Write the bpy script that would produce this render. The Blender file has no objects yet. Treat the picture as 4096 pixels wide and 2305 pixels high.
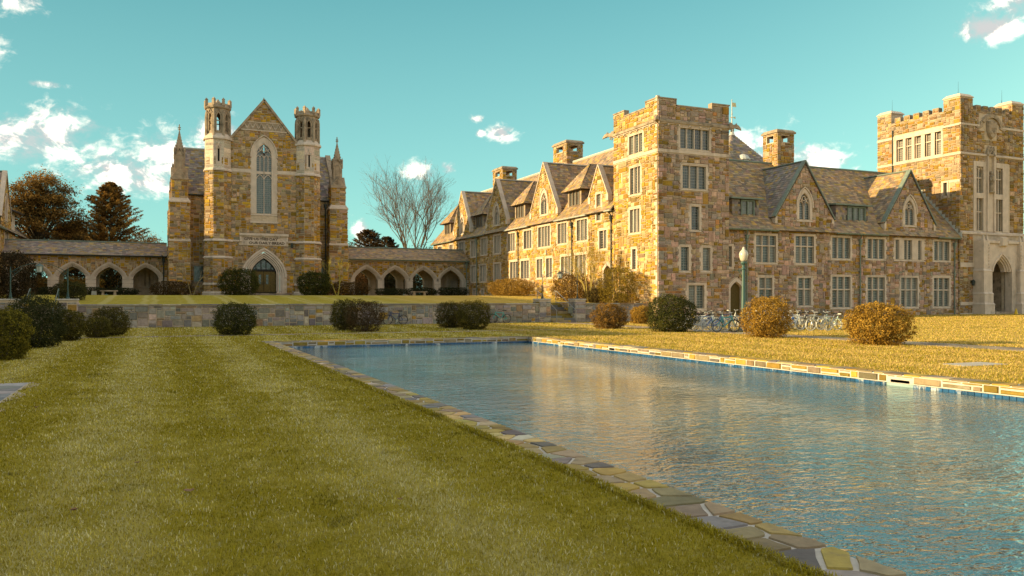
import bpy, math, random
import numpy as np
from mathutils import Vector, noise as mnoise

R = random.Random(11)
NR = np.random.default_rng(5)
sc = bpy.context.scene
col = sc.collection
PI = math.pi

# ------------------------------------------------------------------ camera
# X runs along the hall front and the shaded wing, Y runs away from the viewer along the pool, Z is up (metres)
CAM = Vector((0.0, 0.0, 1.75))
HEAD = math.radians(23.75)
cd = bpy.data.cameras.new('camera')
cam = bpy.data.objects.new('camera', cd)
col.objects.link(cam)
cam.location = CAM
cam.rotation_euler = (PI / 2, 0, -HEAD)
cd.sensor_width = 36.0
cd.lens = 36.0 * 3220 / 4096
cd.shift_y = 42.5 / 4096
cd.clip_start = 0.1
cd.clip_end = 3000
sc.camera = cam

# ------------------------------------------------------------------ sky, sun, exposure
SUN_EL = math.radians(14.0)
TO_SUN = Vector((-math.cos(SUN_EL) * 0.990, math.cos(SUN_EL) * 0.139, math.sin(SUN_EL)))
SKY = 0.115
w = bpy.data.worlds.new('World')
sc.world = w
w.use_nodes = True
nt = w.node_tree
nt.nodes.clear()


def N(t, typ, **kw):
    n = t.nodes.new(typ)
    for k, v in kw.items():
        if k.startswith('i_'):
            n.inputs[k[2:].replace('_', ' ')].default_value = v
        else:
            setattr(n, k, v)
    return n


def math_n(t, op, a, b=None, c=None, clamp=False):
    n = t.nodes.new('ShaderNodeMath')
    n.operation = op
    n.use_clamp = clamp
    for i, x in enumerate((a, b, c)):
        if x is None:
            continue
        if isinstance(x, (int, float)):
            n.inputs[i].default_value = x
        else:
            t.links.new(x, n.inputs[i])
    return n.outputs[0]


def vmath(t, op, a, b=None, out=0):
    n = t.nodes.new('ShaderNodeVectorMath')
    n.operation = op
    for i, x in enumerate((a, b)):
        if x is None:
            continue
        if isinstance(x, tuple):
            n.inputs[i].default_value = x
        else:
            t.links.new(x, n.inputs[i])
    return n.outputs[out]


def mixc(t, fac, a, b, mode='MIX'):
    n = t.nodes.new('ShaderNodeMix')
    n.data_type = 'RGBA'
    n.blend_type = mode
    for i, x in ((0, fac), (6, a), (7, b)):
        if isinstance(x, (int, float)):
            n.inputs[i].default_value = x
        elif isinstance(x, tuple):
            n.inputs[i].default_value = (x[0], x[1], x[2], 1)
        else:
            t.links.new(x, n.inputs[i])
    return n.outputs[2]


def maprange(t, x, a, b, c=0.0, d=1.0, smooth=True):
    n = t.nodes.new('ShaderNodeMapRange')
    n.interpolation_type = 'SMOOTHSTEP' if smooth else 'LINEAR'
    t.links.new(x, n.inputs[0])
    for i, v in enumerate((a, b, c, d)):
        n.inputs[i + 1].default_value = v
    return n.outputs[0]


def noise_n(t, vec, scale, detail=4.0, rough=0.55, out=0, dist=0.0):
    n = t.nodes.new('ShaderNodeTexNoise')
    n.inputs['Scale'].default_value = scale
    n.inputs['Detail'].default_value = detail
    n.inputs['Roughness'].default_value = rough
    n.inputs['Distortion'].default_value = dist
    if vec is not None:
        t.links.new(vec, n.inputs['Vector'])
    return n.outputs[out]


sky = N(nt, 'ShaderNodeTexSky', sky_type='NISHITA', sun_disc=False, sun_elevation=SUN_EL,
        sun_rotation=math.atan2(-TO_SUN.x, TO_SUN.y), altitude=200.0, air_density=1.0, dust_density=1.0, ozone_density=1.0)
tc = N(nt, 'ShaderNodeTexCoord')
D = tc.outputs['Generated']
sep = N(nt, 'ShaderNodeSeparateXYZ')
nt.links.new(D, sep.inputs[0])
az = math_n(nt, 'ARCTAN2', sep.outputs[0], sep.outputs[1])
el = math_n(nt, 'ARCSINE', sep.outputs[2])
cmb = N(nt, 'ShaderNodeCombineXYZ')
nt.links.new(az, cmb.inputs[0])
nt.links.new(el, cmb.inputs[1])
AE = cmb.outputs[0]
# the air over the campus: teal, paler towards the horizon
tint = mixc(nt, 1.0, sky.outputs[0], (0.395, 0.685, 0.56), 'MULTIPLY')
grad = N(nt, 'ShaderNodeValToRGB')
grad.color_ramp.elements[0].position = 0.0
grad.color_ramp.elements[0].color = (.262, .555, .52, 1)
grad.color_ramp.elements[1].position = 1.0
grad.color_ramp.elements[1].color = (.050, .176, .20, 1)
ge = grad.color_ramp.elements.new(0.37)
ge.color = (.087, .280, .298, 1)
nt.links.new(math_n(nt, 'DIVIDE', math_n(nt, 'MAXIMUM', el, 0.0), 1.0), grad.inputs[0])
gsc = N(nt, 'ShaderNodeVectorMath', operation='SCALE')
nt.links.new(grad.outputs[0], gsc.inputs[0])
gsc.inputs[3].default_value = 1 / SKY
tint = mixc(nt, 0.62, tint, gsc.outputs[0])
# cumulus seen over the roofs: (azimuth deg, elevation deg, half width deg, half height deg)
CL = [(-8.4, 9.6, 3.6, 1.9), (-5.6, 10.4, 3.0, 2.1), (-2.4, 8.2, 3.2, 1.7), (0.7, 9.2, 2.8, 2.3), (3.6, 10.6, 2.2, 2.2), (-0.6, 7.4, 2.6, 1.1),
      (-10.2, 14.4, 2.2, 1.3), (-8.2, 18.2, 2.4, 1.6), (-6.3, 13.0, 1.4, .35), (17.4, 8.9, 1.7, 1.0), (19.2, 9.2, 1.0, .6), (23.0, 11.6, 1.3, .8), (21.3, 12.6, .7, .35),
      (21.6, 11.6, .5, .3), (41.2, 9.6, 3.2, 2.3), (44.6, 8.9, 3.4, 1.6), (38.4, 9.2, 2.4, 1.7), (54.0, 16.2, 2.6, 1.1), (56.5, 17.6, 3.0, 1.3),
      (13.2, 4.7, .8, 1.6), (13.6, 3.4, 1.6, .9), (34.2, 12.8, .9, .4)]
acc = None
for (a0, e0, wa, he) in CL:
    v = vmath(nt, 'SUBTRACT', AE, (math.radians(a0), math.radians(e0), 0))
    v = vmath(nt, 'MULTIPLY', v, (1 / math.radians(wa), 1 / math.radians(he), 0))
    ln = vmath(nt, 'LENGTH', v, None, 1)
    m = math_n(nt, 'SUBTRACT', 1.0, ln)
    acc = m if acc is None else math_n(nt, 'MAXIMUM', acc, m)
AEs = vmath(nt, 'MULTIPLY', AE, (1.0, 1.35, 1.0))
n1 = noise_n(nt, AEs, 17.0, 7.0, 0.62, dist=0.4)
n2 = noise_n(nt, vmath(nt, 'ADD', AEs, (0.016, -0.014, 0)), 17.0, 7.0, 0.62, dist=0.4)
nh = noise_n(nt, AEs, 70.0, 5.0, 0.6, dist=0.5)
d1 = math_n(nt, 'ADD', math_n(nt, 'MAXIMUM', acc, -0.75), math_n(nt, 'MULTIPLY', math_n(nt, 'SUBTRACT', n1, 0.5), 2.5))
d1 = math_n(nt, 'ADD', d1, math_n(nt, 'MULTIPLY', math_n(nt, 'SUBTRACT', nh, 0.5), 1.3))
dens_view = maprange(nt, d1, 0.0, 1.15)
# thicker cloud field added above and behind the viewer to lift the ambient light
zz = math_n(nt, 'ADD', math_n(nt, 'MAXIMUM', sep.outputs[2], 0.0), 0.14)
inv = math_n(nt, 'DIVIDE', 1.0, zz)
pl = N(nt, 'ShaderNodeVectorMath', operation='SCALE')
nt.links.new(D, pl.inputs[0])
nt.links.new(inv, pl.inputs[3])
nf = noise_n(nt, pl.outputs[0], 0.9, 6.0, 0.6)
daz = math_n(nt, 'ABSOLUTE', math_n(nt, 'SUBTRACT', az, HEAD))
away = math_n(nt, 'MAXIMUM', maprange(nt, daz, 0.62, 0.85), maprange(nt, el, 0.38, 0.55))
up = maprange(nt, el, 0.02, 0.12)
dens_far = math_n(nt, 'MULTIPLY', math_n(nt, 'MULTIPLY', maprange(nt, nf, 0.40, 0.58), away), up)
dens = math_n(nt, 'MAXIMUM', dens_view, math_n(nt, 'MULTIPLY', dens_far, 0.9))
shade = maprange(nt, math_n(nt, 'SUBTRACT', n1, n2), -0.07, 0.07)
core = maprange(nt, d1, 0.3, 1.1)
shade = math_n(nt, 'MULTIPLY', shade, 1.0)
ccol = mixc(nt, shade, (0.36 / SKY, 0.365 / SKY, 0.36 / SKY), (1.24 / SKY, 1.03 / SKY, .86 / SKY))
final = mixc(nt, dens, tint, ccol)
bg = N(nt, 'ShaderNodeBackground')
nt.links.new(final, bg.inputs[0])
bg.inputs[1].default_value = SKY
wo = N(nt, 'ShaderNodeOutputWorld')
nt.links.new(bg.outputs[0], wo.inputs[0])

sd = bpy.data.lights.new('sun', 'SUN')
sd.energy = 5.0
sd.angle = math.radians(0.55)
sd.color = (1.0, 0.75, 0.36)
sun = bpy.data.objects.new('sun', sd)
col.objects.link(sun)
sun.rotation_euler = TO_SUN.to_track_quat('Z', 'Y').to_euler()
sun.location = TO_SUN * 200

sc.view_settings.view_transform = 'Standard'
sc.view_settings.look = 'None'
sc.view_settings.exposure = 0.92
sc.view_settings.gamma = 1.0
sc.view_settings.use_curve_mapping = False


# ------------------------------------------------------------------ materials
def M(name, base=(.5, .5, .5), rough=.85, var=.2, nscale=2.5, bump=.0, bscale=25.0, metal=0.0, spec=.3, attr=None,
      lichen=None, objcol=False, fine=None, trans=0.0, streak=0.0):
    m = bpy.data.materials.new(name)
    m.use_nodes = True
    t = m.node_tree
    b = t.nodes['Principled BSDF']
    geo = t.nodes.new('ShaderNodeNewGeometry')
    pos = geo.outputs['Position']
    if attr:
        a = t.nodes.new('ShaderNodeAttribute')
        a.attribute_name = attr
        c = a.outputs['Color']
    elif objcol:
        a = t.nodes.new('ShaderNodeObjectInfo')
        c = a.outputs['Color']
    else:
        rgb = t.nodes.new('ShaderNodeRGB')
        rgb.outputs[0].default_value = (*base, 1)
        c = rgb.outputs[0]
    if var:
        n = noise_n(t, pos, nscale, 5.0, .6)
        f = maprange(t, n, .25, .75, 1 - var, 1 + var, False)
        vm = t.nodes.new('ShaderNodeVectorMath')
        vm.operation = 'SCALE'
        t.links.new(c, vm.inputs[0])
        t.links.new(f, vm.inputs[3])
        c = vm.outputs[0]
    if lichen:
        lc, sc_, lo, hi, amt = lichen
        n = noise_n(t, pos, sc_, 6.0, .65)
        f = math_n(t, 'MULTIPLY', maprange(t, n, lo, hi), amt)
        c = mixc(t, f, c, lc)
    if fine:
        lc, sc_, lo, hi, amt = fine
        n = noise_n(t, pos, sc_, 3.0, .6)
        f = math_n(t, 'MULTIPLY', maprange(t, n, lo, hi), amt)
        c = mixc(t, f, c, lc)
    if streak:
        mpn = t.nodes.new('ShaderNodeMapping')
        mpn.inputs['Scale'].default_value = (1.3, 1.3, .16)
        t.links.new(pos, mpn.inputs[0])
        f = math_n(t, 'MULTIPLY', maprange(t, noise_n(t, mpn.outputs[0], 1.0, 6.0, .65), .50, .74), streak)
        c = mixc(t, f, c, mixc(t, 1.0, c, (.30, .26, .20), 'MULTIPLY'))
    t.links.new(c, b.inputs['Base Color'])
    b.inputs['Roughness'].default_value = rough
    b.inputs['Metallic'].default_value = metal
    b.inputs['Specular IOR Level'].default_value = spec
    if bump:
        n = noise_n(t, pos, bscale, 5.0, .65)
        bn = t.nodes.new('ShaderNodeBump')
        bn.inputs['Strength'].default_value = bump
        bn.inputs['Distance'].default_value = .03
        t.links.new(n, bn.inputs['Height'])
        t.links.new(bn.outputs[0], b.inputs['Normal'])
    if trans:
        tr = t.nodes.new('ShaderNodeBsdfTranslucent')
        t.links.new(c, tr.inputs[0])
        mx = t.nodes.new('ShaderNodeMixShader')
        mx.inputs[0].default_value = trans
        t.links.new(b.outputs[0], mx.inputs[1])
        t.links.new(tr.outputs[0], mx.inputs[2])
        t.links.new(mx.outputs[0], t.nodes['Material Output'].inputs[0])
    return m


OCH = (.29, .20, .025)
m_stone = M('fieldstone', attr='Col', streak=.7, var=.28, nscale=5.0, bump=.9, bscale=9.0, lichen=(OCH, 0.55, .54, .74, .42), fine=((.09, .075, .055), 3.2, .60, .78, .55))
m_grey = M('grey_fieldstone', attr='Col', var=.3, nscale=6.0, bump=.9, bscale=9.0, fine=((.10, .085, .07), 4.0, .58, .75, .6))
m_mortar = M('mortar', (.52, .41, .30), var=.25, nscale=3.0, bump=.4, bscale=30, lichen=((.24, .18, .10), .8, .5, .75, .5))
m_lime = M('limestone', (.57, .465, .385), streak=.45, var=.16, nscale=1.7, bump=.25, bscale=18, fine=((.20, .17, .13), 1.1, .60, .80, .55))
m_lime2 = M('weathered_limestone', (.35, .27, .195), var=.3, nscale=2.2, bump=.4, bscale=16, fine=((.10, .08, .055), 1.6, .48, .72, .75))
m_slate = M('roof_slate', attr='Col', var=.25, nscale=3.0, bump=.3, bscale=20, rough=.62, lichen=((.26, .175, .05), .45, .50, .72, .5), fine=((.06, .05, .035), 1.3, .62, .8, .5))
m_deck = M('roof_boards', (.07, .06, .055), var=.2)
m_copper = M('verdigris_copper', (.17, .21, .175), var=.35, nscale=4, rough=.6, lichen=((.07, .085, .075), 2.0, .5, .7, .6))
m_lead = M('lead_flashing', (.42, .43, .41), var=.2, rough=.5)
m_iron = M('dark_iron', (.035, .045, .042), var=.2, rough=.5)
m_green = M('green_enamel', (.035, .085, .080), var=.15, nscale=8, rough=.35, spec=.5)
m_wood = M('oak_door', (.10, .066, .012), var=.35, nscale=9, rough=.6)
m_dark = M('dark_interior', (.02, .018, .016), var=.1)
m_came = M('lead_came', (.33, .33, .31), var=.1, rough=.5)


def glass_mat(name, base, rough, bumps, bsc):
    m = M(name, base, rough=rough, var=.5, nscale=1.2, spec=.8)
    t = m.node_tree
    b = t.nodes['Principled BSDF']
    geo = t.nodes.new('ShaderNodeNewGeometry')
    n = noise_n(t, geo.outputs['Position'], bsc, 3.0, .5)
    bn = t.nodes.new('ShaderNodeBump')
    bn.inputs['Strength'].default_value = bumps
    bn.inputs['Distance'].default_value = .05
    t.links.new(n, bn.inputs['Height'])
    t.links.new(bn.outputs[0], b.inputs['Normal'])
    return m


m_glass = glass_mat('leaded_glass', (.045, .06, .062), .12, .35, 4.0)
m_glass2 = glass_mat('blinded_glass', (.13, .135, .125), .2, .3, 4.0)
m_glassk = glass_mat('dark_room_glass', (.015, .018, .02), .08, .5, 3.0)
m_glassd = glass_mat('green_leaded_glass', (.03, .065, .06), .15, .3, 5.0)


# ------------------------------------------------------------------ mesh helpers
class MB:
    """collects polygons (world coordinates) for one mesh object"""

    def __init__(s):
        s.v, s.f, s.c = [], [], []

    def poly(s, pts, c=None):
        i = len(s.v)
        s.v.extend([tuple(p) for p in pts])
        s.f.append(tuple(range(i, i + len(pts))))
        s.c.append(c)

    def hexa(s, p, c=None, skip=()):
        """p: 4 bottom/back points then 4 top/front points"""
        i = len(s.v)
        s.v.extend([tuple(q) for q in p])
        for k, f in enumerate(((0, 3, 2, 1), (4, 5, 6, 7), (0, 1, 5, 4), (1, 2, 6, 5), (2, 3, 7, 6), (3, 0, 4, 7))):
            if k in skip:
                continue
            s.f.append(tuple(i + j for j in f))
            s.c.append(c)

    def box(s, x0, x1, y0, y1, z0, z1, c=None):
        s.hexa([(x0, y0, z0), (x1, y0, z0), (x1, y1, z0), (x0, y1, z0), (x0, y0, z1), (x1, y0, z1), (x1, y1, z1), (x0, y1, z1)], c)

    def fbox(s, fr, x0, x1, z0, z1, d0, d1, c=None, chamf=0.0):
        k = chamf
        s.hexa([fr.P(x0, z0, d0), fr.P(x1, z0, d0), fr.P(x1, z1, d0), fr.P(x0, z1, d0),
                fr.P(x0 + k, z0 + k, d1), fr.P(x1 - k, z0 + k, d1), fr.P(x1 - k, z1 - k, d1), fr.P(x0 + k, z1 - k, d1)], c)

    def bar(s, fr, pts, wd, d0, d1, closed=False, c=None):
        """rectangular moulding swept along a polyline lying in the wall plane"""
        n = len(pts)
        L = []
        for i in range(n):
            if closed:
                a, b = pts[i - 1], pts[(i + 1) % n]
            else:
                a, b = pts[max(i - 1, 0)], pts[min(i + 1, n - 1)]
            tx, tz = b[0] - a[0], b[1] - a[1]
            q = math.hypot(tx, tz) or 1
            nx, nz = -tz / q * wd / 2, tx / q * wd / 2
            x, z = pts[i]
            L.append([fr.P(x + nx, z + nz, d0), fr.P(x - nx, z - nz, d0), fr.P(x - nx, z - nz, d1), fr.P(x + nx, z + nz, d1)])
        rng = range(n) if closed else range(n - 1)
        for i in rng:
            A, B = L[i], L[(i + 1) % n]
            for k in range(4):
                s.poly([A[k], A[(k + 1) % 4], B[(k + 1) % 4], B[k]], c)
        if not closed:
            s.poly(L[0], c)
            s.poly(L[-1], c)

    def prism(s, cx, cy, r0, r1, z0, z1, n=8, rot=None, c=None, cap=True, sx=1.0, sy=1.0):
        """n-sided frustum; r = apothem"""
        k = 1 / math.cos(PI / n)
        rot = PI / n if rot is None else rot
        A = [(cx + r0 * k * math.cos(rot + 2 * PI * i / n) * sx, cy + r0 * k * math.sin(rot + 2 * PI * i / n) * sy, z0) for i in range(n)]
        B = [(cx + r1 * k * math.cos(rot + 2 * PI * i / n) * sx, cy + r1 * k * math.sin(rot + 2 * PI * i / n) * sy, z1) for i in range(n)]
        for i in range(n):
            j = (i + 1) % n
            if r1 < 1e-4:
                s.poly([A[i], A[j], B[0]], c)
            else:
                s.poly([A[i], A[j], B[j], B[i]], c)
        if cap:
            if r1 > 1e-4:
                s.poly(B, c)
            s.poly(A[::-1], c)

    def lathe(s, cx, cy, prof, n=12, c=None):
        i0 = len(s.v)
        for (r, z) in prof:
            for i in range(n):
                s.v.append((cx + r * math.cos(2 * PI * i / n), cy + r * math.sin(2 * PI * i / n), z))
        for k in range(len(prof) - 1):
            for i in range(n):
                j = (i + 1) % n
                s.f.append((i0 + k * n + i, i0 + k * n + j, i0 + (k + 1) * n + j, i0 + (k + 1) * n + i))
                s.c.append(c)
        s.f.append(tuple(i0 + i for i in range(n))[::-1])
        s.c.append(c)
        s.f.append(tuple(i0 + (len(prof) - 1) * n + i for i in range(n)))
        s.c.append(c)

    def tube(s, pts, r, n=6, c=None, caps=True):
        rs = r if isinstance(r, (list, tuple)) else [r] * len(pts)
        i0 = len(s.v)
        ref = None
        for i, p in enumerate(pts):
            p = Vector(p)
            a = Vector(pts[max(i - 1, 0)])
            b = Vector(pts[min(i + 1, len(pts) - 1)])
            t = (b - a).normalized()
            if ref is None:
                ref = Vector((0, 0, 1)) if abs(t.z) < .9 else Vector((1, 0, 0))
            u = t.cross(ref).normalized()
            ref = u.cross(t).normalized()
            for k in range(n):
                q = p + (u * math.cos(2 * PI * k / n) + ref * math.sin(2 * PI * k / n)) * rs[i]
                s.v.append(tuple(q))
        for i in range(len(pts) - 1):
            for k in range(n):
                j = (k + 1) % n
                s.f.append((i0 + i * n + k, i0 + i * n + j, i0 + (i + 1) * n + j, i0 + (i + 1) * n + k))
                s.c.append(c)
        if caps:
            s.f.append(tuple(i0 + k for k in range(n))[::-1])
            s.c.append(c)
            s.f.append(tuple(i0 + (len(pts) - 1) * n + k for k in range(n)))
            s.c.append(c)

    def build_split(s, name, mat, parent, gap=.04):
        """build every separate piece of the collected shapes as an object of its own"""
        par = list(range(len(s.v)))

        def find(i):
            while par[i] != i:
                par[i] = par[par[i]]
                i = par[i]
            return i
        for f in s.f:
            r0 = find(f[0])
            for k in f[1:]:
                par[find(k)] = r0
        isl = {}
        for fi, f in enumerate(s.f):
            isl.setdefault(find(f[0]), []).append(fi)
        keys = list(isl)
        V = np.array(s.v)
        lo, hi = [], []
        for k in keys:
            q = V[[i for fi in isl[k] for i in s.f[fi]]]
            lo.append(q.min(0) - gap)
            hi.append(q.max(0) + gap)
        lo, hi = np.array(lo), np.array(hi)
        g = list(range(len(keys)))

        def fg(i):
            while g[i] != i:
                g[i] = g[g[i]]
                i = g[i]
            return i
        for i in range(len(keys)):
            hit = np.nonzero(((lo[i] <= hi) & (hi[i] >= lo)).all(1))[0]
            for j in hit:
                g[fg(int(j))] = fg(i)
        grp = {}
        for i, k in enumerate(keys):
            grp.setdefault(fg(i), []).extend(isl[k])
        for fs in grp.values():
            b = MB()
            for fi in fs:
                b.poly([s.v[i] for i in s.f[fi]], s.c[fi])
            b.build(name, mat, parent)

    def build(s, name, mat, parent=None, smooth=False, origin=None):
        V = np.array(s.v, dtype=np.float64)
        if origin is None:
            lo, hi = V.min(0), V.max(0)
            o = np.array([(lo[0] + hi[0]) / 2, (lo[1] + hi[1]) / 2, lo[2]])
        else:
            o = np.array(origin, dtype=np.float64)
        me = bpy.data.meshes.new(name)
        me.from_pydata([tuple(p) for p in (V - o)], [], s.f)
        if any(x is not None for x in s.c):
            at = me.attributes.new('Col', 'FLOAT_COLOR', 'FACE')
            arr = np.ones((len(s.f), 4), np.float32)
            for i, x in enumerate(s.c):
                arr[i, :3] = x if x is not None else (.4, .4, .4)
            at.data.foreach_set('color', arr.ravel())
        if smooth:
            me.polygons.foreach_set('use_smooth', [True] * len(me.polygons))
        me.materials.append(mat)
        ob = bpy.data.objects.new(name, me)
        col.objects.link(ob)
        WO[ob.name] = Vector(o)
        put(ob, Vector(o), parent)
        return ob


WO = {}   # world origin of every object made here


def put(ob, o, parent):
    if parent is not None:
        ob.parent = parent
        ob.location = o - WO[parent.name]
    else:
        ob.location = o


def tag(o, label=None, cat=None, group=None, kind=None):
    if label:
        o['label'] = label
    if cat:
        o['category'] = cat
    if group:
        o['group'] = group
    if kind:
        o['kind'] = kind
    return o


def empty(name, loc, label=None, cat=None, group=None):
    e = bpy.data.objects.new(name, None)
    e.empty_display_size = .3
    col.objects.link(e)
    e.location = loc
    WO[e.name] = Vector(loc)
    return tag(e, label, cat, group)


def copy_tree(o, parent=None):
    c = o.copy()
    col.objects.link(c)
    c.parent = parent
    for ch in o.children:
        copy_tree(ch, c)
    return c


def mesh_np(name, V, F, mat, parent=None, fcol=None, smooth=False, origin=None):
    """fast mesh from arrays; F is (m,k)"""
    V = np.asarray(V, np.float32)
    F = np.asarray(F, np.int32)
    lo, hi = V.min(0), V.max(0)
    o = np.array([(lo[0] + hi[0]) / 2, (lo[1] + hi[1]) / 2, lo[2]]) if origin is None else np.array(origin)
    me = bpy.data.meshes.new(name)
    me.vertices.add(len(V))
    me.vertices.foreach_set('co', (V - o).astype(np.float32).ravel())
    m, k = F.shape
    me.loops.add(m * k)
    me.loops.foreach_set('vertex_index', F.ravel())
    me.polygons.add(m)
    me.polygons.foreach_set('loop_start', np.arange(0, m * k, k, dtype=np.int32))
    try:
        me.polygons.foreach_set('loop_total', np.full(m, k, np.int32))
    except Exception:
        pass
    if fcol is not None:
        at = me.attributes.new('Col', 'FLOAT_COLOR', 'FACE')
        at.data.foreach_set('color', np.concatenate([fcol, np.ones((m, 1))], 1).astype(np.float32).ravel())
    me.update(calc_edges=True)
    me.validate()
    if smooth:
        me.polygons.foreach_set('use_smooth', [True] * m)
    me.materials.append(mat)
    ob = bpy.data.objects.new(name, me)
    col.objects.link(ob)
    WO[ob.name] = Vector(o)
    put(ob, Vector(o), parent)
    return ob


class Fr:
    """a wall plane: x along it, z up, d outwards"""

    def __init__(s, o, dr, n):
        s.o, s.dr, s.n = o, dr, n

    def P(s, x, z, d=0.0):
        return (s.o[0] + s.dr[0] * x + s.n[0] * d, s.o[1] + s.dr[1] * x + s.n[1] * d, z)


def facing_b(b):   # wall facing the viewer (towards -Y), x = X
    return Fr((0, b), (1, 0), (0, -1))


def facing_a(a):   # wall facing the low sun (towards -X), x = Y
    return Fr((a, 0), (0, 1), (-1, 0))


# ------------------------------------------------------------------ pieces: stones and slates
def view_score(c, n, area):
    d = Vector(c) - CAM
    L = d.length
    fx = d.x * math.sin(HEAD) + d.y * math.cos(HEAD)
    sx = d.x * math.cos(HEAD) - d.y * math.sin(HEAD)
    if fx < 1 or abs(sx / fx) > .64 or (d.z / fx) > .38:
        return 0.0
    return area * max(0.0, -(n[0] * d.x + n[1] * d.y + n[2] * d.z) / L) / L / L


def emit(parent, name, rest_name, pcs, mat, limit=300):
    """the pieces that show largest become objects of their own, the rest one joined part"""
    pcs.sort(key=lambda p: -p[4])
    big = [p for p in pcs[:limit] if p[4] > 0]
    rest = pcs[len(big):]
    for (V, F, c, n, s_) in big:
        b = MB()
        b.v = V
        b.f = F
        b.c = [c] * len(F)
        b.build(name, mat, parent)
    if rest:
        b = MB()
        for (V, F, c, n, s_) in rest:
            i = len(b.v)
            b.v.extend(V)
            b.f.extend([tuple(i + k for k in f) for f in F])
            b.c.extend([c] * len(F))
        o = b.build(rest_name, mat, parent)
        tag(o, kind='stuff')


HF = [(4, 5, 6, 7), (0, 1, 5, 4), (1, 2, 6, 5), (2, 3, 7, 6), (3, 0, 4, 7)]
PAL_WARM = [((.40, .335, .28), 22), ((.345, .30, .265), 14), ((.27, .25, .235), 7), ((.29, .205, .125), 14), ((.42, .275, .035), 22), ((.31, .21, .022), 17), ((.46, .37, .25), 8), ((.42, .25, .09), 4)]
PAL_GATE = [((.40, .335, .28), 18), ((.345, .30, .265), 14), ((.27, .25, .235), 9), ((.29, .205, .125), 20), ((.36, .245, .06), 16), ((.27, .19, .03), 12), ((.46, .37, .25), 6), ((.42, .25, .09), 5)]
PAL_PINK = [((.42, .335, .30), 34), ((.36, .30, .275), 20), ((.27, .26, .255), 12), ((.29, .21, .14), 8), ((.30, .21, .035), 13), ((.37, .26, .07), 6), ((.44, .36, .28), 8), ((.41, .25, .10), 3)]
PAL_GOLD = [((.46, .33, .15), 22), ((.52, .42, .27), 14), ((.38, .29, .18), 12), ((.33, .22, .10), 15), ((.44, .28, .045), 20), ((.31, .205, .03), 13), ((.48, .27, .06), 6)]  # ochre stone tones, with the sun's gold put into the colour
PAL_BLUE = [((.30, .285, .27), 26), ((.25, .255, .265), 26), ((.36, .33, .30), 20), ((.21, .20, .195), 10), ((.30, .22, .13), 6), ((.34, .22, .05), 4), ((.42, .38, .33), 8)]
PAL_SLATE = [((.34, .26, .175), 26), ((.29, .235, .18), 24), ((.22, .19, .165), 16), ((.37, .265, .145), 18), ((.25, .195, .17), 8), ((.38, .275, .09), 10)]
PAL_SLATE_B = [((.20, .19, .185), 24), ((.25, .225, .205), 24), ((.28, .235, .19), 20), ((.20, .17, .185), 14), ((.33, .25, .10), 18)]
PAL_LIME = [((.52, .42, .33), 6), ((.45, .36, .28), 3), ((.56, .47, .37), 3)]

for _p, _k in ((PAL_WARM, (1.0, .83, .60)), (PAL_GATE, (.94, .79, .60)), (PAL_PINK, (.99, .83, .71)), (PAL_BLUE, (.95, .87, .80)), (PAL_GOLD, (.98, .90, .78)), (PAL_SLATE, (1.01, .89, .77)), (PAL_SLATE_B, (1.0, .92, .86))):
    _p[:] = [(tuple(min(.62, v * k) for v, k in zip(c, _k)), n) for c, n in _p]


def pick(pal, j=.22):
    c = R.choices([p[0] for p in pal], [p[1] for p in pal])[0]
    k = 1 + R.uniform(-j, j) * 1.6
    return tuple(max(.01, x * k * (1 + R.uniform(-j, j) * .35)) for x in c)


def interp(pl, x):
    if x <= pl[0][0]:
        return pl[0][1]
    for (xa, za), (xb, zb) in zip(pl, pl[1:]):
        if x <= xb:
            return za + (zb - za) * (x - xa) / max(1e-6, xb - xa)
    return pl[-1][1]


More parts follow.
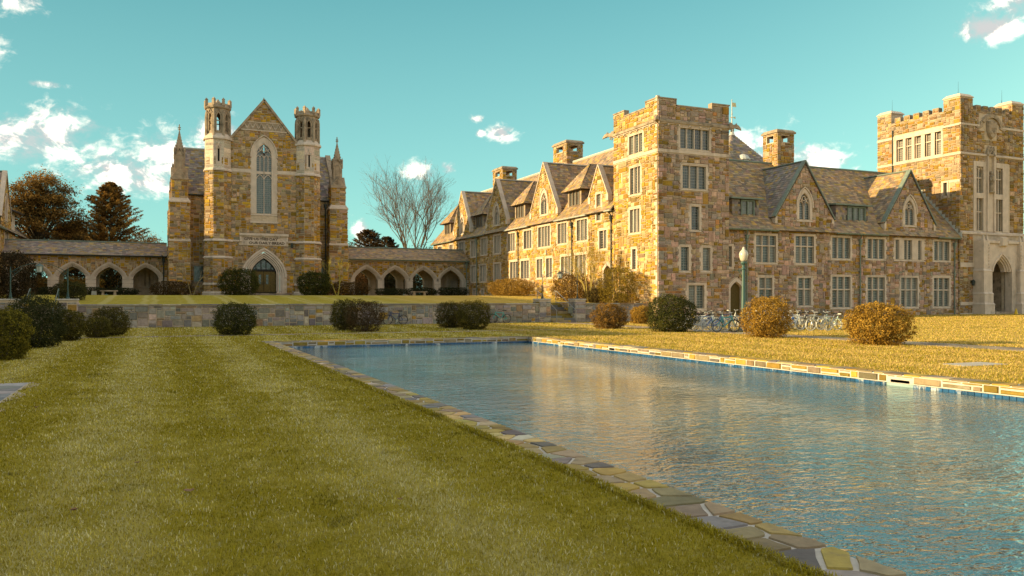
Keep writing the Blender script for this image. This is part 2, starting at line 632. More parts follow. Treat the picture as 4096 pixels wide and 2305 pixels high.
def wall_face(core, pcs, fr, x0, x1, z0, top, ops=(), excl=(), pal=PAL_WARM, cw=.135, ch=.105, depth=.25, big=1.0, stones=True, prot=.06):
    """core: backing wall with real openings; pcs: the stones laid on it.
    top: height or polyline [(x,z)]; ops: (xa, xb, za, top height or polyline)"""
    if not isinstance(top, (list, tuple)):
        top = [(x0, top), (x1, top)]
    O = []
    for op in ops:
        t = op[3] if isinstance(op[3], (list, tuple)) else [(op[0], op[3]), (op[1], op[3])]
        O.append((op[0], op[1], op[2], t))
    xs = {x0, x1} | {p[0] for p in top if x0 < p[0] < x1}
    for o in O:
        xs |= {o[0], o[1]} | {p[0] for p in o[3]}
    xs = sorted(x for x in xs if x0 - 1e-6 <= x <= x1 + 1e-6)
    for xa, xb in zip(xs, xs[1:]):
        if xb - xa < 1e-5:
            continue
        xm = (xa + xb) / 2
        e = 1e-5
        cur = (z0, z0)
        for o in sorted([o for o in O if o[0] - e < xm < o[1] + e], key=lambda o: o[2]):
            if o[2] > max(cur) + 1e-5:
                core.poly([fr.P(xa, cur[0]), fr.P(xb, cur[1]), fr.P(xb, o[2]), fr.P(xa, o[2])])
            cur = (interp(o[3], xa + e), interp(o[3], xb - e))
        ta, tb = interp(top, xa + e), interp(top, xb - e)
        core.poly([fr.P(xa, cur[0]), fr.P(xb, cur[1]), fr.P(xb, tb), fr.P(xa, ta)])
    for o in O:
        loop = [(o[0], o[2])] + [(p[0], p[1]) for p in o[3]] + [(o[1], o[2])]
        for (xa, za), (xb, zb) in zip(loop, loop[1:] + loop[:1]):
            if abs(xa - xb) + abs(za - zb) > 1e-5:
                core.poly([fr.P(xa, za), fr.P(xb, zb), fr.P(xb, zb, -depth), fr.P(xa, za, -depth)])
    if not stones:
        return
    zt = max(p[1] for p in top)
    nx, nz = int((x1 - x0) / cw), int((zt - z0) / ch)
    if nx < 2 or nz < 2:
        return
    cw2, ch2 = (x1 - x0) / nx, ch
    cx = x0 + (np.arange(nx) + .5) * cw2
    cz = z0 + (np.arange(nz) + .5) * ch2
    X, Zg = np.meshgrid(cx, cz, indexing='ij')
    tp = np.interp(cx, [p[0] for p in top], [p[1] for p in top])
    free = Zg + ch2 * .5 <= tp[:, None]
    for o in O:
        ot = np.interp(cx, [p[0] for p in o[3]], [p[1] for p in o[3]])
        free &= ~((X > o[0] - cw2 * .4) & (X < o[1] + cw2 * .4) & (Zg > o[2] - ch2 * .4) & (Zg < ot[:, None] + ch2 * .4))
    for ex in excl:
        if callable(ex):
            free &= ~ex(X, Zg)
        else:
            free &= ~((X > ex[0]) & (X < ex[1]) & (Zg > ex[2]) & (Zg < ex[3]))
    g = .015
    for k in range(nz):
        for i in range(nx):
            if not free[i, k]:
                continue
            wq = R.choices((2, 3, 4, 5, 6), (3, 6, 6, 3, 1))[0] * (2 if R.random() < big - 1 else 1)
            hq = R.choices((1, 2, 3, 4), (3, 6, 5, 2))[0] * (2 if R.random() < big - 1 else 1)
            wd = 1
            while wd < wq and i + wd < nx and free[i + wd, k]:
                wd += 1
            if i + wd + 1 == nx or (i + wd + 1 < nx and free[i + wd, k] and not free[i + wd + 1, k]):
                if i + wd < nx and free[i + wd, k]:
                    wd += 1
            hh = 1
            while hh < hq and k + hh < nz and free[i:i + wd, k + hh].all():
                hh += 1
            free[i:i + wd, k:k + hh] = False
            xa, xb = x0 + i * cw2 + g, x0 + (i + wd) * cw2 - g
            za, zb = z0 + k * ch2 + g, z0 + (k + hh) * ch2 - g
            j = .018
            d1 = prot * R.uniform(.55, 1.3)
            q = [R.uniform(-j, j) for _ in range(8)]
            V = [fr.P(xa, za, -.01), fr.P(xb, za, -.01), fr.P(xb, zb, -.01), fr.P(xa, zb, -.01)]
            k2 = .016
            V += [fr.P(xa + k2 + abs(q[0]) * .6, za + k2 + abs(q[1]) * .6, d1 + q[0] * .7), fr.P(xb - k2 - abs(q[2]) * .6, za + k2 + abs(q[3]) * .6, d1 + q[2] * .7),
                  fr.P(xb - k2 - abs(q[4]) * .6, zb - k2 - abs(q[5]) * .6, d1 + q[4] * .7), fr.P(xa + k2 + abs(q[6]) * .6, zb - k2 - abs(q[7]) * .6, d1 + q[6] * .7)]
            pcs.append((V, HF, pick(pal), (fr.n[0], fr.n[1], 0), view_score(fr.P((xa + xb) / 2, (za + zb) / 2), (fr.n[0], fr.n[1], 0), (xb - xa) * (zb - za))))


def roof_plane(deck, pcs, el_, er_, rr_, rl_, pal=PAL_SLATE, ex=.27, sw=(.30, .52), slates=True, thick=.10):
    """a roof slope given eave-left, eave-right, ridge-right, ridge-left"""
    el_, er_, rr_, rl_ = map(Vector, (el_, er_, rr_, rl_))
    u = (er_ - el_).normalized() if (er_ - el_).length > 1e-4 else (rr_ - rl_).normalized()
    nrm = u.cross((rl_ + rr_) / 2 - (el_ + er_) / 2).normalized()
    if nrm.z < 0:
        nrm = -nrm
    dn = nrm * -thick
    deck.hexa([el_ + dn, er_ + dn, rr_ + dn, rl_ + dn, el_, er_, rr_, rl_])
    if not slates:
        return
    mid0, mid1 = (el_ + er_) / 2, (rl_ + rr_) / 2
    vv = mid1 - mid0
    vv = (vv - u * vv.dot(u))
    L = vv.length
    vv.normalize()
    rows = max(1, int(L / ex))
    e2 = L / rows
    for r in range(rows):
        t0, t1 = r / rows, (r + 1) / rows
        tm = (t0 + t1) / 2
        a = el_.lerp(rl_, tm)
        b = er_.lerp(rr_, tm)
        xa, xb = (a - el_).dot(u), (b - el_).dot(u)
        x = xa - R.uniform(0, .25)
        base = el_ + vv * (r * e2)
        while x < xb:
            wd = R.uniform(*sw)
            s0, s1 = max(x, xa), min(x + wd - .008, xb)
            x += wd
            if s1 - s0 < .05:
                continue
            lift = .030 + R.uniform(-.006, .010)
            ov = -.02 - R.uniform(0, .012)
            p = [base + u * s0 + vv * ov, base + u * s1 + vv * ov, base + u * s1 + vv * e2, base + u * s0 + vv * e2]
            V = [tuple(q + nrm * .002) for q in p] + [tuple(p[0] + nrm * lift), tuple(p[1] + nrm * lift), tuple(p[2] + nrm * .012), tuple(p[3] + nrm * .012)]
            cpt = (p[0] + p[2]) / 2
            pcs.append((V, HF, pick(pal, .2), tuple(nrm), view_score(cpt, nrm, (s1 - s0) * e2)))


def arch(xc, hw, zs, rise, n=10):
    """pointed arch polyline from left springing to right"""
    if rise / hw < 1.32:                                   # four-centred: round haunches, straight to the point
        k = .42
        L_ = []
        for i in range(n + 1):
            u = math.cos(PI / 2 * i / n)
            L_.append((xc - hw * u, zs + rise * ((1 - k) * math.sqrt(max(0, 1 - u * u)) + k * (1 - u))))
        return L_ + [(2 * xc - x, z) for x, z in L_[-2::-1]]
    r = (hw * hw + rise * rise) / (2 * hw)
    pts = []
    cxr = xc - hw + r          # centre of the left arc
    a_end = math.acos(max(-1, min(1, (r - hw) / r)))
    for i in range(n + 1):
        t = a_end * i / n
        pts.append((cxr - r * math.cos(t), zs + r * math.sin(t)))
    pts[-1] = (xc, zs + rise)
    return pts + [(2 * xc - x, z) for x, z in pts[-2::-1]]


def arch_excl(xc, hw, z0, zs, rise):
    pl = arch(xc, hw, zs, rise)
    xs_, zs_ = [p[0] for p in pl], [p[1] for p in pl]
    return lambda X, Zq: (X > xc - hw) & (X < xc + hw) & (Zq > z0) & (Zq < np.interp(X, xs_, zs_))


# ------------------------------------------------------------------ windows
def win_open(x0, x1, z0, z1, s=.20, sill=.17, head=.16):
    return (x0 + s, x1 - s, z0 + sill, z1 - head)


def leads(mb, fr, xa, xb, za, zb, d, sx=.17, sz=.21, clip=None):
    nx = max(1, round((xb - xa) / sx))
    nz = max(1, round((zb - za) / sz))
    h = .011
    for i in range(1, nx):
        x = xa + (xb - xa) * i / nx
        t = zb if clip is None else min(zb, clip(x))
        mb.poly([fr.P(x - h, za, d), fr.P(x + h, za, d), fr.P(x + h, t, d), fr.P(x - h, t, d)])
    for i in range(1, nz):
        z = za + (zb - za) * i / nz
        if clip is not None and z > min(clip(xa + .02), clip(xb - .02)):
            continue
        mb.poly([fr.P(xa, z - h, d), fr.P(xb, z - h, d), fr.P(xb, z + h, d), fr.P(xa, z + h, d)])


def window(thing, fr, x0, x1, z0, z1, n=3, trans=(), s=.20, sill=.17, head=.16, glass=None, groups=None, mat=None):
    """stone framed mullioned window; x0..z1 is the outside of its stone surround; trans: transom heights (fractions)"""
    glass = glass or m_glass
    ox0, ox1, oz0, oz1 = win_open(x0, x1, z0, z1, s, sill, head)
    b = MB()
    b.fbox(fr, x0, x1, oz1, z1, -.03, .05)                      # lintel
    b.fbox(fr, x0 + .04, x1 - .04, z1 - .05, z1 + .02, .05, .085)  # label mould
    b.hexa([fr.P(x0, z0, -.03), fr.P(x1, z0, -.03), fr.P(x1, oz0, -.1), fr.P(x0, oz0, -.1),
            fr.P(x0, z0, .06), fr.P(x1, z0, .06), fr.P(x1, z0 + .06, .06), fr.P(x0, z0 + .06, .06)])   # sloping sill
    z = oz0
    k = R.randint(0, 1)
    while z < oz1 - .05:
        h = min(R.uniform(.28, .42), oz1 - z)
        if oz1 - z - h < .12:
            h = oz1 - z
        e = .13 if k % 2 else 0.0
        b.fbox(fr, x0 - e, ox0, z, z + h - .006, -.03, .045)
        b.fbox(fr, ox1, x1 + e, z, z + h - .006, -.03, .045)
        z += h
        k += 1
    mw = .125
    wl = (ox1 - ox0 - mw * (n - 1)) / n
    lights = [(ox0 + i * (wl + mw), ox0 + i * (wl + mw) + wl) for i in range(n)]
    if groups:
        lights = groups
    for (xa, xb), (xc, xd) in zip(lights, lights[1:]):
        b.fbox(fr, xb, xc, oz0, oz1, -.24, -.02 if xc - xb < .2 else .04, chamf=.02 if xc - xb < .2 else .0)
    if groups:
        for xa, xb in ((ox0, groups[0][0]), (groups[-1][1], ox1)):
            if xb - xa > .03:
                b.fbox(fr, xa, xb, oz0, oz1, -.2, .04)
    zsn = [oz0] + [oz0 + (oz1 - oz0) * t for t in trans] + [oz1]
    for zt in zsn[1:-1]:
        b.fbox(fr, ox0, ox1, zt - .045, zt + .045, -.24, -.025)
    ob = b.build('window', mat or m_lime, thing)
    ld = MB()
    for i in range(len(zsn) - 1):
        za = zsn[i] + (.045 if i else 0)
        zb = zsn[i + 1] - (.045 if i < len(zsn) - 2 else 0)
        for (xa, xb) in lights:
            p = MB()
            tl = R.uniform(-.022, .022)
            gl_ = R.choices((glass, m_glassk, m_glass2), (6, 2, 2))[0]
            p.hexa([fr.P(xa, za, -.20), fr.P(xb, za, -.20), fr.P(xb, zb, -.20), fr.P(xa, zb, -.20),
                    fr.P(xa, za, -.175 + tl), fr.P(xb, za, -.175 - tl), fr.P(xb, zb, -.175 - tl), fr.P(xa, zb, -.175 + tl)])
            p.build('pane', gl_, ob)
            leads(ld, fr, xa, xb, za, zb, -.150)
            fw = .03
            for q in ((xa, xa + fw, za, zb), (xb - fw, xb, za, zb), (xa, xb, za, za + fw), (xa, xb, zb - fw, zb)):
                ld.fbox(fr, *q, -.2, -.15)
    ld.build('leading', m_came, ob)
    return ob


def gothic_window(thing, fr, xc, hw, z0, zs, rise, ring=.26, n=2, tracery=True, glass=None, mid=None, mat=None, hood=True):
    """pointed window of n lights with tracery; hw, zs, rise describe the glazed opening"""
    glass = glass or m_glass
    mat = mat or m_lime
    b = MB()
    A = arch(xc, hw, zs, rise, 12)
    loop = [(xc - hw, z0)] + A + [(xc + hw, z0)]
    rr = ring

    def off(q):
        return [(xc - hw - q, z0)] + arch(xc, hw + q, zs, rise * (hw + q) / hw, 12) + [(xc + hw + q, z0)]
    b.bar(fr, off(rr * .5), rr, -.05, .04)
    b.bar(fr, off(.03), .07, -.2, .012)
    if hood:
        b.bar(fr, arch(xc, hw + rr + .03, zs, rise * (hw + rr + .03) / hw, 12), .09, -.02, .11)
        for sx in (-1, 1):
            b.fbox(fr, xc + sx * (hw + rr + .03) - .09, xc + sx * (hw + rr + .03) + .09, zs - .2, zs, -.02, .13, chamf=.03)
    b.hexa([fr.P(xc - hw - rr, z0 - .2, -.03), fr.P(xc + hw + rr, z0 - .2, -.03), fr.P(xc + hw + rr, z0, -.15), fr.P(xc - hw - rr, z0, -.15),
            fr.P(xc - hw - rr, z0 - .2, .07), fr.P(xc + hw + rr, z0 - .2, .07), fr.P(xc + hw + rr, z0 - .12, .07), fr.P(xc - hw - rr, z0 - .12, .07)])
    k = 0
    z = z0
    while z < zs:
        e = .12 if k % 2 else 0.0
        if e:
            for sx in (-1, 1):
                xa, xb = sorted((xc + sx * (hw + rr), xc + sx * (hw + rr + e)))
                b.fbox(fr, xa, xb, z, min(z + .3, zs), -.03, .035)
        z += .31
        k += 1
    mw = .09
    wl = (2 * hw - mw * (n - 1)) / n
    L = [(xc - hw + i * (wl + mw), xc - hw + i * (wl + mw) + wl) for i in range(n)]
    ax, azs = [p[0] for p in A], [p[1] for p in A]
    clip = lambda x: float(np.interp(x, ax, azs))
    for (xa, xb), (xc2, xd) in zip(L, L[1:]):
        xm = (xb + xc2) / 2
        b.fbox(fr, xb, xc2, z0, zs if tracery else clip(xm), -.22, -.03, chamf=.015)
    if tracery:
        for (xa, xb) in L:                                   # lancet heads
            m_ = (xa + xb) / 2
            b.bar(fr, arch(m_, wl / 2 + .02, zs - .1, wl * .85, 6), .06, -.2, -.05)
        q = rise * .40                                         # eye and the branching bars
        cz = zs + rise * .58
        rad = hw * .30
        b.bar(fr, [(xc + rad * math.cos(t * PI / 6), cz + rad * 1.15 * math.sin(t * PI / 6)) for t in range(12)], .06, -.2, -.05, True)
        for sx in (-1, 1):
            b.bar(fr, [(xc, zs), (xc + sx * hw * .22, zs + rise * .24), (xc + sx * hw * .52, zs + rise * .46), (xc + sx * hw * .60, zs + rise * .62)], .07, -.2, -.05)
            b.bar(fr, [(xc + sx * hw * .5, zs + wl * .7), (xc + sx * hw * .34, zs + rise * .55)], .05, -.2, -.06)
    if mid:
        b.fbox(fr, xc - hw, xc + hw, mid - .13, mid + .13, -.22, -.03)
    ob = b.build('window', mat, thing)
    ld = MB()
    for (xa, xb) in L:
        xs_ = [xa] + [x for x in ax if xa < x < xb] + [xb]
        tp = [(x, clip(x)) for x in xs_]
        p = MB()
        fr_pts = [(xa, z0)] + tp + [(xb, z0)]
        p.poly([fr.P(x, z, -.17) for x, z in fr_pts])
        p.poly([fr.P(x, z, -.19) for x, z in fr_pts])
        for (x_, z_), (x2, z2) in zip(fr_pts, fr_pts[1:] + fr_pts[:1]):
            p.poly([fr.P(x_, z_, -.17), fr.P(x2, z2, -.17), fr.P(x2, z2, -.19), fr.P(x_, z_, -.19)])
        p.build('pane', glass, ob)
        leads(ld, fr, xa, xb, z0, max(t[1] for t in tp), -.163, clip=clip)
    ld.build('leading', m_came, ob)
    return (xc - hw, xc + hw, z0, A)


def downpipe(thing, fr, x, z0, z1, d=.14, mat=None, kink=.35):
    b = MB()
    b.tube([fr.P(x - kink * .5, z1 + .35, .45), fr.P(x - kink * .2, z1 + .18, .3), fr.P(x, z1, d)], .05, 6)
    b.fbox(fr, x - .14, x + .14, z1 - .32, z1 - .02, .02, .27, chamf=.03)
    b.fbox(fr, x - .17, x + .17, z1 - .06, z1 + .02, .0, .3)
    b.fbox(fr, x - .09, x + .09, z1 - .5, z1 - .32, .05, .22)
    b.tube([fr.P(x, z1 - .4, d), fr.P(x, z0, d)], .055, 8)
    z = z0 + .8
    while z < z1 - .6:
        b.fbox(fr, x - .1, x + .1, z, z + .06, .0, .2)
        z += 1.6
    return b.build('downpipe', mat or m_copper, thing)


def gutter(thing, p0, p1, out, mat=None):
    """half round gutter along an eave; out = outward horizontal direction"""
    b = MB()
    p0, p1 = Vector(p0), Vector(p1)
    o = Vector((out[0], out[1], 0))
    b.hexa([p0 + o * .02 + Vector((0, 0, -.13)), p1 + o * .02 + Vector((0, 0, -.13)), p1 + o * .14 + Vector((0, 0, -.10)), p0 + o * .14 + Vector((0, 0, -.10)),
            p0 + o * .0, p1 + o * .0, p1 + o * .17 + Vector((0, 0, .0)), p0 + o * .17 + Vector((0, 0, .0))])
    n = max(2, int((p1 - p0).length / .9))
    for i in range(n + 1):
        q = p0.lerp(p1, i / n)
        dr = (p1 - p0).normalized() * .02
        b.hexa([q - dr + o * .0 + Vector((0, 0, -.15)), q + dr + o * .0 + Vector((0, 0, -.15)), q + dr + o * .16 + Vector((0, 0, -.12)), q - dr + o * .16 + Vector((0, 0, -.12)),
                q - dr + Vector((0, 0, .01)), q + dr + Vector((0, 0, .01)), q + dr + o * .19 + Vector((0, 0, .01)), q - dr + o * .19 + Vector((0, 0, .01))])
    return b.build('gutter', mat or m_copper, thing)


def ridge_cap(thing, p0, p1, mat=None, w_=.16):
    b = MB()
    b.tube([p0, p1], [w_ * .7, w_ * .7], 6)
    return b.build('ridge_cap', mat or m_lead, thing)

# ------------------------------------------------------------------ the setting: lawn, terrace, pool, paths
PX0, PX1, PY0, PY1 = 3.84, 16.15, -14.0, 34.15       # outside of the pool coping
IX0, IX1, IY1 = 4.31, 15.65, 33.70                    # inside faces of the pool
WZ = -.27                                             # water level


def smooth(t):
    t = max(0.0, min(1.0, t))
    return t * t * (3 - 2 * t)


def ground_z(x, y):
    return .24 * smooth((x - 42) / 27)


def terrace_z(x, y):
    z = 1.36 + .70 * smooth((y - 53.5) / 24)
    return z


def lawn_material(name, ca, cb, cc, sun_tint):
    m = bpy.data.materials.new(name)
    m.use_nodes = True
    t = m.node_tree
    b = t.nodes['Principled BSDF']
    geo = t.nodes.new('ShaderNodeNewGeometry')
    pos = geo.outputs['Position']
    sp = t.nodes.new('ShaderNodeSeparateXYZ')
    t.links.new(pos, sp.inputs[0])
    n1 = noise_n(t, pos, .55, 4, .6)
    n2 = noise_n(t, pos, 6.0, 4, .65)
    n3 = noise_n(t, pos, 45.0, 3, .7)
    c = mixc(t, maprange(t, n1, .35, .68), ca, cb)
    # mower stripes running down the lawn
    wob = math_n(t, 'MULTIPLY', noise_n(t, pos, .35, 2, .5), .7)
    st = math_n(t, 'SINE', math_n(t, 'ADD', math_n(t, 'MULTIPLY', math_n(t, 'ADD', sp.outputs[0], wob), 2.33), -4.2))
    st2 = math_n(t, 'SINE', math_n(t, 'MULTIPLY', math_n(t, 'ADD', sp.outputs[0], wob), 8.1))
    c = mixc(t, math_n(t, 'MULTIPLY', maprange(t, math_n(t, 'ADD', st, math_n(t, 'MULTIPLY', st2, .6)), .1, 1.3), .55), c, cc)
    c = mixc(t, math_n(t, 'MULTIPLY', maprange(t, n2, .45, .7), .45), c, cc)
    # warm sunlight on the open east lawn, put into the turf colour
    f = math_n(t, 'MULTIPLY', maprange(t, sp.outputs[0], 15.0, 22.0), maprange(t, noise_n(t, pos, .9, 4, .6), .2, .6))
    c = mixc(t, math_n(t, 'MULTIPLY', f, .75), c, sun_tint)
    c = mixc(t, math_n(t, 'MULTIPLY', maprange(t, n3, .48, .75), .55), c, tuple(x * .35 for x in ca))
    t.links.new(c, b.inputs['Base Color'])
    b.inputs['Roughness'].default_value = .95
    b.inputs['Specular IOR Level'].default_value = .1
    bn = t.nodes.new('ShaderNodeBump')
    bn.inputs['Strength'].default_value = .9
    bn.inputs['Distance'].default_value = .06
    t.links.new(math_n(t, 'ADD', n3, noise_n(t, pos, 14, 4, .6)), bn.inputs['Height'])
    t.links.new(bn.outputs[0], b.inputs['Normal'])
    return m


G_A, G_B, G_C, G_SUN_TINT = (.345, .275, .018), (.415, .33, .034), (.57, .48, .19), (.58, .39, .095)
m_lawn = lawn_material('lawn_turf', G_A, G_B, G_C, G_SUN_TINT)


def sheet(name, xs, ys, zf, skip, mat, kind='structure'):
    V, F, idx = [], [], {}

    def vid(i, j):
        if (i, j) not in idx:
            idx[(i, j)] = len(V)
            V.append((xs[i], ys[j], zf(xs[i], ys[j])))
        return idx[(i, j)]
    for i in range(len(xs) - 1):
        for j in range(len(ys) - 1):
            if skip((xs[i] + xs[i + 1]) / 2, (ys[j] + ys[j + 1]) / 2):
                continue
            F.append((vid(i, j), vid(i + 1, j), vid(i + 1, j + 1), vid(i, j + 1)))
    o = mesh_np(name, V, F, mat, smooth=True)
    return tag(o, kind=kind)


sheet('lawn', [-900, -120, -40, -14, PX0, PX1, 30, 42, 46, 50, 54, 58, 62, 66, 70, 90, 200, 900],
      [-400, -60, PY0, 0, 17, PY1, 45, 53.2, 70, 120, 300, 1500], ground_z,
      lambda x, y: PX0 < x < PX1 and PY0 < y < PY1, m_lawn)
STAIRS = [(26.4, 28.4), (-7.2, -5.3)]
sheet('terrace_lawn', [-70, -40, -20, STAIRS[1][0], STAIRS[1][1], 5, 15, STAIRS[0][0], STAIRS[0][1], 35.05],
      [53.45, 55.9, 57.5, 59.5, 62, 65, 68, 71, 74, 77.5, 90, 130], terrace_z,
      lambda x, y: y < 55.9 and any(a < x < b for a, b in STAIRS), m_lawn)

# pool: floor and walls below the water, water sheet
m_pool = M('pool_plaster', (.25, .36, .38), var=.2, nscale=1.0)
b = MB()
b.poly([(IX0, PY0, -1.3), (IX1, PY0, -1.3), (IX1, IY1, -1.3), (IX0, IY1, -1.3)])
b.poly([(IX0, PY0, -1.3), (IX0, IY1, -1.3), (IX0, IY1, -.03), (IX0, PY0, -.03)])
b.poly([(IX1, PY0, -1.3), (IX1, IY1, -1.3), (IX1, IY1, -.03), (IX1, PY0, -.03)])
b.poly([(IX0, IY1, -1.3), (IX1, IY1, -1.3), (IX1, IY1, -.03), (IX0, IY1, -.03)])
b.poly([(IX0, PY0, -1.3), (IX1, PY0, -1.3), (IX1, PY0, -.03), (IX0, PY0, -.03)])
tag(b.build('pool_basin', m_pool), kind='structure')

m_water = bpy.data.materials.new('pool_water')
m_water.use_nodes = True
t = m_water.node_tree
pb = t.nodes['Principled BSDF']
pb.inputs['Base Color'].default_value = (.045, .095, .105, 1)
pb.inputs['Roughness'].default_value = .035
pb.inputs['IOR'].default_value = 1.9
pb.inputs['Specular IOR Level'].default_value = 1.0
geo = t.nodes.new('ShaderNodeNewGeometry')
mp = N(t, 'ShaderNodeMapping')
mp.inputs['Rotation'].default_value = (0, 0, -.42)
mp.inputs['Scale'].default_value = (1.0, 1.7, 1.0)
t.links.new(geo.outputs['Position'], mp.inputs[0])
wv = mp.outputs[0]
big = noise_n(t, wv, .22, 2, .5)
h1 = noise_n(t, wv, 3.4, 2.5, .55, dist=.7)
h2 = noise_n(t, wv, 9.5, 2.0, .5, dist=.5)
h0 = noise_n(t, wv, 1.05, 2.0, .5, dist=.8)
hh = math_n(t, 'ADD', math_n(t, 'ADD', math_n(t, 'MULTIPLY', h0, .6), math_n(t, 'MULTIPLY', h1, 1.0)), math_n(t, 'MULTIPLY', h2, .42))
gust = maprange(t, big, .34, .68, .62, 1.2)
hh = math_n(t, 'MULTIPLY', hh, gust)
bn = t.nodes.new('ShaderNodeBump')
bn.inputs['Strength'].default_value = 1.0
bn.inputs['Distance'].default_value = .036
t.links.new(hh, bn.inputs['Height'])
t.links.new(bn.outputs[0], pb.inputs['Normal'])
b = MB()
b.poly([(IX0 + .002, PY0 + .01, WZ), (IX1 - .002, PY0 + .01, WZ), (IX1 - .002, IY1 - .002, WZ), (IX0 + .002, IY1 - .002, WZ)])
tag(b.build('pool_water', m_water), kind='structure')

# flagstones: irregular slabs with mortar between
m_flag = M('flagstone', attr='Col', var=.22, nscale=6, bump=.35, bscale=14, rough=.8, fine=((.13, .11, .085), 5, .55, .75, .5))
m_flagbed = M('pale_mortar', (.50, .46, .42), var=.2, nscale=5, bump=.3, bscale=40)
PAL_FLAG = [((.26, .20, .11), 22), ((.20, .175, .175), 14), ((.40, .28, .11), 16), ((.31, .225, .06), 16), ((.44, .38, .31), 5), ((.16, .135, .125), 9), ((.33, .25, .16), 14)]
PAL_COPE = [((.30, .20, .035), 22), ((.23, .16, .03), 18), ((.29, .215, .11), 16), ((.20, .155, .10), 16), ((.34, .27, .16), 8), ((.16, .145, .13), 8)]
PAL_PATH = [((.20, .20, .22), 20), ((.26, .25, .25), 20), ((.16, .165, .185), 14), ((.33, .31, .28), 12)]
PAL_PATHW = [((.28, .21, .13), 20), ((.23, .18, .12), 18), ((.33, .26, .17), 14), ((.19, .145, .10), 8)]


def slab(pts, z0, z1, pal, gap):
    """one flag from its outline (counter-clockwise xy); returns a piece"""
    cx = sum(p[0] for p in pts) / len(pts)
    cy = sum(p[1] for p in pts) / len(pts)
    sz = sum(math.hypot(p[0] - cx, p[1] - cy) for p in pts) / len(pts)
    k = max(.3, 1 - gap / sz)
    q = [(cx + (p[0] - cx) * k, cy + (p[1] - cy) * k) for p in pts]
    k2 = max(.3, 1 - (gap + .007) / sz)
    q2 = [(cx + (p[0] - cx) * k2, cy + (p[1] - cy) * k2) for p in pts]
    n = len(pts)
    tz = [R.uniform(-.004, .004) for _ in range(2)]
    V = [(x, y, z0) for x, y in q] + [(x, y, z1 + (x - cx) * tz[0] + (y - cy) * tz[1]) for x, y in q2]
    F = [tuple(range(n, 2 * n))] + [(i, (i + 1) % n, n + (i + 1) % n, n + i) for i in range(n)]
    ar = abs(sum(q[i][0] * q[(i + 1) % n][1] - q[(i + 1) % n][0] * q[i][1] for i in range(n))) / 2
    return (V, F, pick(pal), (0, 0, 1), view_score((cx, cy, z1), (0, 0, 1), ar))


def mids(a, b, j):
    """an uneven edge from a to b (a included)"""
    out = [a]
    for t_ in (.33, .67):
        dx, dy = b[0] - a[0], b[1] - a[1]
        L = math.hypot(dx, dy) or 1
        o = R.uniform(-j, j)
        out.append((a[0] + dx * t_ - dy / L * o, a[1] + dy * t_ + dx / L * o))
    return out


def clip_poly(pts, px, py, nx, ny):
    """keep the part of a convex polygon where (p - P).n <= 0"""
    out = []
    for a, b_ in zip(pts, pts[1:] + pts[:1]):
        da = (a[0] - px) * nx + (a[1] - py) * ny
        db = (b_[0] - px) * nx + (b_[1] - py) * ny
        if da <= 0:
            out.append(a)
        if da * db < 0:
            q = da / (da - db)
            out.append((a[0] + (b_[0] - a[0]) * q, a[1] + (b_[1] - a[1]) * q))
    return out


def flag_strip(pcs, org, along, across, length, width, z0, z1, pal, lo=.32, hi=.85, gap=.022, split=.7, jit=.03):
    """crazy paving: irregular straight-sided flags fitted along a strip"""
    st = (lo + hi) / 2
    rows = max(2, int(length / st))
    seeds = []
    for i in range(rows):
        s0 = (i + .5) * length / rows
        n = max(1, round(width / .5)) if width > .9 else (2 if R.random() < split else 1)
        for k in range(n):
            seeds.append((s0 + R.uniform(-.36, .36) * st, width * (k + .5 + R.uniform(-.34, .34)) / n))
    seeds.sort()
    for i, (s, q) in enumerate(seeds):
        poly = [(max(0, s - 1.6), 0), (min(length, s + 1.6), 0), (min(length, s + 1.6), width), (max(0, s - 1.6), width)]
        for j in list(range(max(0, i - 9), i)) + list(range(i + 1, min(len(seeds), i + 10))):
            s2, q2 = seeds[j]
            dx, dy = s2 - s, q2 - q
            L = math.hypot(dx, dy)
            if L < 1e-4 or L > 3.2:
                continue
            poly = clip_poly(poly, s + dx / 2 - dx / L * gap * R.uniform(.35, .7), q + dy / 2 - dy / L * gap * R.uniform(.35, .7), dx / L, dy / L)
            if len(poly) < 3:
                break
        if len(poly) < 3:
            continue
        pts = []                                             # knock the corners off
        for a, b_ in zip(poly, poly[1:] + poly[:1]):
            L = math.hypot(b_[0] - a[0], b_[1] - a[1])
            if L < .03:
                pts.append(a)
                continue
            c_ = min(.2, .010 / L)
            edge = abs(a[1] - b_[1]) < 1e-6 and (a[1] < 1e-6 or a[1] > width - 1e-6)
            o = 0 if edge else R.uniform(-.012, .012)
            nx, ny = -(b_[1] - a[1]) / L, (b_[0] - a[0]) / L
            pts += [(a[0] + (b_[0] - a[0]) * c_, a[1] + (b_[1] - a[1]) * c_), ((a[0] + b_[0]) / 2 + nx * o, (a[1] + b_[1]) / 2 + ny * o), (b_[0] + (a[0] - b_[0]) * c_, b_[1] + (a[1] - b_[1]) * c_)]
        W = [(org[0] + along[0] * a + across[0] * q_, org[1] + along[1] * a + across[1] * q_) for a, q_ in pts]
        ar = sum(W[k][0] * W[(k + 1) % len(W)][1] - W[(k + 1) % len(W)][0] * W[k][1] for k in range(len(W)))
        if abs(ar) < .012:
            continue
        pcs.append(slab(W if ar > 0 else W[::-1], z0, z1, pal, .002))


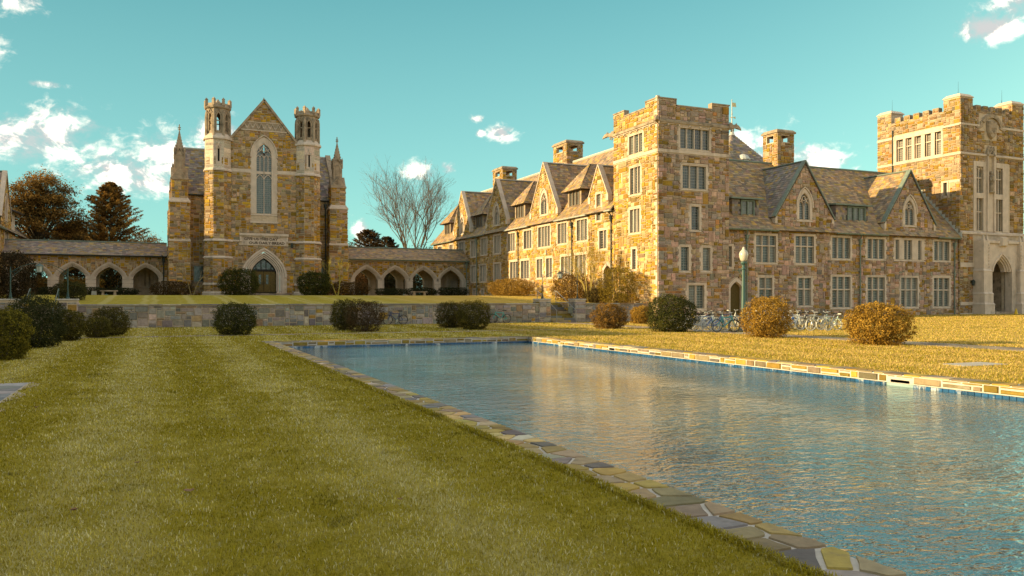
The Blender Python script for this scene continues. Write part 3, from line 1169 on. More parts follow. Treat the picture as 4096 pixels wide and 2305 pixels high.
b = MB()
b.box(PX0, IX0 + .0, PY0, PY1, -.2, -.004)
b.box(IX0, PX1, IY1, PY1, -.2, -.004)
b.box(IX1, PX1, PY0, IY1, -.2, -.004)
cop = tag(b.build('pool_coping', m_flagbed), kind='structure')
pcs = []
flag_strip(pcs, (PX0, PY0 + 8), (0, 1), (1, 0), PY1 - PY0 - 8, IX0 - PX0 + .03, -.02, .012, PAL_FLAG, .20, .44, gap=.032, split=.9, jit=.05)
flag_strip(pcs, (IX0 + .03, IY1 - .02), (1, 0), (0, 1), PX1 - IX0 - .03, PY1 - IY1 + .02, -.02, .012, PAL_COPE, .3, .7, split=.3, gap=.03)
emit(cop, 'flagstone', 'more_flagstones', pcs, m_flag, 190)
pcs = []
flag_strip(pcs, (IX1 - .03, PY0), (0, 1), (1, 0), IY1 - PY0 - .05, PX1 - IX1 + .03, -.02, .012, PAL_COPE, .26, .62, split=.3, gap=.03)
emit(cop, 'flagstone', 'more_flagstones', pcs, m_flag, 105)

# pool side walls: stones under the coping and the row of blue tiles at the water line
m_pstone = M('pool_wall_stone', attr='Col', var=.25, nscale=6, bump=.6, bscale=10, lichen=((.55, .55, .52), 1.4, .60, .74, .3))
core, pcs = MB(), []
frR = Fr((IX1 - .02, 0), (0, 1), (-1, 0))
frF = Fr((0, IY1 - .02), (1, 0), (0, -1))
SLOT = (13.1, 13.62)
wall_face(core, pcs, frR, PY0, IY1 - .06, -.20, -.012, ops=[(SLOT[0], SLOT[1], -.19, -.125), (26.0, 26.4, -.19, -.11)], pal=PAL_COPE, cw=.12, ch=.062, prot=.03)
wall_face(core, pcs, frF, IX0 + .02, IX1 - .02, -.20, -.012, pal=PAL_COPE, cw=.12, ch=.062, prot=.03)
pw = tag(core.build('pool_wall', m_flagbed), kind='structure')
emit(pw, 'stone', 'more_stones', pcs, m_pstone, 300)
m_tile = M('blue_tile', attr='Col', rough=.25, var=.2, nscale=9, spec=.5, lichen=((.62, .64, .64), 2.2, .55, .68, .8))
pcs = []
for fr_, xa, xb in ((frR, 4.0, IY1 - .06), (frF, IX0 + .05, IX1 - .06)):
    x = xa
    while x < xb:
        if not (fr_ is frR and SLOT[0] - .1 < x < SLOT[1]):
            V = [fr_.P(x, -.30, .0), fr_.P(x + .142, -.30, .0), fr_.P(x + .142, -.205, .0), fr_.P(x, -.205, .0),
                 fr_.P(x + .004, -.30, .018), fr_.P(x + .138, -.30, .018), fr_.P(x + .138, -.209, .018), fr_.P(x + .004, -.209, .018)]
            cc = R.choice([(.02, .085, .20), (.022, .10, .24), (.016, .065, .15)])
            pcs.append((V, HF, cc, (fr_.n[0], fr_.n[1], 0), view_score(fr_.P(x, -.25), (fr_.n[0], fr_.n[1], 0), .0135)))
        x += .15
emit(pw, 'tile', 'more_tiles', pcs, m_tile, 300)

# paths
def path(name, org, along, across, length, width, pal, z, limit=300, lo=.35, hi=.75):
    bb = MB()
    p = [(org[0] + along[0] * s + across[0] * q, org[1] + along[1] * s + across[1] * q) for s, q in ((0, 0), (length, 0), (length, width), (0, width))]
    bb.poly([(x, y, z - .008) for x, y in p])
    o = tag(bb.build(name, m_flagbed), kind='structure')
    pc = []
    flag_strip(pc, org, along, across, length, width, z - .012, z, pal, lo, hi, .035)
    emit(o, 'flagstone', 'more_flagstones', pc, m_flag, limit)


path('east_path', (28.0, 2.0), (0, 1), (-1, 0), 50.6, 1.9, PAL_PATHW, .014)
path('cross_path', (-9.0, 39.85), (1, 0), (0, 1), 35.1, .95, PAL_PATHW, .014, 200)
path('west_path', (-2.45, 2.0), (0, 1), (-1, 0), 17.3, 2.4, PAL_PATH, .014, 120)
path('terrace_path', (26.5, 57.0), (0, 1), (1, 0), 18.0, 1.8, PAL_PATHW, 0.0, 1) if False else None
m_sand = M('bare_sandy_soil', (.40, .32, .23), var=.35, nscale=9, bump=.6, bscale=50)
V = []
b = MB()
yy = np.linspace(9.0, 19.6, 40)
L = [(-2.45, y) for y in yy]
Rr = [(-2.30 + .10 * math.sin(y * 3.1) + R.uniform(-.05, .07), y) for y in yy]
for i in range(len(yy) - 1):
    b.poly([(*L[i], .006), (*Rr[i], .006), (*Rr[i + 1], .006), (*L[i + 1], .006)])
tag(b.build('soil_edge', m_sand), kind='structure')

# access cover in the east lawn
m_conc = M('concrete', (.40, .37, .33), var=.2, nscale=4, bump=.3)
b = MB()
b.box(19.0, 20.6, 14.2, 15.0, -.05, .02)
e = b.build('access_cover', m_conc)
tag(e, 'flat concrete access cover set in the sunny grass right of the pool', 'cover')

# ------------------------------------------------------------------ retaining wall, piers, stairs
def retaining(a0, a1, label, limit):
    t_ = empty('retaining_wall', ((a0 + a1) / 2, 53.2, 0), label, 'wall')
    core, pc = MB(), []
    fr = facing_b(53.0)
    wall_face(core, pc, fr, a0, a1, -.02, 1.34, pal=PAL_BLUE, cw=.15, ch=.12, prot=.055)
    core.poly([(a0, 53.0, 1.34), (a1, 53.0, 1.34), (a1, 53.5, 1.34), (a0, 53.5, 1.34)])
    wl = core.build('wall', m_mortar, t_)
    emit(wl, 'stone', 'more_stones', pc, m_grey, limit)
    x = a0
    while x < a1:
        l_ = min(R.uniform(.7, 1.3), a1 - x)
        q = MB()
        q.hexa([(x + .006, 52.9, 1.345), (x + l_ - .006, 52.9, 1.345), (x + l_ - .006, 53.48, 1.345), (x + .006, 53.48, 1.345),
                (x + .02, 52.915, 1.415), (x + l_ - .02, 52.915, 1.415), (x + l_ - .02, 53.47, 1.415), (x + .02, 53.47, 1.415)], pick(PAL_BLUE))
        q.build('coping_stone', m_grey, t_)
        x += l_
    return t_


retaining(-4.27, 25.46, 'long grey stone retaining wall below the terrace in front of the dining hall', 300)
retaining(29.32, 34.98, 'short grey stone retaining wall right of the steps, running up to the corner tower', 150)
retaining(-30.0, -8.15, 'grey stone retaining wall at the far left edge behind the dark shrubs', 60)


def pier(a0, a1, label):
    t_ = empty('stair_pier', ((a0 + a1) / 2, 53.4, 0), label, 'pier', 'stone piers beside the terrace steps')
    core, pc = MB(), []
    wall_face(core, pc, facing_b(52.92), a0, a1, -.02, 1.66, pal=PAL_BLUE, cw=.15, ch=.13, prot=.05)
    wall_face(core, pc, Fr((a0, 0), (0, 1), (-1, 0)), 52.92, 54.0, -.02, 1.66, pal=PAL_BLUE, cw=.15, ch=.13, prot=.05)
    wall_face(core, pc, Fr((a1, 0), (0, 1), (1, 0)), 52.92, 54.0, -.02, 1.66, pal=PAL_BLUE, cw=.15, ch=.13, prot=.05)
    core.poly([(a0, 52.92, 1.66), (a1, 52.92, 1.66), (a1, 54.0, 1.66), (a0, 54.0, 1.66)])
    core.poly([(a0, 54.0, 0), (a1, 54.0, 0), (a1, 54.0, 1.66), (a0, 54.0, 1.66)])
    wl = core.build('core', m_mortar, t_)
    emit(wl, 'stone', 'more_stones', pc, m_grey, 300)
    q = MB()
    q.hexa([(a0 - .05, 52.86, 1.662), (a1 + .05, 52.86, 1.662), (a1 + .05, 54.05, 1.662), (a0 - .05, 54.05, 1.662),
            (a0 - .02, 52.9, 1.745), (a1 + .02, 52.9, 1.745), (a1 + .02, 54.0, 1.745), (a0 - .02, 54.0, 1.745)], (.40, .36, .31))
    q.build('cap', m_grey, t_)


pier(25.48, 26.38, 'squat stone pier left of the terrace steps under a lamp post')
pier(28.42, 29.30, 'squat stone pier right of the terrace steps under a lamp post')
pier(-5.28, -4.29, 'squat stone pier at the left end of the long retaining wall')
pier(-8.13, -7.22, 'squat stone pier at the far left behind the dark rounded shrubs')


def stairs(a0, a1, label, limit):
    t_ = empty('stone_steps', ((a0 + a1) / 2, 53.0, 0), label, 'steps')
    n = 9
    for i in range(n):
        q = MB()
        y0 = 52.6 + i * .33
        z1 = (i + 1) * .157
        k = 3
        xs_ = [a0 + .01] + sorted(a0 + (a1 - a0) * R.uniform(.2, .8) for _ in range(2)) + [a1 - .01]
        for xa, xb in zip(xs_, xs_[1:]):
            q.hexa([(xa + .004, y0, z1 - .157), (xb - .004, y0, z1 - .157), (xb - .004, y0 + .5, z1 - .157), (xa + .004, y0 + .5, z1 - .157),
                    (xa + .01, y0 - .02, z1), (xb - .01, y0 - .02, z1), (xb - .01, y0 + .5, z1), (xa + .01, y0 + .5, z1)], pick(PAL_COPE))
        q.build('step', m_flag, t_)
    for x, s in ((a0, 1), (a1, -1)):
        core, pc = MB(), []
        wall_face(core, pc, Fr((x, 0), (0, 1), (s, 0)), 54.0, 56.0, 0, 1.5, pal=PAL_GOLD, cw=.15, ch=.12)
        wl = core.build('cheek_wall', m_mortar, t_)
        emit(wl, 'stone', 'more_stones', pc, m_stone, 40)


stairs(*STAIRS[0], 'stone steps rising through the retaining wall towards the sunlit wing', 300)
stairs(*STAIRS[1], 'stone steps behind the dark shrubs at far left', 300)


def handrail(a, label, mat, y0=52.35, y1=55.6):
    t_ = empty('handrail', (a, y0, 0), label, 'handrail')
    b = MB()
    b.tube([(a, y0 - .02, .86), (a, y0 + .12, .92), (a, y1, .92 + 1.41), (a, y1 + .35, .92 + 1.43), (a, y1 + .38, .92 + 1.30)], .025, 6)
    b.build('rail', mat, t_)
    for y, z0, z1 in ((y0 + .05, 0, .9), (y1 + .1, 1.4, 2.33)):
        b = MB()
        b.tube([(a, y, z0), (a, y, z1)], .024, 6)
        b.build('post', mat, t_)


m_steel = M('worn_steel', (.30, .30, .29), var=.2, rough=.4, metal=.6)
handrail(26.62, 'left steel handrail on the terrace steps by the sunlit wing', m_steel)
handrail(28.22, 'right steel handrail on the terrace steps by the sunlit wing', m_steel)
handrail(-7.0, 'left of the two green handrails above the dark shrubs at far left', m_green)
handrail(-5.5, 'right of the two green handrails above the dark shrubs at far left', m_green)


def lamp_arch(xa, xb, label, mat):
    t_ = empty('lantern_arch', ((xa + xb) / 2, 53.4, 1.745), label, 'lamp', 'wrought iron lantern arches over the steps')
    for x in (xa, xb):
        b = MB()
        b.lathe(x, 53.4, [(.10, 1.747), (.10, 1.80), (.06, 1.84), (.035, 2.0), (.03, 3.4), (.012, 3.58)], 8)
        for k in range(4):
            a = k * PI / 2 + .7
            b.tube([(x + .10 * math.cos(a), 53.4 + .10 * math.sin(a), 1.75), (x + .03 * math.cos(a), 53.4 + .03 * math.sin(a), 2.15)], .012, 4)
        b.build('post', mat, t_)
    b = MB()
    xm = (xa + xb) / 2
    pts = [(xa + (xb - xa) * i / 20, 53.4, 3.25 + .55 * (1 - ((i - 10) / 10) ** 2)) for i in range(21)]
    b.tube(pts, .016, 5)
    for s in (-1, 1):
        x0 = xm + s * (xb - xa) / 2
        b.tube([(x0, 53.4, 2.75), (x0 - s * .12, 53.4, 3.05), (x0 - s * .45, 53.4, 3.35), (x0 - s * .62, 53.4, 3.50)], .012, 5)
        b.tube([(x0 - s * .25 + .09 * math.cos(k), 53.4, 3.28 + .09 * math.sin(k)) for k in np.linspace(0, 6.2, 10)], .009, 4)
    b.build('arch', mat, t_)
    b = MB()
    b.prism(xm, 53.4, .13, .17, 3.28, 3.62, 6)
    gl = b.build('lantern_glass', m_lglass, t_)
    b = MB()
    b.prism(xm, 53.4, .22, .05, 3.62, 3.76, 6)
    b.prism(xm, 53.4, .13, .16, 3.24, 3.28, 6)
    b.tube([(xm, 53.4, 3.76), (xm, 53.4, 3.84)], .02, 5)
    for k in range(6):
        a = PI / 6 + k * PI / 3
        b.tube([(xm + .155 * math.cos(a), 53.4 + .155 * math.sin(a), 3.28), (xm + .20 * math.cos(a), 53.4 + .20 * math.sin(a), 3.62)], .012, 4)
    b.build('lantern_cage', mat, t_)


m_lglass = M('frosted_glass', (.42, .45, .43), var=.1, rough=.35, spec=.5)
lamp_arch(25.93, 28.86, 'iron lantern on a thin arch over the steps by the sunlit wing', m_iron)
lamp_arch(-7.67, -4.80, 'green iron lantern on a thin arch over the steps at far left', m_green)

# ------------------------------------------------------------------ dining hall
HX = 9.95                                             # its axis
hall = empty('dining_hall', (HX, 90.0, 2.0), 'gothic stone dining hall with two octagonal turrets and a tall traceried window', 'building')
core, pcs = MB(), []
trim, wtrim = MB(), MB()
HB = 2.02


def ledge(mb, fr, x0, x1, z, h=.18, out=.14):
    mb.hexa([fr.P(x0, z - h, -.02), fr.P(x1, z - h, -.02), fr.P(x1, z, -.02), fr.P(x0, z, -.02),
             fr.P(x0, z - h, out * .9), fr.P(x1, z - h, out * .9), fr.P(x1, z - h * .45, out), fr.P(x0, z - h * .45, out)])


# front gable
FB = 85.6
fF = facing_b(FB)
sl = (22.0 - 17.75) / 3.35
door_arch = arch(HX, 1.24, 4.35, 1.55, 12)
big_arch = arch(HX, .74, 16.35, 1.20, 12)
gx0, gx1 = HX - 3.9, HX + 3.9
top = [(gx0, 17.75), (HX - 3.35, 17.75), (HX, 22.0), (HX + 3.35, 17.75), (gx1, 17.75)]
ops = [(HX - 1.82, HX + 1.82, HB, arch(HX, 1.82, 4.35, 2.20, 12)), (HX - .74, HX + .74, 10.45, big_arch)]
excl = [arch_excl(HX, 2.22, HB - .1, 4.35, 2.60), arch_excl(HX, 1.36, 9.45, 16.3, 2.0), (HX - 2.4, HX + 2.4, 7.2, 8.4), (gx0, gx1, 7.5, 7.72),
        (gx0, gx1, 14.55, 14.9), (HX - 2.4, HX + 2.4, 18.9, 19.72)]
wall_face(core, pcs, fF, gx0, gx1, HB, top, ops, excl, PAL_WARM, depth=.5)
# string course, frieze, gable copings
for xa, xb in ((gx0, HX - 1.30), (HX + 1.30, gx1)):
    trim.fbox(fF, xa, xb, 14.57, 14.88, -.02, .05)
for xa, xb in ((gx0, HX - 2.42), (HX + 2.42, gx1)):
    ledge(trim, fF, xa, xb, 7.72, .2, .13)
fz0, fz1 = 18.95, 19.70
hwz = lambda z: (22.0 - z) / sl - .12
wtrim.hexa([fF.P(HX - hwz(fz0), fz0, -.02), fF.P(HX + hwz(fz0), fz0, -.02), fF.P(HX + hwz(fz1), fz1, -.02), fF.P(HX - hwz(fz1), fz1, -.02),
           fF.P(HX - hwz(fz0), fz0, .03), fF.P(HX + hwz(fz0), fz0, .03), fF.P(HX + hwz(fz1), fz1, .03), fF.P(HX - hwz(fz1), fz1, .03)])
trim.fbox(fF, HX - hwz(fz0), HX + hwz(fz0), fz0 - .1, fz0, -.02, .09)
trim.fbox(fF, HX - hwz(fz1), HX + hwz(fz1), fz1, fz1 + .07, -.02, .08)
zig = []
nz_ = 14
for i in range(nz_ + 1):
    x = HX - 1.95 + 3.9 * i / nz_
    zig.append((x, fz0 + .08 if i % 2 else fz1 - .08))
trim.bar(fF, zig, .09, .03, .10)
for i in range(nz_):
    x = HX - 1.95 + 3.9 * (i + .5) / nz_
    z = (fz0 + fz1) / 2 + (.0)
    trim.fbox(fF, x - .06 - .07 * (1 if i % 2 else -1), x + .06 - .07 * (1 if i % 2 else -1), z - .16, z - .04, .03, .07, chamf=.03)
for s in (-1, 1):
    pts = [(HX + s * 3.42, 17.72), (HX, 22.05)]
    wtrim.bar(fF, pts, .21, -.55, .20)
wtrim.prism(HX, FB + .2, .15, .0, 22.0, 22.40, 4)
# doorway mouldings
for q, wd, d0, d1 in ((.08, .13, -.45, -.20), (.25, .13, -.4, -.08), (.44, .14, -.4, .02), (.64, .15, -.3, .10), (.86, .19, -.05, .16)):
    a_ = arch(HX, 1.24 + q, 4.35, 1.55 + q * 1.12, 14)
    trim.bar(fF, [(HX - 1.24 - q, HB + (.45 if q < .7 else 1.9))] + a_ + [(HX + 1.24 + q, HB + (.45 if q < .7 else 1.9))], wd, d0, d1)
for s in (-1, 1):
    for q in (.18, .38, .57):
        x = HX + s * (1.24 + q)
        for zz_, r_ in ((HB + .42, .09), (4.25, .085)):
            trim.fbox(fF, x - r_, x + r_, zz_ - .1, zz_ + .1, -.3, .02, chamf=.02)
        trim.tube([fF.P(x, HB + .4, -.02), fF.P(x, 4.3, -.02)], .05, 6)
    xa, xb = sorted((HX + s * 1.24, HX + s * 2.05))
    trim.fbox(fF, xa, xb, HB - .05, HB + .36, -.4, .22)
    xa, xb = sorted((HX + s * 1.98, HX + s * 2.3))
    trim.fbox(fF, xa, xb, 3.9, 4.3, -.02, .12, chamf=.03)
    k = 0
    z = HB + .4
    while z < 3.9:
        e_ = .22 if k % 2 else .0
        xa, xb = sorted((HX + s * 1.9, HX + s * (2.05 + e_)))
        trim.fbox(fF, xa, xb, z, z + .34, -.05, .05)
        z += .35
        k += 1
# the inscription panel with its hood
trim.fbox(fF, HX - 2.20, HX + 2.20, 7.20, 8.06, -.02, .08)
trim.fbox(fF, HX - 2.42, HX + 2.42, 8.16, 8.38, -.02, .30)
trim.fbox(fF, HX - 2.32, HX + 2.32, 8.06, 8.16, -.02, .18)
for s in (-1, 1):
    xa, xb = sorted((HX + s * 2.20, HX + s * 2.38))
    trim.fbox(fF, xa, xb, 7.55, 8.16, -.02, .16)
for s in (-.9, 0, .9):
    trim.fbox(fF, HX + s * 1.6 - .12, HX + s * 1.6 + .12, 7.98, 8.16, .08, .24, chamf=.04)


def lettering(parent, text, fr, x, z, size, d, mat, sx=1.0, name='lettering'):
    cu = bpy.data.curves.new('tmp_text', 'FONT')
    cu.body = text
    cu.size = size
    cu.extrude = .012
    cu.offset = .012
    cu.align_x = 'CENTER'
    cu.space_character = 1.02
    cu.resolution_u = 2
    ot = bpy.data.objects.new('tmp_text', cu)
    col.objects.link(ot)
    dg = bpy.context.evaluated_depsgraph_get()
    me = bpy.data.meshes.new_from_object(ot.evaluated_get(dg))
    bpy.data.objects.remove(ot)
    bb = MB()
    for p in me.polygons:
        bb.poly([fr.P(x + me.vertices[i].co.x * sx, z + me.vertices[i].co.y, d + me.vertices[i].co.z) for i in p.vertices])
    return bb.build(name, mat, parent)


m_letter = M('carved_letters', (.075, .05, .032), var=.15)
lettering(hall, 'GIVE\u00b7US\u00b7THIS\u00b7DAY', fF, HX - .32, 7.70, .36, .085, m_letter, 1.12)
lettering(hall, 'OUR\u00b7DAILY\u00b7BREAD', fF, HX + .28, 7.31, .36, .085, m_letter, 1.13)
for xa, xb, za in ((HX + 1.55, HX + 2.05, 7.70), (HX - 2.05, HX - 1.50, 7.31)):
    for k in range(3):
        trim.bar(fF, [(xa + (xb - xa) * i / 8, za + .05 + .08 * k + .05 * math.sin(i * 1.3 + k)) for i in range(9)], .03, .08, .10)
# doors
b = MB()
da = arch(HX, 1.24, 4.35, 1.55, 12)
for s in (-1, 1):
    xa, xb = sorted((HX + s * .02, HX + s * 1.22))
    d_ = MB()
    d_.fbox(fF, xa, xb, HB + .38, 4.55, -.50, -.44)
    for i in range(2):
        for zA, zB in ((HB + .5, HB + 1.15), (HB + 1.25, 4.4)):
            w_ = (xb - xa - .24) / 2
            x0_ = xa + .08 + i * (w_ + .08)
            if i == (1 if s < 0 else 0) and zA > HB + 1:
                continue
            d_.fbox(fF, x0_, x0_ + w_, zA, zB, -.44, -.415, chamf=.03)
    dob = d_.build('door', m_wood, hall)
    g_ = MB()
    xw = HX + s * .36
    g_.fbox(fF, xw - .12, xw + .12, 3.25, 4.2, -.45, -.425)
    g_.build('pane', m_glass, dob)
    g_ = MB()
    g_.tube([fF.P(HX + s * .1, 3.2, -.40), fF.P(HX + s * .1, 3.45, -.40)], .025, 5)
    g_.build('handle', m_iron, dob)
b = MB()
b.fbox(fF, HX - 1.24, HX + 1.24, 4.55, 4.75, -.5, -.38)
b.bar(fF, [(HX - 1.18, 4.75)] + arch(HX, 1.18, 4.35, 1.48, 10) + [(HX + 1.18, 4.75)], .1, -.5, -.4)
for i in range(1, 5):
    x = HX - 1.24 + 2.48 * i / 5
    b.fbox(fF, x - .04, x + .04, 4.7, 4.35 + 1.5 * (1 - abs(x - HX) / 1.5), -.5, -.42)
fan = b.build('fanlight_frame', m_dark, hall)
b = MB()
b.poly([fF.P(x, max(z, 4.6), -.49) for x, z in [(HX - 1.2, 4.6)] + arch(HX, 1.2, 4.35, 1.5, 10) + [(HX + 1.2, 4.6)]])
b.poly([fF.P(x, max(z, 4.6), -.51) for x, z in [(HX - 1.2, 4.6)] + arch(HX, 1.2, 4.35, 1.5, 10) + [(HX + 1.2, 4.6)]])
b.build('pane', m_glass, fan)
b = MB()
for i in range(3):
    b.box(HX - 2.6 + i * .2, HX + 2.6 - i * .2, FB - 1.5 + i * .35, FB + .55, HB - .08 + i * .12, HB + .04 + i * .12)
b.build('doorstep', m_lime2, hall)
b = MB()
b.box(HX - 1.6, HX + 1.6, FB + .56, FB + .62, HB - .1, 6.4)
b.build('dark_backing', m_dark, hall)  # dark sheet standing in for the unlit space behind the doors
b = MB()      # wall lantern right of the panel
lx = HX + 2.75
b.prism(lx, FB - .3, .10, .13, 6.95, 7.35, 6)
b.prism(lx, FB - .3, .17, .03, 7.35, 7.5, 6)
b.fbox(fF, lx - .04, lx + .04, 7.3, 7.38, 0, .3)
b.build('wall_lantern', m_iron, hall)
# the great window
gothic_window(hall, fF, HX, .74, 10.45, 16.35, 1.20, ring=.52, n=2, glass=m_glassd, mid=14.62)
for s in (-1, 1):                                         # upper lights are halved, cusped heads under the transom
    xm = HX + s * .395
    trim.fbox(fF, xm - .03, xm + .03, 14.75, 16.3, -.2, -.05)
    trim.bar(fF, arch(xm, .34, 14.0, .42, 6), .07, -.2, -.05)
    for k in (-1, 1):
        trim.bar(fF, arch(xm + k * .17, .15, 16.15, .25, 5), .05, -.2, -.05)
trim.fbox(fF, HX - 1.38, HX + 1.38, 9.45, 9.62, -.02, .18)

# turrets
OCT = [math.radians(-90 + 45 * k) for k in (-2, -1, 0, 1, 2)]
turret_pcs = []


def turret(cx, cy):
    tw = MB()
    lim = MB()
    lim2 = MB()
    cc = MB()
    for (r, z0, z1, pal) in ((1.30, HB, 5.80, PAL_WARM), (1.25, 5.98, 7.50, PAL_WARM), (1.20, 7.66, 14.52, PAL_WARM)):
        for ph in OCT:
            n = (math.cos(ph), math.sin(ph))
            dr = (-n[1], n[0])
            wd = 2 * r * math.tan(PI / 8)
            fr = Fr((cx + n[0] * r - dr[0] * wd / 2, cy + n[1] * r - dr[1] * wd / 2), dr, n)
            wall_face(core, pcs, fr, 0, wd, z0, z1, pal=pal, cw=.14, big=1.0)
        cc.prism(cx, cy, r - .02, r - .02, z0, z1, 8)
    for (r0, r1, z0, z1) in ((1.48, 1.48, HB - .05, HB + .30), (1.48, 1.36, HB + .30, HB + .45), (1.42, 1.42, 3.1, 3.22), (1.42, 1.31, 3.22, 3.40), (1.42, 1.42, 5.78, 5.86), (1.42, 1.26, 5.86, 6.02), (1.40, 1.40, 7.46, 7.56), (1.40, 1.22, 7.56, 7.74)):
        lim2.prism(cx, cy, r0, r1, z0, z1, 8)
    lim2.build_split('turret_ledge', m_lime, hall)
    core.v  # the stone shaft is part of the hall wall
    # limestone stage with a slit
    for ph in OCT:
        n = (math.cos(ph), math.sin(ph))
        dr = (-n[1], n[0])
        r = 1.20
        wd = 2 * r * math.tan(PI / 8)
        fr = Fr((cx + n[0] * r - dr[0] * wd / 2, cy + n[1] * r - dr[1] * wd / 2), dr, n)
        front = abs(ph + PI / 2) < .1
        op = [(wd / 2 - .09, wd / 2 + .09, 15.4, [(wd / 2 - .09, 16.6), (wd / 2, 16.85), (wd / 2 + .09, 16.6)])] if front else []
        wall_face(lim, [], fr, 0, wd, 14.6, 17.7, ops=op, stones=False)
        wall_face(MB(), lime_pcs, fr, .01, wd - .01, 14.62, 17.7, ops=op, excl=[(0, wd, 15.1, 15.9) if R.random() < .75 else (0, 0, 0, 0)], pal=PAL_LIME, cw=.24, ch=.155, prot=.012, big=1.3)
        wall_face(MB(), pcs, fr, .05, wd - .05, 15.1, 15.9, ops=op, excl=[(wd * R.uniform(.35, .6), wd, 15, 16)] if not front else [(wd * .3, wd * .7, 15, 16)], cw=.15, prot=.02)
        if front:
            lim.bar(fr, arch(wd / 2, .15, 16.6, .4, 6), .06, -.02, .09)
            lim.fbox(fr, wd / 2 - .05, wd / 2 + .05, 17.0, 17.3, .0, .1, chamf=.02)
            lim.fbox(fr, wd / 2 - .12, wd / 2 + .12, 17.12, 17.2, .0, .08)
            dk = MB()
            dk.fbox(fr, wd / 2 - .1, wd / 2 + .1, 15.4, 16.8, -.26, -.22)
            dk.build('slit_pane', m_dark, hall)
    lim.prism(cx, cy, 1.34, 1.34, 14.48, 14.60, 8)
    lim.prism(cx, cy, 1.34, 1.21, 14.60, 14.78, 8)
    lim.prism(cx, cy, 1.36, 1.36, 17.62, 17.76, 8)
    lim.prism(cx, cy, 1.36, 1.06, 17.76, 18.2, 8)
    # lantern stage: corner shafts, pierced panels, crown
    R8 = 1.06
    for k in range(8):
        ph = -PI / 2 + k * PI / 4
        n = (math.cos(ph), math.sin(ph))
        dr = (-n[1], n[0])
        wd = 2 * R8 * math.tan(PI / 8)
        fr = Fr((cx + n[0] * R8 - dr[0] * wd / 2, cy + n[1] * R8 - dr[1] * wd / 2), dr, n)
        aw = arch(wd / 2, .17, 19.85, .38, 6)
        wall_face(tw, [], fr, 0, wd, 18.1, 20.75, ops=[(wd / 2 - .17, wd / 2 + .17, 18.5, aw)], stones=False, depth=.2)
        tw.bar(fr, [(wd / 2 - .22, 18.4)] + arch(wd / 2, .22, 19.85, .46, 6) + [(wd / 2 + .22, 18.4)], .08, -.05, .06)
        tw.bar(fr, [(wd / 2 - .36, 20.05), (wd / 2, 20.62), (wd / 2 + .36, 20.05)], .06, -.02, .08)
        tw.fbox(fr, wd / 2 - .2, wd / 2 + .2, 18.9 + .55, 18.98 + .55, -.15, .0)
        vx, vy = cx + (n[0] * R8 - dr[0] * wd / 2) * 1.03, cy + (n[1] * R8 - dr[1] * wd / 2) * 1.03
        tw.prism(vx, vy, .13, .12, 18.0, 20.1, 6)
        tw.prism(vx, vy, .12, .06, 20.1, 20.5, 6)
        # merlons on the crown
        tw.prism(vx * 1.0, vy, .14, .13, 20.95, 21.55, 4, rot=ph)
        tw.prism(vx, vy, .16, .0, 21.55, 21.78, 4, rot=ph)
        tw.fbox(fr, .08, wd - .08, 20.95, 21.22, -.12, .06)
        tw.fbox(fr, wd / 2 - .1, wd / 2 + .1, 20.72, 20.9, .0, .2, chamf=.05)
    tw.prism(cx, cy, 1.20, 1.26, 20.72, 20.86, 8)
    tw.prism(cx, cy, 1.26, 1.14, 20.86, 20.98, 8)
    tw.prism(cx, cy, .62, .0, 20.98, 21.85, 8)
    o1 = lim.build('turret', m_lime, hall)
    tw.build('turret_lantern', m_lime2, o1)
    cc.build('turret_core', m_mortar, o1)
    return o1


lime_pcs = []
for cx in (HX - 4.42, HX + 4.42):
    tb = turret(cx, 86.05)

# transverse body behind the gable: walls, corner buttresses, roofs
BB, BR = 88.5, 98.5
fB = facing_b(BB)
ext0, ext1 = HX - 8.1, HX + 8.1
for xa, xb in ((ext0, HX - 3.6), (HX + 3.6, ext1)):
    wx = xa + 1.55 if xa < HX else xb - 2.6
    wall_face(core, pcs, fB, xa, xb, HB - .3, 12.5, ops=[(wx, wx + 1.05, 3.5, 5.1)], pal=PAL_WARM)
    b = MB()
    for q in ((wx - .16, wx, 3.4, 5.25), (wx + 1.05, wx + 1.21, 3.4, 5.25), (wx, wx + 1.05, 5.1, 5.25), (wx - .2, wx + 1.25, 3.3, 3.5)):
        b.fbox(fB, *q, -.05, .06)
    wo_ = b.build('window', m_lime2, hall)
    b = MB()
    b.fbox(fB, wx, wx + 1.05, 3.5, 5.1, -.2, -.17)
    b.build('pane', m_glass, wo_)
fL = facing_a(ext0)
fR_ = Fr((ext1, 0), (0, 1), (1, 0))
gtop = [(BB, 12.5), ((BB + BR) / 2, 17.9), (BR, 12.5)]
wall_face(core, pcs, fL, BB, BR, HB - .3, gtop, ops=[], pal=PAL_WARM)
wall_face(core, pcs, fR_, BB, BR, HB - .3, gtop, pal=PAL_WARM, stones=False)
for sx, fr in ((-1, fL), (1, fR_)):
    wtrim.bar(fr, [(BB - .2, 12.3), ((BB + BR) / 2, 18.1), (BR + .2, 12.3)], .34, -.4, .15)
# side walls of the gable block
wall_face(core, pcs, facing_a(HX - 4.0), FB, BB + .1, HB, 17.6, pal=PAL_WARM)
core.poly([(HX + 4.0, FB, HB), (HX + 4.0, BB + 2, HB), (HX + 4.0, BB + 2, 17.6), (HX + 4.0, FB, 17.6)])


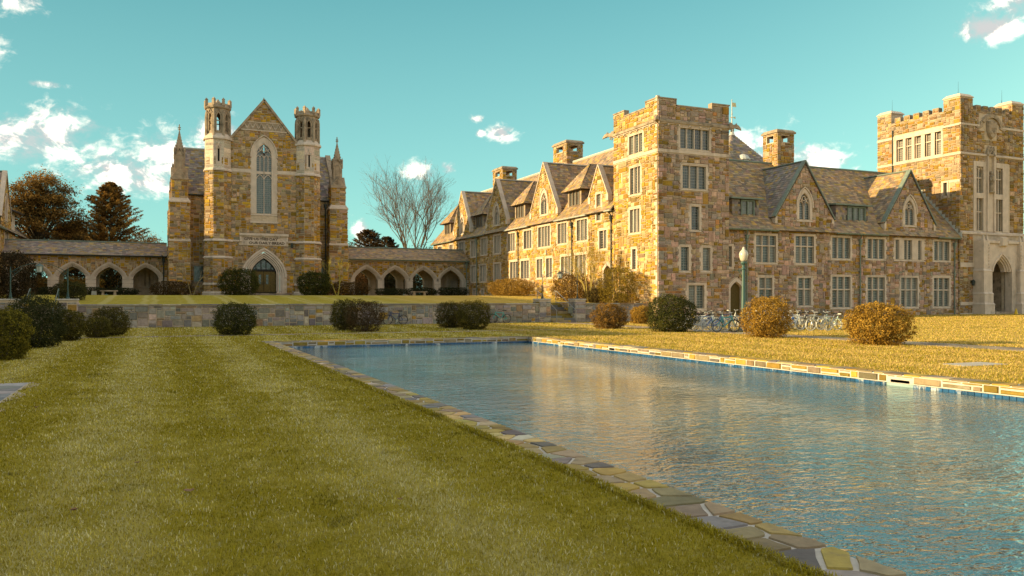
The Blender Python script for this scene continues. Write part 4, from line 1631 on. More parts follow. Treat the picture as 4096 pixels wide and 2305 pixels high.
def buttress(cx, cy, sx, fin=True):
    """stepped corner buttress carrying a crocketed pinnacle; sx points outwards"""
    segs = [(1.0, HB - .3, 7.55), (.94, 7.65, 11.45), (.76, 11.85, 13.9)]
    for hw, z0, z1 in segs:
        for fr, xa, xb in ((Fr((0, cy - hw), (1, 0), (0, -1)), cx - hw, cx + hw), (Fr((cx - hw, 0), (0, 1), (-1, 0)), cy - hw, cy + hw), (Fr((cx + hw, 0), (0, 1), (1, 0)), cy - hw, cy + hw)):
            wall_face(core, pcs, fr, xa, xb, z0, z1, pal=PAL_WARM, cw=.14)
    trim.prism(cx, cy, 1.04, 1.04, 7.50, 7.62, 4)
    trim.prism(cx, cy, 1.04, .95, 7.62, 7.80, 4)
    trim.prism(cx, cy, 1.03, 1.03, 11.40, 11.52, 4)
    trim.prism(cx, cy, 1.03, .76, 11.52, 11.95, 4)
    p = MB()
    for k in range(4):                                   # gablets
        ph = k * PI / 2
        n = (math.cos(ph), math.sin(ph))
        dr = (-n[1], n[0])
        fr = Fr((cx, cy), dr, n)
        r = .80
        p.poly([fr.P(-r, 13.85, r), fr.P(r, 13.85, r), fr.P(0, 15.0, r)])
        p.poly([fr.P(-r, 13.85, r), fr.P(0, 15.0, r), fr.P(0, 15.0, 0)])
        p.poly([fr.P(r, 13.85, r), fr.P(0, 15.0, r), fr.P(0, 15.0, 0)])
        p.fbox(fr, -r - .03, r + .03, 13.72, 13.9, r - .3, r + .06)
        r = .47
        p.bar(fr, [(-r, 16.15), (0, 16.95), (r, 16.15)], .09, r - .25, r + .05)
        p.bar(fr, [(-.2, 14.9)] + arch(0, .2, 15.9, .35, 5) + [(.2, 14.9)], .05, r - .05, r + .04)
        p.prism(cx + (n[0] - dr[0]) * r, cy + (n[1] - dr[1]) * r, .07, .06, 15.9, 16.7, 4)
        p.prism(cx + (n[0] - dr[0]) * r, cy + (n[1] - dr[1]) * r, .09, .0, 16.7, 17.1, 4)
        for j in range(7):                               # crockets up the spire edges
            t_ = j / 7
            rr = (.42 * (1 - t_) + .03) * 1.35
            e = ((n[0] - dr[0]) / math.sqrt(2), (n[1] - dr[1]) / math.sqrt(2))
            p.prism(cx + e[0] * rr, cy + e[1] * rr, .06 - .03 * t_, .02, 16.5 + 2.05 * t_, 16.64 + 2.05 * t_, 4)
    p.prism(cx, cy, .47, .47, 14.0, 16.25, 4)
    p.prism(cx, cy, .45, .035, 16.25, 18.75, 4)
    p.prism(cx, cy, .05, .05, 18.7, 19.3, 6)
    p.prism(cx, cy, .13, .13, 18.86, 18.93, 8)
    p.box(cx - .14, cx + .14, cy - .035, cy + .035, 19.02, 19.1)
    p.box(cx - .035, cx + .035, cy - .14, cy + .14, 19.02, 19.1)
    p.prism(cx, cy, .06, .0, 19.3, 19.42, 4)
    p.build('pinnacle', m_lime2, hall)


buttress(ext0 + .15, 88.1, -1)
buttress(ext1 - .15, 88.1, 1)
buttress(ext0 + .15, 98.9, -1)
buttress(ext1 - .15, 98.9, 1)
wall = core.build('wall', m_mortar, hall)
emit(wall, 'stone', 'more_stones', pcs, m_stone, 300)
emit(wall, 'ashlar_block', 'more_ashlar_blocks', lime_pcs, m_grey, 120)
trim.build_split('dressed_stone', m_lime, hall)
wtrim.build_split('weathered_coping', m_lime2, hall)
deck, sl_p = MB(), []
ym = (BB + BR) / 2
for xa, xb in ((ext0 + .1, HX + .2), (HX - .2, ext1 - .1)):
    roof_plane(deck, sl_p, (xa, BB - .25, 12.35), (xb, BB - .25, 12.35), (xb, ym, 17.9), (xa, ym, 17.9), PAL_SLATE_B, ex=.30)
roof_plane(deck, sl_p, (ext0 + .1, BR + .25, 12.35), (ext1 - .1, BR + .25, 12.35), (ext1 - .1, ym, 17.9), (ext0 + .1, ym, 17.9), slates=False)
for s in (-1, 1):
    roof_plane(deck, sl_p, (HX + s * 4.0, FB + .3, 16.7), (HX + s * 4.0, 96, 16.7), (HX, 96, 21.75), (HX, FB + .3, 21.75), PAL_SLATE_B, ex=.30)
roof = deck.build('roof', m_deck, hall)
emit(roof, 'slate', 'more_slates', sl_p, m_slate, 300)
ridge_cap(hall, (ext0, ym, 17.95), (ext1, ym, 17.95))
ridge_cap(hall, (HX, FB + .3, 21.8), (HX, 96, 21.8))
gutter(hall, (ext0 + .9, BB - .2, 12.42), (HX - 4.0, BB - .2, 12.42), (0, -1), m_iron)
gutter(hall, (HX + 4.0, BB - .2, 12.42), (ext1 - .9, BB - .2, 12.42), (0, -1), m_iron)
downpipe(hall, fB, ext1 - 1.35, HB, 12.0, mat=m_iron)


# ------------------------------------------------------------------ cloister arcades
def arcade(x0, x1, centres, hw, apex, label, pal_slate, window_bay=None, zt=0.0):
    t_ = empty('cloister_arcade', ((x0 + x1) / 2, 95.0, 2.0), label, 'arcade')
    core, pc, tr = MB(), [], MB()
    zs = 3.92
    rise = apex - zs
    for k, (bb, fr, st) in enumerate(((93.0, facing_b(93.0), True), (97.0, Fr((0, 97.0), (1, 0), (0, -1)), False))):
        ops, ex = [], []
        for i, c in enumerate(centres):
            if k == 1 and window_bay == i:
                continue
            hq = hw + (.24 if k == 0 else 0)
            A = arch(c, hq, zs, rise * hq / hw, 12)
            ops.append((c - hq, c + hq, HB - .1, A))
            ex.append(arch_excl(c, hw + .48, HB - .2, zs, rise * (hw + .48) / hw))
            ex.append((c - hw - .6, c + hw + .6, HB - .2, zs + .12))
        wall_face(core, pc, fr, x0, x1, HB - .1, 6.2, ops, ex, PAL_WARM, depth=.62, stones=st)
        if k == 0:
            for c in centres:
                for q, wd, d0, d1 in ((.05, .10, -.55, -.16), (.18, .09, -.4, -.05), (.30, .09, -.1, .05), (.43, .12, -.05, .12)):
                    a_ = arch(c, hw + q, zs, rise * (hw + q) / hw, 14)
                    tr.bar(fr, [(c - hw - q, zs - .05)] + a_ + [(c + hw + q, zs - .05)], wd, d0, d1)
            edges = [x0] + [(p + q) / 2 for p, q in zip(centres, centres[1:])] + [x1]
        cs = [(x0 + .1, centres[0] - hw)] + [(a_ + hw, b_ - hw) for a_, b_ in zip(centres, centres[1:])] + [(centres[-1] + hw, x1 - .02)]
        for xa, xb in cs:
            if xb - xa < .1:
                continue
            if xb - xa > 1.5:
                xa, xb = (xb - .55, xb) if xa < centres[0] else (xa, xa + .55)
            z = HB - .1
            tr.fbox(fr, xa - .06, xb + .06, z, z + .35, -.68, .13)
            while z < zs + .1:
                h_ = min(R.uniform(.38, .6), zs + .12 - z)
                tr.fbox(fr, xa, xb, z, z + h_ - .008, -.62, .07, chamf=.012)
                z += h_
    tr.fbox(facing_b(93.0), x0, x1, 6.18, 6.32, -.3, .06)
    # end and inner surfaces: floor of the walk, ceiling
    core.poly([(x0, 93.6, HB - .02), (x1, 93.6, HB - .02), (x1, 97, HB - .02), (x0, 97, HB - .02)])
    core.poly([(x0, 93.6, 6.1), (x1, 93.6, 6.1), (x1, 97, 6.1), (x0, 97, 6.1)])
    core.poly([(x0, 97.62, HB), (x1, 97.62, HB), (x1, 97.62, HB), (x0, 97.62, 2.03)])
    for x in (x0 + .004, x1 - .004):
        core.poly([(x, 93.6, HB), (x, 97, HB), (x, 97, 6.2), (x, 93.6, 6.2)])
    wl = core.build('wall', m_mortar, t_)
    emit(wl, 'stone', 'more_stones', pc, m_stone, 300)
    tr.build('arch_mouldings', m_lime, t_)
    if window_bay is not None:
        c = centres[window_bay]
        fr = Fr((0, 96.98), (1, 0), (0, -1))
        window(t_, fr, c - .75, c + .95, 2.9, 5.0, 3, (.55,))
    dk, sp_ = MB(), []
    roof_plane(dk, sp_, (x0, 92.6, 6.33 + zt), (x1, 92.6, 6.33 + zt), (x1, 95.0, 7.78 + zt), (x0, 95.0, 7.78 + zt), pal_slate, ex=.20, sw=(.26, .45))
    roof_plane(dk, sp_, (x0, 97.7, 6.33), (x1, 97.7, 6.33), (x1, 95.0, 7.78 + zt), (x0, 95.0, 7.78 + zt), slates=False)
    rf = dk.build('roof', m_deck, t_)
    emit(rf, 'slate', 'more_slates', sp_, m_slate, 300)
    ridge_cap(t_, (x0, 95, 7.84 + zt), (x1, 95, 7.84 + zt), m_copper if zt else m_lead, .11)
    gutter(t_, (x0, 92.62, 6.34 + zt), (x1, 92.62, 6.34 + zt), (0, -1), m_copper if zt >= 0 else m_iron)
    return t_


arc_r = arcade(19.0, 35.08, [22.32, 25.78, 29.28, 32.80], 1.34, 5.24, 'right cloister arcade of four pointed arches joining the sunlit wing', PAL_SLATE, 3, .02)
downpipe(arc_r, facing_b(93.0), 34.75, HB, 6.2)
arc_l = arcade(-19.0, .9, [-18.2, -14.8, -11.37, -7.98, -4.60, -1.14], 1.20, 5.06, 'left cloister arcade of pointed arches below the evergreen trees', PAL_SLATE_B, 5, -.1)
downpipe(arc_l, facing_b(93.0), .55, HB, 6.0, mat=m_iron)

# ------------------------------------------------------------------ sunlit wing
WA = 35.1
fS = facing_a(WA)
wing = empty('residence_wing', (38.0, 82.0, 2.0), 'long sunlit golden stone wing with four gables behind the terrace steps', 'building')
core, pcs, trim = MB(), [], MB()
EZ, RZ, RA = 9.22, 16.45, 41.1                       # eave, ridge height, ridge line
EA = 34.72
SL = (RZ - EZ) / (RA - EA)
Y0, Y1 = 58.4, 106.8
gables = [(95.4, 3.05, 10.55, 15.25), (84.1, 3.05, 10.55, 15.25), (71.9, 3.05, 10.55, 15.25), (61.05, 1.62, 10.75, 13.35)]
top = [(Y0, EZ)]
for yc, hw, zf, zp in sorted(gables):
    top += [(yc - hw, EZ), (yc - hw + .001, zf), (yc, zp), (yc + hw - .001, zf), (yc + hw, EZ)]
top.append((Y1, EZ))
W_ = [  # (y0, y1, z0, z1, lights, transoms)
    (78.02, 80.4, 3.68, 5.87, 3, ()), (75.16, 77.58, 3.68, 5.87, 3, ()), (72.0, 73.71, 3.68, 5.87, 2, ()), (69.85, 71.55, 3.68, 5.87, 2, ()),
    (65.96, 68.33, 3.68, 5.87, 3, ()), (63.1, 65.5, 3.68, 5.87, 3, ()), (82.75, 85.0, 3.6, 5.85, 3, ()), (82.75, 85.0, 6.75, 9.03, 3, ()),
    (78.74, 81.1, 6.75, 8.98, 3, ()), (74.53, 76.85, 6.78, 8.95, 3, ()), (70.3, 73.35, 6.75, 9.07, 4, ()), (66.8, 69.05, 6.82, 9.05, 3, ()),
    (62.87, 65.2, 6.85, 9.05, 3, ()), (59.45, 61.1, 5.9, 7.78, 2, ()), (90.3, 92.4, 6.73, 8.95, 3, ()), (86.75, 88.95, 6.78, 9.0, 3, ()),
    (90.3, 92.4, 3.63, 5.83, 3, ()), (87.1, 89.4, 3.63, 5.83, 3, ()), (94.2, 96.6, 6.75, 9.0, 3, ()), (98.5, 100.3, 6.75, 8.95, 3, ()), (103.0, 105.0, 6.75, 8.95, 3, ()),
    (90.4, 91.6, 2.05, 2.95, 2, ()), (87.8, 88.9, 2.05, 2.95, 2, ()), (60.45, 61.6, 8.4, 11.0, 1, (.5,))]
ops = [win_open(a_, b_, c_, d_) for a_, b_, c_, d_, n_, t_ in W_]
excl = [(a_ - .02, b_ + .02, c_ - .02, d_ + .04) for a_, b_, c_, d_, n_, t_ in W_]
G_ = [(95.4, .62, 9.75), (84.1, .66, 9.95), (71.88, .66, 9.95)]
for yc, hw, z0 in G_:
    o = gothic_window(wing, fS, yc, hw, z0 + .2, z0 + 1.35, .95, ring=.28, n=2)
    ops.append(o)
    excl.append(arch_excl(yc, hw + .32, z0 - .05, z0 + 1.3, 1.42))
ops.append((58.9, 60.1, 2.0, arch(59.5, .6, 4.1, .5)))
excl.append(arch_excl(59.5, .95, 1.9, 4.1, .85))
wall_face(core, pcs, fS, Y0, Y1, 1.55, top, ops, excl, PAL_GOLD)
for a_, b_, c_, d_, n_, t_ in W_:
    window(wing, fS, a_, b_, c_, d_, n_, t_, glass=m_glass2 if R.random() < .6 else m_glass)
b = MB()
b.bar(fS, [(58.9 - .12, 2.0)] + arch(59.5, .72, 4.1, .62, 8) + [(60.1 + .12, 2.0)], .25, -.1, .06)
dd_ = b.build('doorway', m_lime, wing)
b = MB()
b.poly([fS.P(x, z, -.2) for x, z in [(58.9, 2.0)] + arch(59.5, .6, 4.1, .5) + [(60.1, 2.0)]])
b.fbox(fS, 59.48, 59.52, 2.0, 4.5, -.2, -.17)
b.build('door', m_wood, dd_)
# gable copings with kneelers, far and back walls
for yc, hw, zf, zp in gables:
    trim = MB()
    trim.bar(fS, [(yc - hw - .06, zf - .10), (yc, zp + .06)], .10, -.35, .12)
    trim.bar(fS, [(yc + hw + .06, zf - .10), (yc, zp + .06)], .10, -.35, .12)
    for s in (-1, 1):
        xa, xb = sorted((yc + s * (hw - .28), yc + s * (hw + .12)))
        trim.fbox(fS, xa, xb, zf - .62, zf - .05, -.3, .10)
    trim.build('gable_coping', m_lime, wing)
    ac = WA + .02
    for s in (-1, 1):                                       # cheeks beside each gable
        core.poly([(ac, yc + s * hw, EZ - .1), (ac, yc + s * hw, zf), (ac + (zf - EZ) / SL + .2, yc + s * hw, zf)])
core.poly([(WA, Y1, 1.5), (47.1, Y1, 1.5), (47.1, Y1, EZ), (RA, Y1, RZ - .2), (WA, Y1, EZ)])
core.poly([(47.1, Y0, 1.5), (47.1, Y1, 1.5), (47.1, Y1, EZ), (47.1, Y0, EZ)])
wl = core.build('wall', m_mortar, wing)
emit(wl, 'stone', 'more_stones', pcs, m_stone, 300)
deck, sp_ = MB(), []
roof_plane(deck, sp_, (EA, Y1 + .2, EZ), (EA, Y0, EZ), (RA, Y0, RZ), (RA, Y1 + .2, RZ), PAL_SLATE, ex=.27)
roof_plane(deck, sp_, (47.5, Y1 + .2, EZ), (47.5, Y0, EZ), (RA, Y0, RZ), (RA, Y1 + .2, RZ), slates=False)
for yc, hw, zf, zp in gables:
    ae = EA + (zf - .12 - EZ) / SL
    ap = EA + (zp - .05 - EZ) / SL
    f0 = WA + .12
    for s in (-1, 1):
        roof_plane(deck, sp_, (f0, yc + s * (hw + .08), zf - .12), (ae + .4, yc + s * (hw + .08), zf - .12), (ap + .4, yc, zp - .02), (f0, yc, zp - .02), PAL_SLATE, ex=.27, sw=(.26, .44), thick=.14)
    ridge_cap(wing, (f0, yc, zp + .02), (ap + .3, yc, zp + .02), m_lead, .10)
DORM = [(102.9, 2.3), (91.1, 2.3), (79.1, 2.3), (66.7, 2.3)]
rf = deck.build('roof', m_deck, wing)
ridge_cap(wing, (RA, Y0 - .5, RZ + .05), (RA, Y1 + .2, RZ + .05), m_lead, .2)


def hip_dormer(thing, yc, hw):
    af = 35.75                                              # face of the dormer
    fr = facing_a(af)
    z0, z1 = 10.15, 11.95
    wl_, pc = MB(), []
    zb = EZ + (af - EA) * SL - .1
    op = (yc - 1.0, yc + 1.0, 10.45, 11.85)
    wall_face(wl_, pc, fr, yc - 1.3, yc + 1.3, zb - .4, z1, ops=[op], stones=False, depth=.12)
    dob = wl_.build('dormer', m_lime2, thing)
    fr_ = MB()
    for i in range(4):
        x = yc - 1.0 + 2.0 * i / 3
        fr_.fbox(fr, x - .05, x + .05, 10.45, 11.85, -.12, .03)
    for z in (10.45, 11.85):
        fr_.fbox(fr, yc - 1.08, yc + 1.08, z - .05, z + .05, -.12, .04)
    ld = fr_
    for i in range(3):
        xa, xb = yc - 1.0 + 2.0 * i / 3 + .05, yc - 1.0 + 2.0 * (i + 1) / 3 - .05
        p = MB()
        p.fbox(fr, xa, xb, 10.5, 11.8, -.10, -.08)
        p.build('pane', m_glass2, dob)
        leads(ld, fr, xa, xb, 10.5, 11.8, -.07)
    fr_.build('window_frame', M('bronze_frame', (.17, .12, .08), var=.2), dob)
    # slate hung cheeks and bell-cast hipped roof
    dk, pc = MB(), []
    zt = 11.92
    aback = EA + (zt - EZ) / SL
    for s in (-1, 1):
        y = yc + s * 1.3
        dk.poly([(af, y, zb - .3), (af, y, zt), (aback, y, zt)])
        n = (0, s, 0)
        z = zb + .05
        while z < zt - .2:
            amax = EA + (z - EZ) / SL + .1
            a_ = af
            while a_ < amax:
                w_ = min(R.uniform(.25, .4), amax - a_)
                V = [(a_, y, z), (a_ + w_ - .01, y, z), (a_ + w_ - .01, y, z + .24), (a_, y, z + .24),
                     (a_, y + s * .035, z), (a_ + w_ - .01, y + s * .035, z), (a_ + w_ - .01, y + s * .012, z + .24), (a_, y + s * .012, z + .24)]
                pc.append((V, HF, pick(PAL_SLATE_B, .2), n, view_score((a_, y, z), n, w_ * .24)))
                a_ += w_
            z += .24
    ze, zr = 11.86, 14.5
    ae = 35.30
    he = hw - .35
    arr = EA + (zr - EZ) / SL
    ap = 37.35
    roof_plane(dk, pc, (ae, yc - he, ze), (ae, yc + he, ze), (ap, yc + .12, zr), (ap, yc - .12, zr), PAL_SLATE, ex=.25, sw=(.25, .42))
    ab = EA + (ze - EZ) / SL + .3
    for s in (-1, 1):
        roof_plane(dk, pc, (ae, yc + s * he, ze), (ab, yc + s * he, ze), (arr + .2, yc, zr), (ap, yc, zr), PAL_SLATE, ex=.25, sw=(.25, .42))
    dr = dk.build('dormer_roof', m_deck, thing)
    for q in pc:
        pass
    return dr, pc


for yc, hw in DORM:
    dr, pc = hip_dormer(wing, yc, hw)
    sp_ += pc
emit(rf, 'slate', 'more_slates', sp_, m_slate, 300)
ev = [Y0]
for yc, hw, zf, zp in sorted(gables):
    ev += [yc - hw, yc + hw]
ev.append(Y1)
for y0_, y1_ in zip(ev[0::2], ev[1::2]):
    if y1_ - y0_ > .3:
        gutter(wing, (EA + .05, y0_, EZ), (EA + .05, y1_, EZ), (-1, 0), m_lead if y0_ < 80 else m_copper)
for y in (90.0, 77.9, 65.8, 58.75):
    downpipe(wing, fS, y, 1.9, 8.75, mat=m_iron if y < 80 else m_copper)


def chimney(thing, cx, cy, wx, wy, z0, z1, pal=PAL_WARM):
    """stone stack with an open hood on corner posts"""
    core, pc, tr = MB(), [], MB()
    zo = z1 - 1.05
    faces = [(Fr((0, cy - wy / 2), (1, 0), (0, -1)), cx - wx / 2, cx + wx / 2), (Fr((cx - wx / 2, 0), (0, 1), (-1, 0)), cy - wy / 2, cy + wy / 2),
             (Fr((cx + wx / 2, 0), (0, 1), (1, 0)), cy - wy / 2, cy + wy / 2), (Fr((0, cy + wy / 2), (1, 0), (0, 1)), cx - wx / 2, cx + wx / 2)]
    for fr, xa, xb in faces:
        w_ = xb - xa
        wall_face(core, pc, fr, xa, xb, z0, z1 - .2, ops=[(xa + w_ * .26, xb - w_ * .26, zo, zo + .62)], pal=pal, cw=.13, depth=.3)
    core.box(cx - wx / 2 + .05, cx + wx / 2 - .05, cy - wy / 2 + .05, cy + wy / 2 - .05, z0, zo - .01)
    ob = core.build('chimney', m_mortar, thing)
    emit(ob, 'stone', 'more_stones', pc, m_stone, 60)
    tr.box(cx - wx / 2 - .14, cx + wx / 2 + .14, cy - wy / 2 - .14, cy + wy / 2 + .14, z1 - .22, z1 - .06)
    tr.hexa([(cx - wx / 2 - .12, cy - wy / 2 - .12, z1 - .06), (cx + wx / 2 + .12, cy - wy / 2 - .12, z1 - .06), (cx + wx / 2 + .12, cy + wy / 2 + .12, z1 - .06), (cx - wx / 2 - .12, cy + wy / 2 + .12, z1 - .06),
             (cx - wx / 2 + .05, cy - wy / 2 + .05, z1 + .12), (cx + wx / 2 - .05, cy - wy / 2 + .05, z1 + .12), (cx + wx / 2 - .05, cy + wy / 2 - .05, z1 + .12), (cx - wx / 2 + .05, cy + wy / 2 - .05, z1 + .12)])
    tr.build('chimney_cap', m_lime2, ob)


chimney(wing, 41.3, 96.2, 2.0, 3.1, 14.0, 18.6)
chimney(wing, 41.3, 78.6, 2.0, 3.1, 14.0, 18.8)
b = MB()
b.fbox(fS, 71.05, 71.35, 6.05, 6.55, .02, .2, chamf=.04)
b.build('wall_light', m_lime, wing)

# ------------------------------------------------------------------ corner tower
tower = empty('corner_tower', (38.5, 55.2, 0), 'square four storey corner tower with stepped parapet and gargoyles, one side sunlit', 'tower')
core, pcs, trim = MB(), [], MB()
wt = MB()
TX0, TX1, TY0, TY1 = 35.1, 41.85, 52.0, 58.5
fT = facing_b(TY0)
fTL = facing_a(TX0)
WF = [(36.94, 40.09, 13.3, 15.2, 4, ()), (37.15, 39.78, 10.2, 12.3, 3, ()), (37.99, 39.15, 6.98, 9.13, 1, ()), (37.0, 38.15, 3.77, 5.94, 1, ()), (39.07, 40.2, 3.8, 5.93, 1, ()), (37.72, 39.62, .82, 2.96, 2, ())]
WL = [(53.9, 56.25, 13.25, 15.05, 3, ()), (54.2, 56.1, 10.0, 12.45, 3, ()), (54.3, 56.15, 6.9, 9.1, 3, ()), (54.85, 55.8, 3.95, 5.9, 1, ())]
for fr, xa, xb, ws, pal in ((fT, TX0, TX1, WF, PAL_PINK), (fTL, TY0, TY1, WL, PAL_GOLD)):  # sunlit face takes the gold palette, shaded face the pink one
    ops = [win_open(a_, b_, c_, d_) for a_, b_, c_, d_, n_, t_ in ws]
    ex = [(a_ - .02, b_ + .02, c_ - .02, d_ + .04) for a_, b_, c_, d_, n_, t_ in ws] + [(xa, xb, 13.02, 13.3), (xa, xb, 15.22, 15.62)]
    cw_ = 1.65
    tp = [(xa, 17.15), (xa + cw_, 17.15), (xa + cw_ + .001, 16.68), (xb - cw_, 16.68), (xb - cw_ + .001, 17.15), (xb, 17.15)]
    wall_face(core, pcs, fr, xa, xb, -.05, tp, ops, ex, pal, big=1.06)
    for a_, b_, c_, d_, n_, t_ in ws:
        window(tower, fr, a_, b_, c_, d_, n_, t_, glass=m_glass)
    trim.fbox(fr, xa - .02, xb + .02, 13.04, 13.29, -.02, .055)
    wt.fbox(fr, xa - .05, xb + .05, 15.32, 15.5, -.02, .22)
    trim.fbox(fr, xa - .03, xb + .03, 15.24, 15.32, -.02, .12)
    wt.hexa([fr.P(xa - .05, 15.5, -.02), fr.P(xb + .05, 15.5, -.02), fr.P(xb + .02, 15.64, -.02), fr.P(xa - .02, 15.64, -.02),
               fr.P(xa - .05, 15.5, .22), fr.P(xb + .05, 15.5, .22), fr.P(xb + .02, 15.62, .03), fr.P(xa - .02, 15.62, .03)])
    for i in range(6):
        x = xa + (xb - xa) * (i + .9) / 6.8
        trim.fbox(fr, x - .09, x + .09, 15.08, 15.3, .0, .16, chamf=.04)
    for x0_, x1_, z in ((xa - .06, xa + cw_ + .06, 17.15), (xb - cw_ - .06, xb + .06, 17.15), (xa + cw_ + .06, xb - cw_ - .06, 16.68)):
        wt.fbox(fr, x0_, x1_, z, z + .10, -.42, .07)
    for x in (xa + cw_, xb - cw_):
        wt.fbox(fr, x - .05, x + .05, 16.75, 17.15, -.42, .05)
# back of the parapet, other sides, roof
core.poly([(TX1, TY0, 0), (TX1, TY1, 0), (TX1, TY1, 17.1), (TX1, TY0, 17.1)])
core.poly([(TX0, TY1, 0), (TX1, TY1, 0), (TX1, TY1, 17.1), (TX0, TY1, 17.1)])
for q in ((TX0 + .4, TX0 + .401, TY0, TY1), (TX0, TX1, TY0 + .4, TY0 + .401)):
    core.box(q[0], q[1], q[2], q[3], 15.6, 16.66)
core.poly([(TX0, TY0, 15.7), (TX1, TY0, 15.7), (TX1, TY1, 15.7), (TX0, TY1, 15.7)])
trim.box(TX0 + 6.3, TX1 + .05, TY1 - 1.7, TY1 + .05, 16.6, 17.25)
wl = core.build('wall', m_mortar, tower)
emit(wl, 'stone', 'more_stones', pcs, m_stone, 300)
# quoins on the sunlit corner
z = 0.0
k = 0
while z < 17.0:
    h_ = R.uniform(.3, .5)
    e_ = .42 if k % 2 else .24
    if not (13.0 < z + h_ and z < 13.3) and not (15.2 < z + h_ and z < 15.65):
        trim.box(TX0 - .052, TX0 + .2, TY0 + .02, TY0 + e_, z, z + h_ - .015)
    z += h_
    k += 1
trim.build_split('dressed_stone', m_lime, tower)
wt.build_split('parapet_coping', m_lime2, tower)


def gargoyle(thing, x, y, z, dx, dy):
    """a crouching beast leaning out: haunch, neck, snout, ears and wings"""
    b = MB()
    q = math.hypot(dx, dy)
    dx, dy = dx / q, dy / q
    sx, sy = -dy, dx

    def S(s, h, w_):
        return [(x + dx * s + sx * w_ * k, y + dy * s + sy * w_ * k, z + hh) for k, hh in ((-1, h[0]), (1, h[0]), (.75, h[1]), (-.75, h[1]))]
    rings = [S(-.15, (-.16, .26), .2), S(.18, (-.14, .24), .19), S(.42, (-.06, .20), .13), S(.60, (-.04, .24), .14), S(.80, (-.10, .18), .12), S(.98, (-.14, .02), .07), S(1.05, (-.2, -.08), .04)]
    for A, B in zip(rings, rings[1:]):
        for i in range(4):
            b.poly([A[i], A[(i + 1) % 4], B[(i + 1) % 4], B[i]])
    b.poly(rings[0])
    b.poly(rings[-1])
    for k in (-1, 1):
        b.prism(x + dx * .58 + sx * .1 * k, y + dy * .58 + sy * .1 * k, .045, .0, z + .22, z + .40, 4)
        b.hexa([(x + dx * s + sx * w_ * k, y + dy * s + sy * w_ * k, z + h) for s, w_, h in ((-.1, .18, -.1), (.3, .18, -.08), (.3, .23, -.08), (-.1, .23, -.1), (-.15, .2, .36), (.1, .2, .30), (.1, .25, .30), (-.15, .25, .36))])
        b.prism(x + dx * .25 + sx * .15 * k, y + dy * .25 + sy * .15 * k, .05, .04, z - .32, z - .1, 5)
    return b.build('gargoyle', m_lime2, thing)


gargoyle(tower, TX0, TY0, 15.45, -1, -1)
gargoyle(tower, TX1 + .02, TY0 - .05, 15.45, 1, -.12)
gargoyle(tower, TX0 - .02, TY1, 15.45, -.5, .85)

# ------------------------------------------------------------------ shaded wing
WB = 53.2
fW = facing_b(WB)
swing = empty('residence_wing', (55.9, 57.0, .1), 'two storey stone wing in shade with two gables, between corner tower and gatehouse', 'building')
core, pcs, trim = MB(), [], MB()
SX0, SX1 = 41.85, 69.95
E2, R2Z, R2B = 7.50, 14.35, 59.2
E2B = 52.78
SL2 = (R2Z - E2) / (R2B - E2B)
g2 = [(50.9, 3.25, 8.85, 13.55), (63.52, 3.25, 8.85, 13.55)]
top = [(SX0, E2)]
for xc, hw, zf, zp in g2:
    top += [(xc - hw, E2), (xc - hw + .001, zf), (xc, zp), (xc + hw - .001, zf), (xc + hw, E2)]
top.append((SX1, E2))
W2 = [(45.4, 47.92, 4.62, 7.2, 3, (.62,)), (49.65, 52.1, 4.64, 7.28, 3, (.62,)), (53.8, 56.32, 5.12, 7.28, 3, ()), (57.99, 60.46, 5.18, 7.28, 3, ()), (66.45, 68.9, 5.18, 7.3, 3, ()),
      (45.74, 47.52, 1.0, 3.66, 2, (.6,)), (49.96, 51.78, .99, 3.68, 2, (.6,)), (53.8, 56.34, .82, 3.84, 3, (.58,)), (57.99, 60.49, .82, 3.84, 3, (.58,)), (62.15, 64.67, .84, 3.84, 3, (.58,)), (66.41, 68.9, .84, 3.85, 3, (.58,)), (42.2, 43.3, 4.2, 6.2, 1, ())]
WG = (61.45, 65.4, 5.18, 7.3)
grp = [(61.68, 62.12), (62.75, 63.2), (63.32, 63.77), (64.55, 64.99)]
ops = [win_open(a_, b_, c_, d_) for a_, b_, c_, d_, n_, t_ in W2] + [win_open(*WG)]
excl = [(a_ - .02, b_ + .02, c_ - .02, d_ + .04) for a_, b_, c_, d_, n_, t_ in W2] + [(WG[0], WG[1], WG[2], WG[3])]
for xc in (50.86, 63.47):
    o = gothic_window(swing, fW, xc, .60, 8.55, 9.75, 1.05, ring=.27, n=2)
    ops.append(o)
    excl.append(arch_excl(xc, .90, 8.3, 9.7, 1.55))
DA = arch(43.55, .62, 2.55, .62, 8)
ops.append((42.93, 44.17, .02, DA))
excl.append(arch_excl(43.55, .98, -.1, 2.55, 1.0))
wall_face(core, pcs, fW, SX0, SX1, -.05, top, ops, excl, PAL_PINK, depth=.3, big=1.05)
for i, (a_, b_, c_, d_, n_, t_) in enumerate(W2):
    window(swing, fW, a_, b_, c_, d_, n_, t_, glass=m_glass if R.random() < .7 else m_glass2)
window(swing, fW, *WG, 4, (), groups=grp)
b = MB()
b.bar(fW, [(42.93 - .13, 0)] + arch(43.55, .75, 2.55, .75, 8) + [(44.17 + .13, 0)], .28, -.12, .06)
b.bar(fW, [(42.93 - .0, 0)] + arch(43.55, .62, 2.55, .62, 8) + [(44.17 + .0, 0)], .12, -.25, -.08)
dd_ = b.build('doorway', m_lime, swing)
b = MB()
b.poly([fW.P(x, z, -.26) for x, z in [(42.93, 0)] + DA + [(44.17, 0)]])
for i in range(1, 6):
    x = 42.93 + 1.24 * i / 6
    b.fbox(fW, x - .012, x + .012, 0, 2.9, -.26, -.235)
b.build('door', m_wood, dd_)
gc = MB()
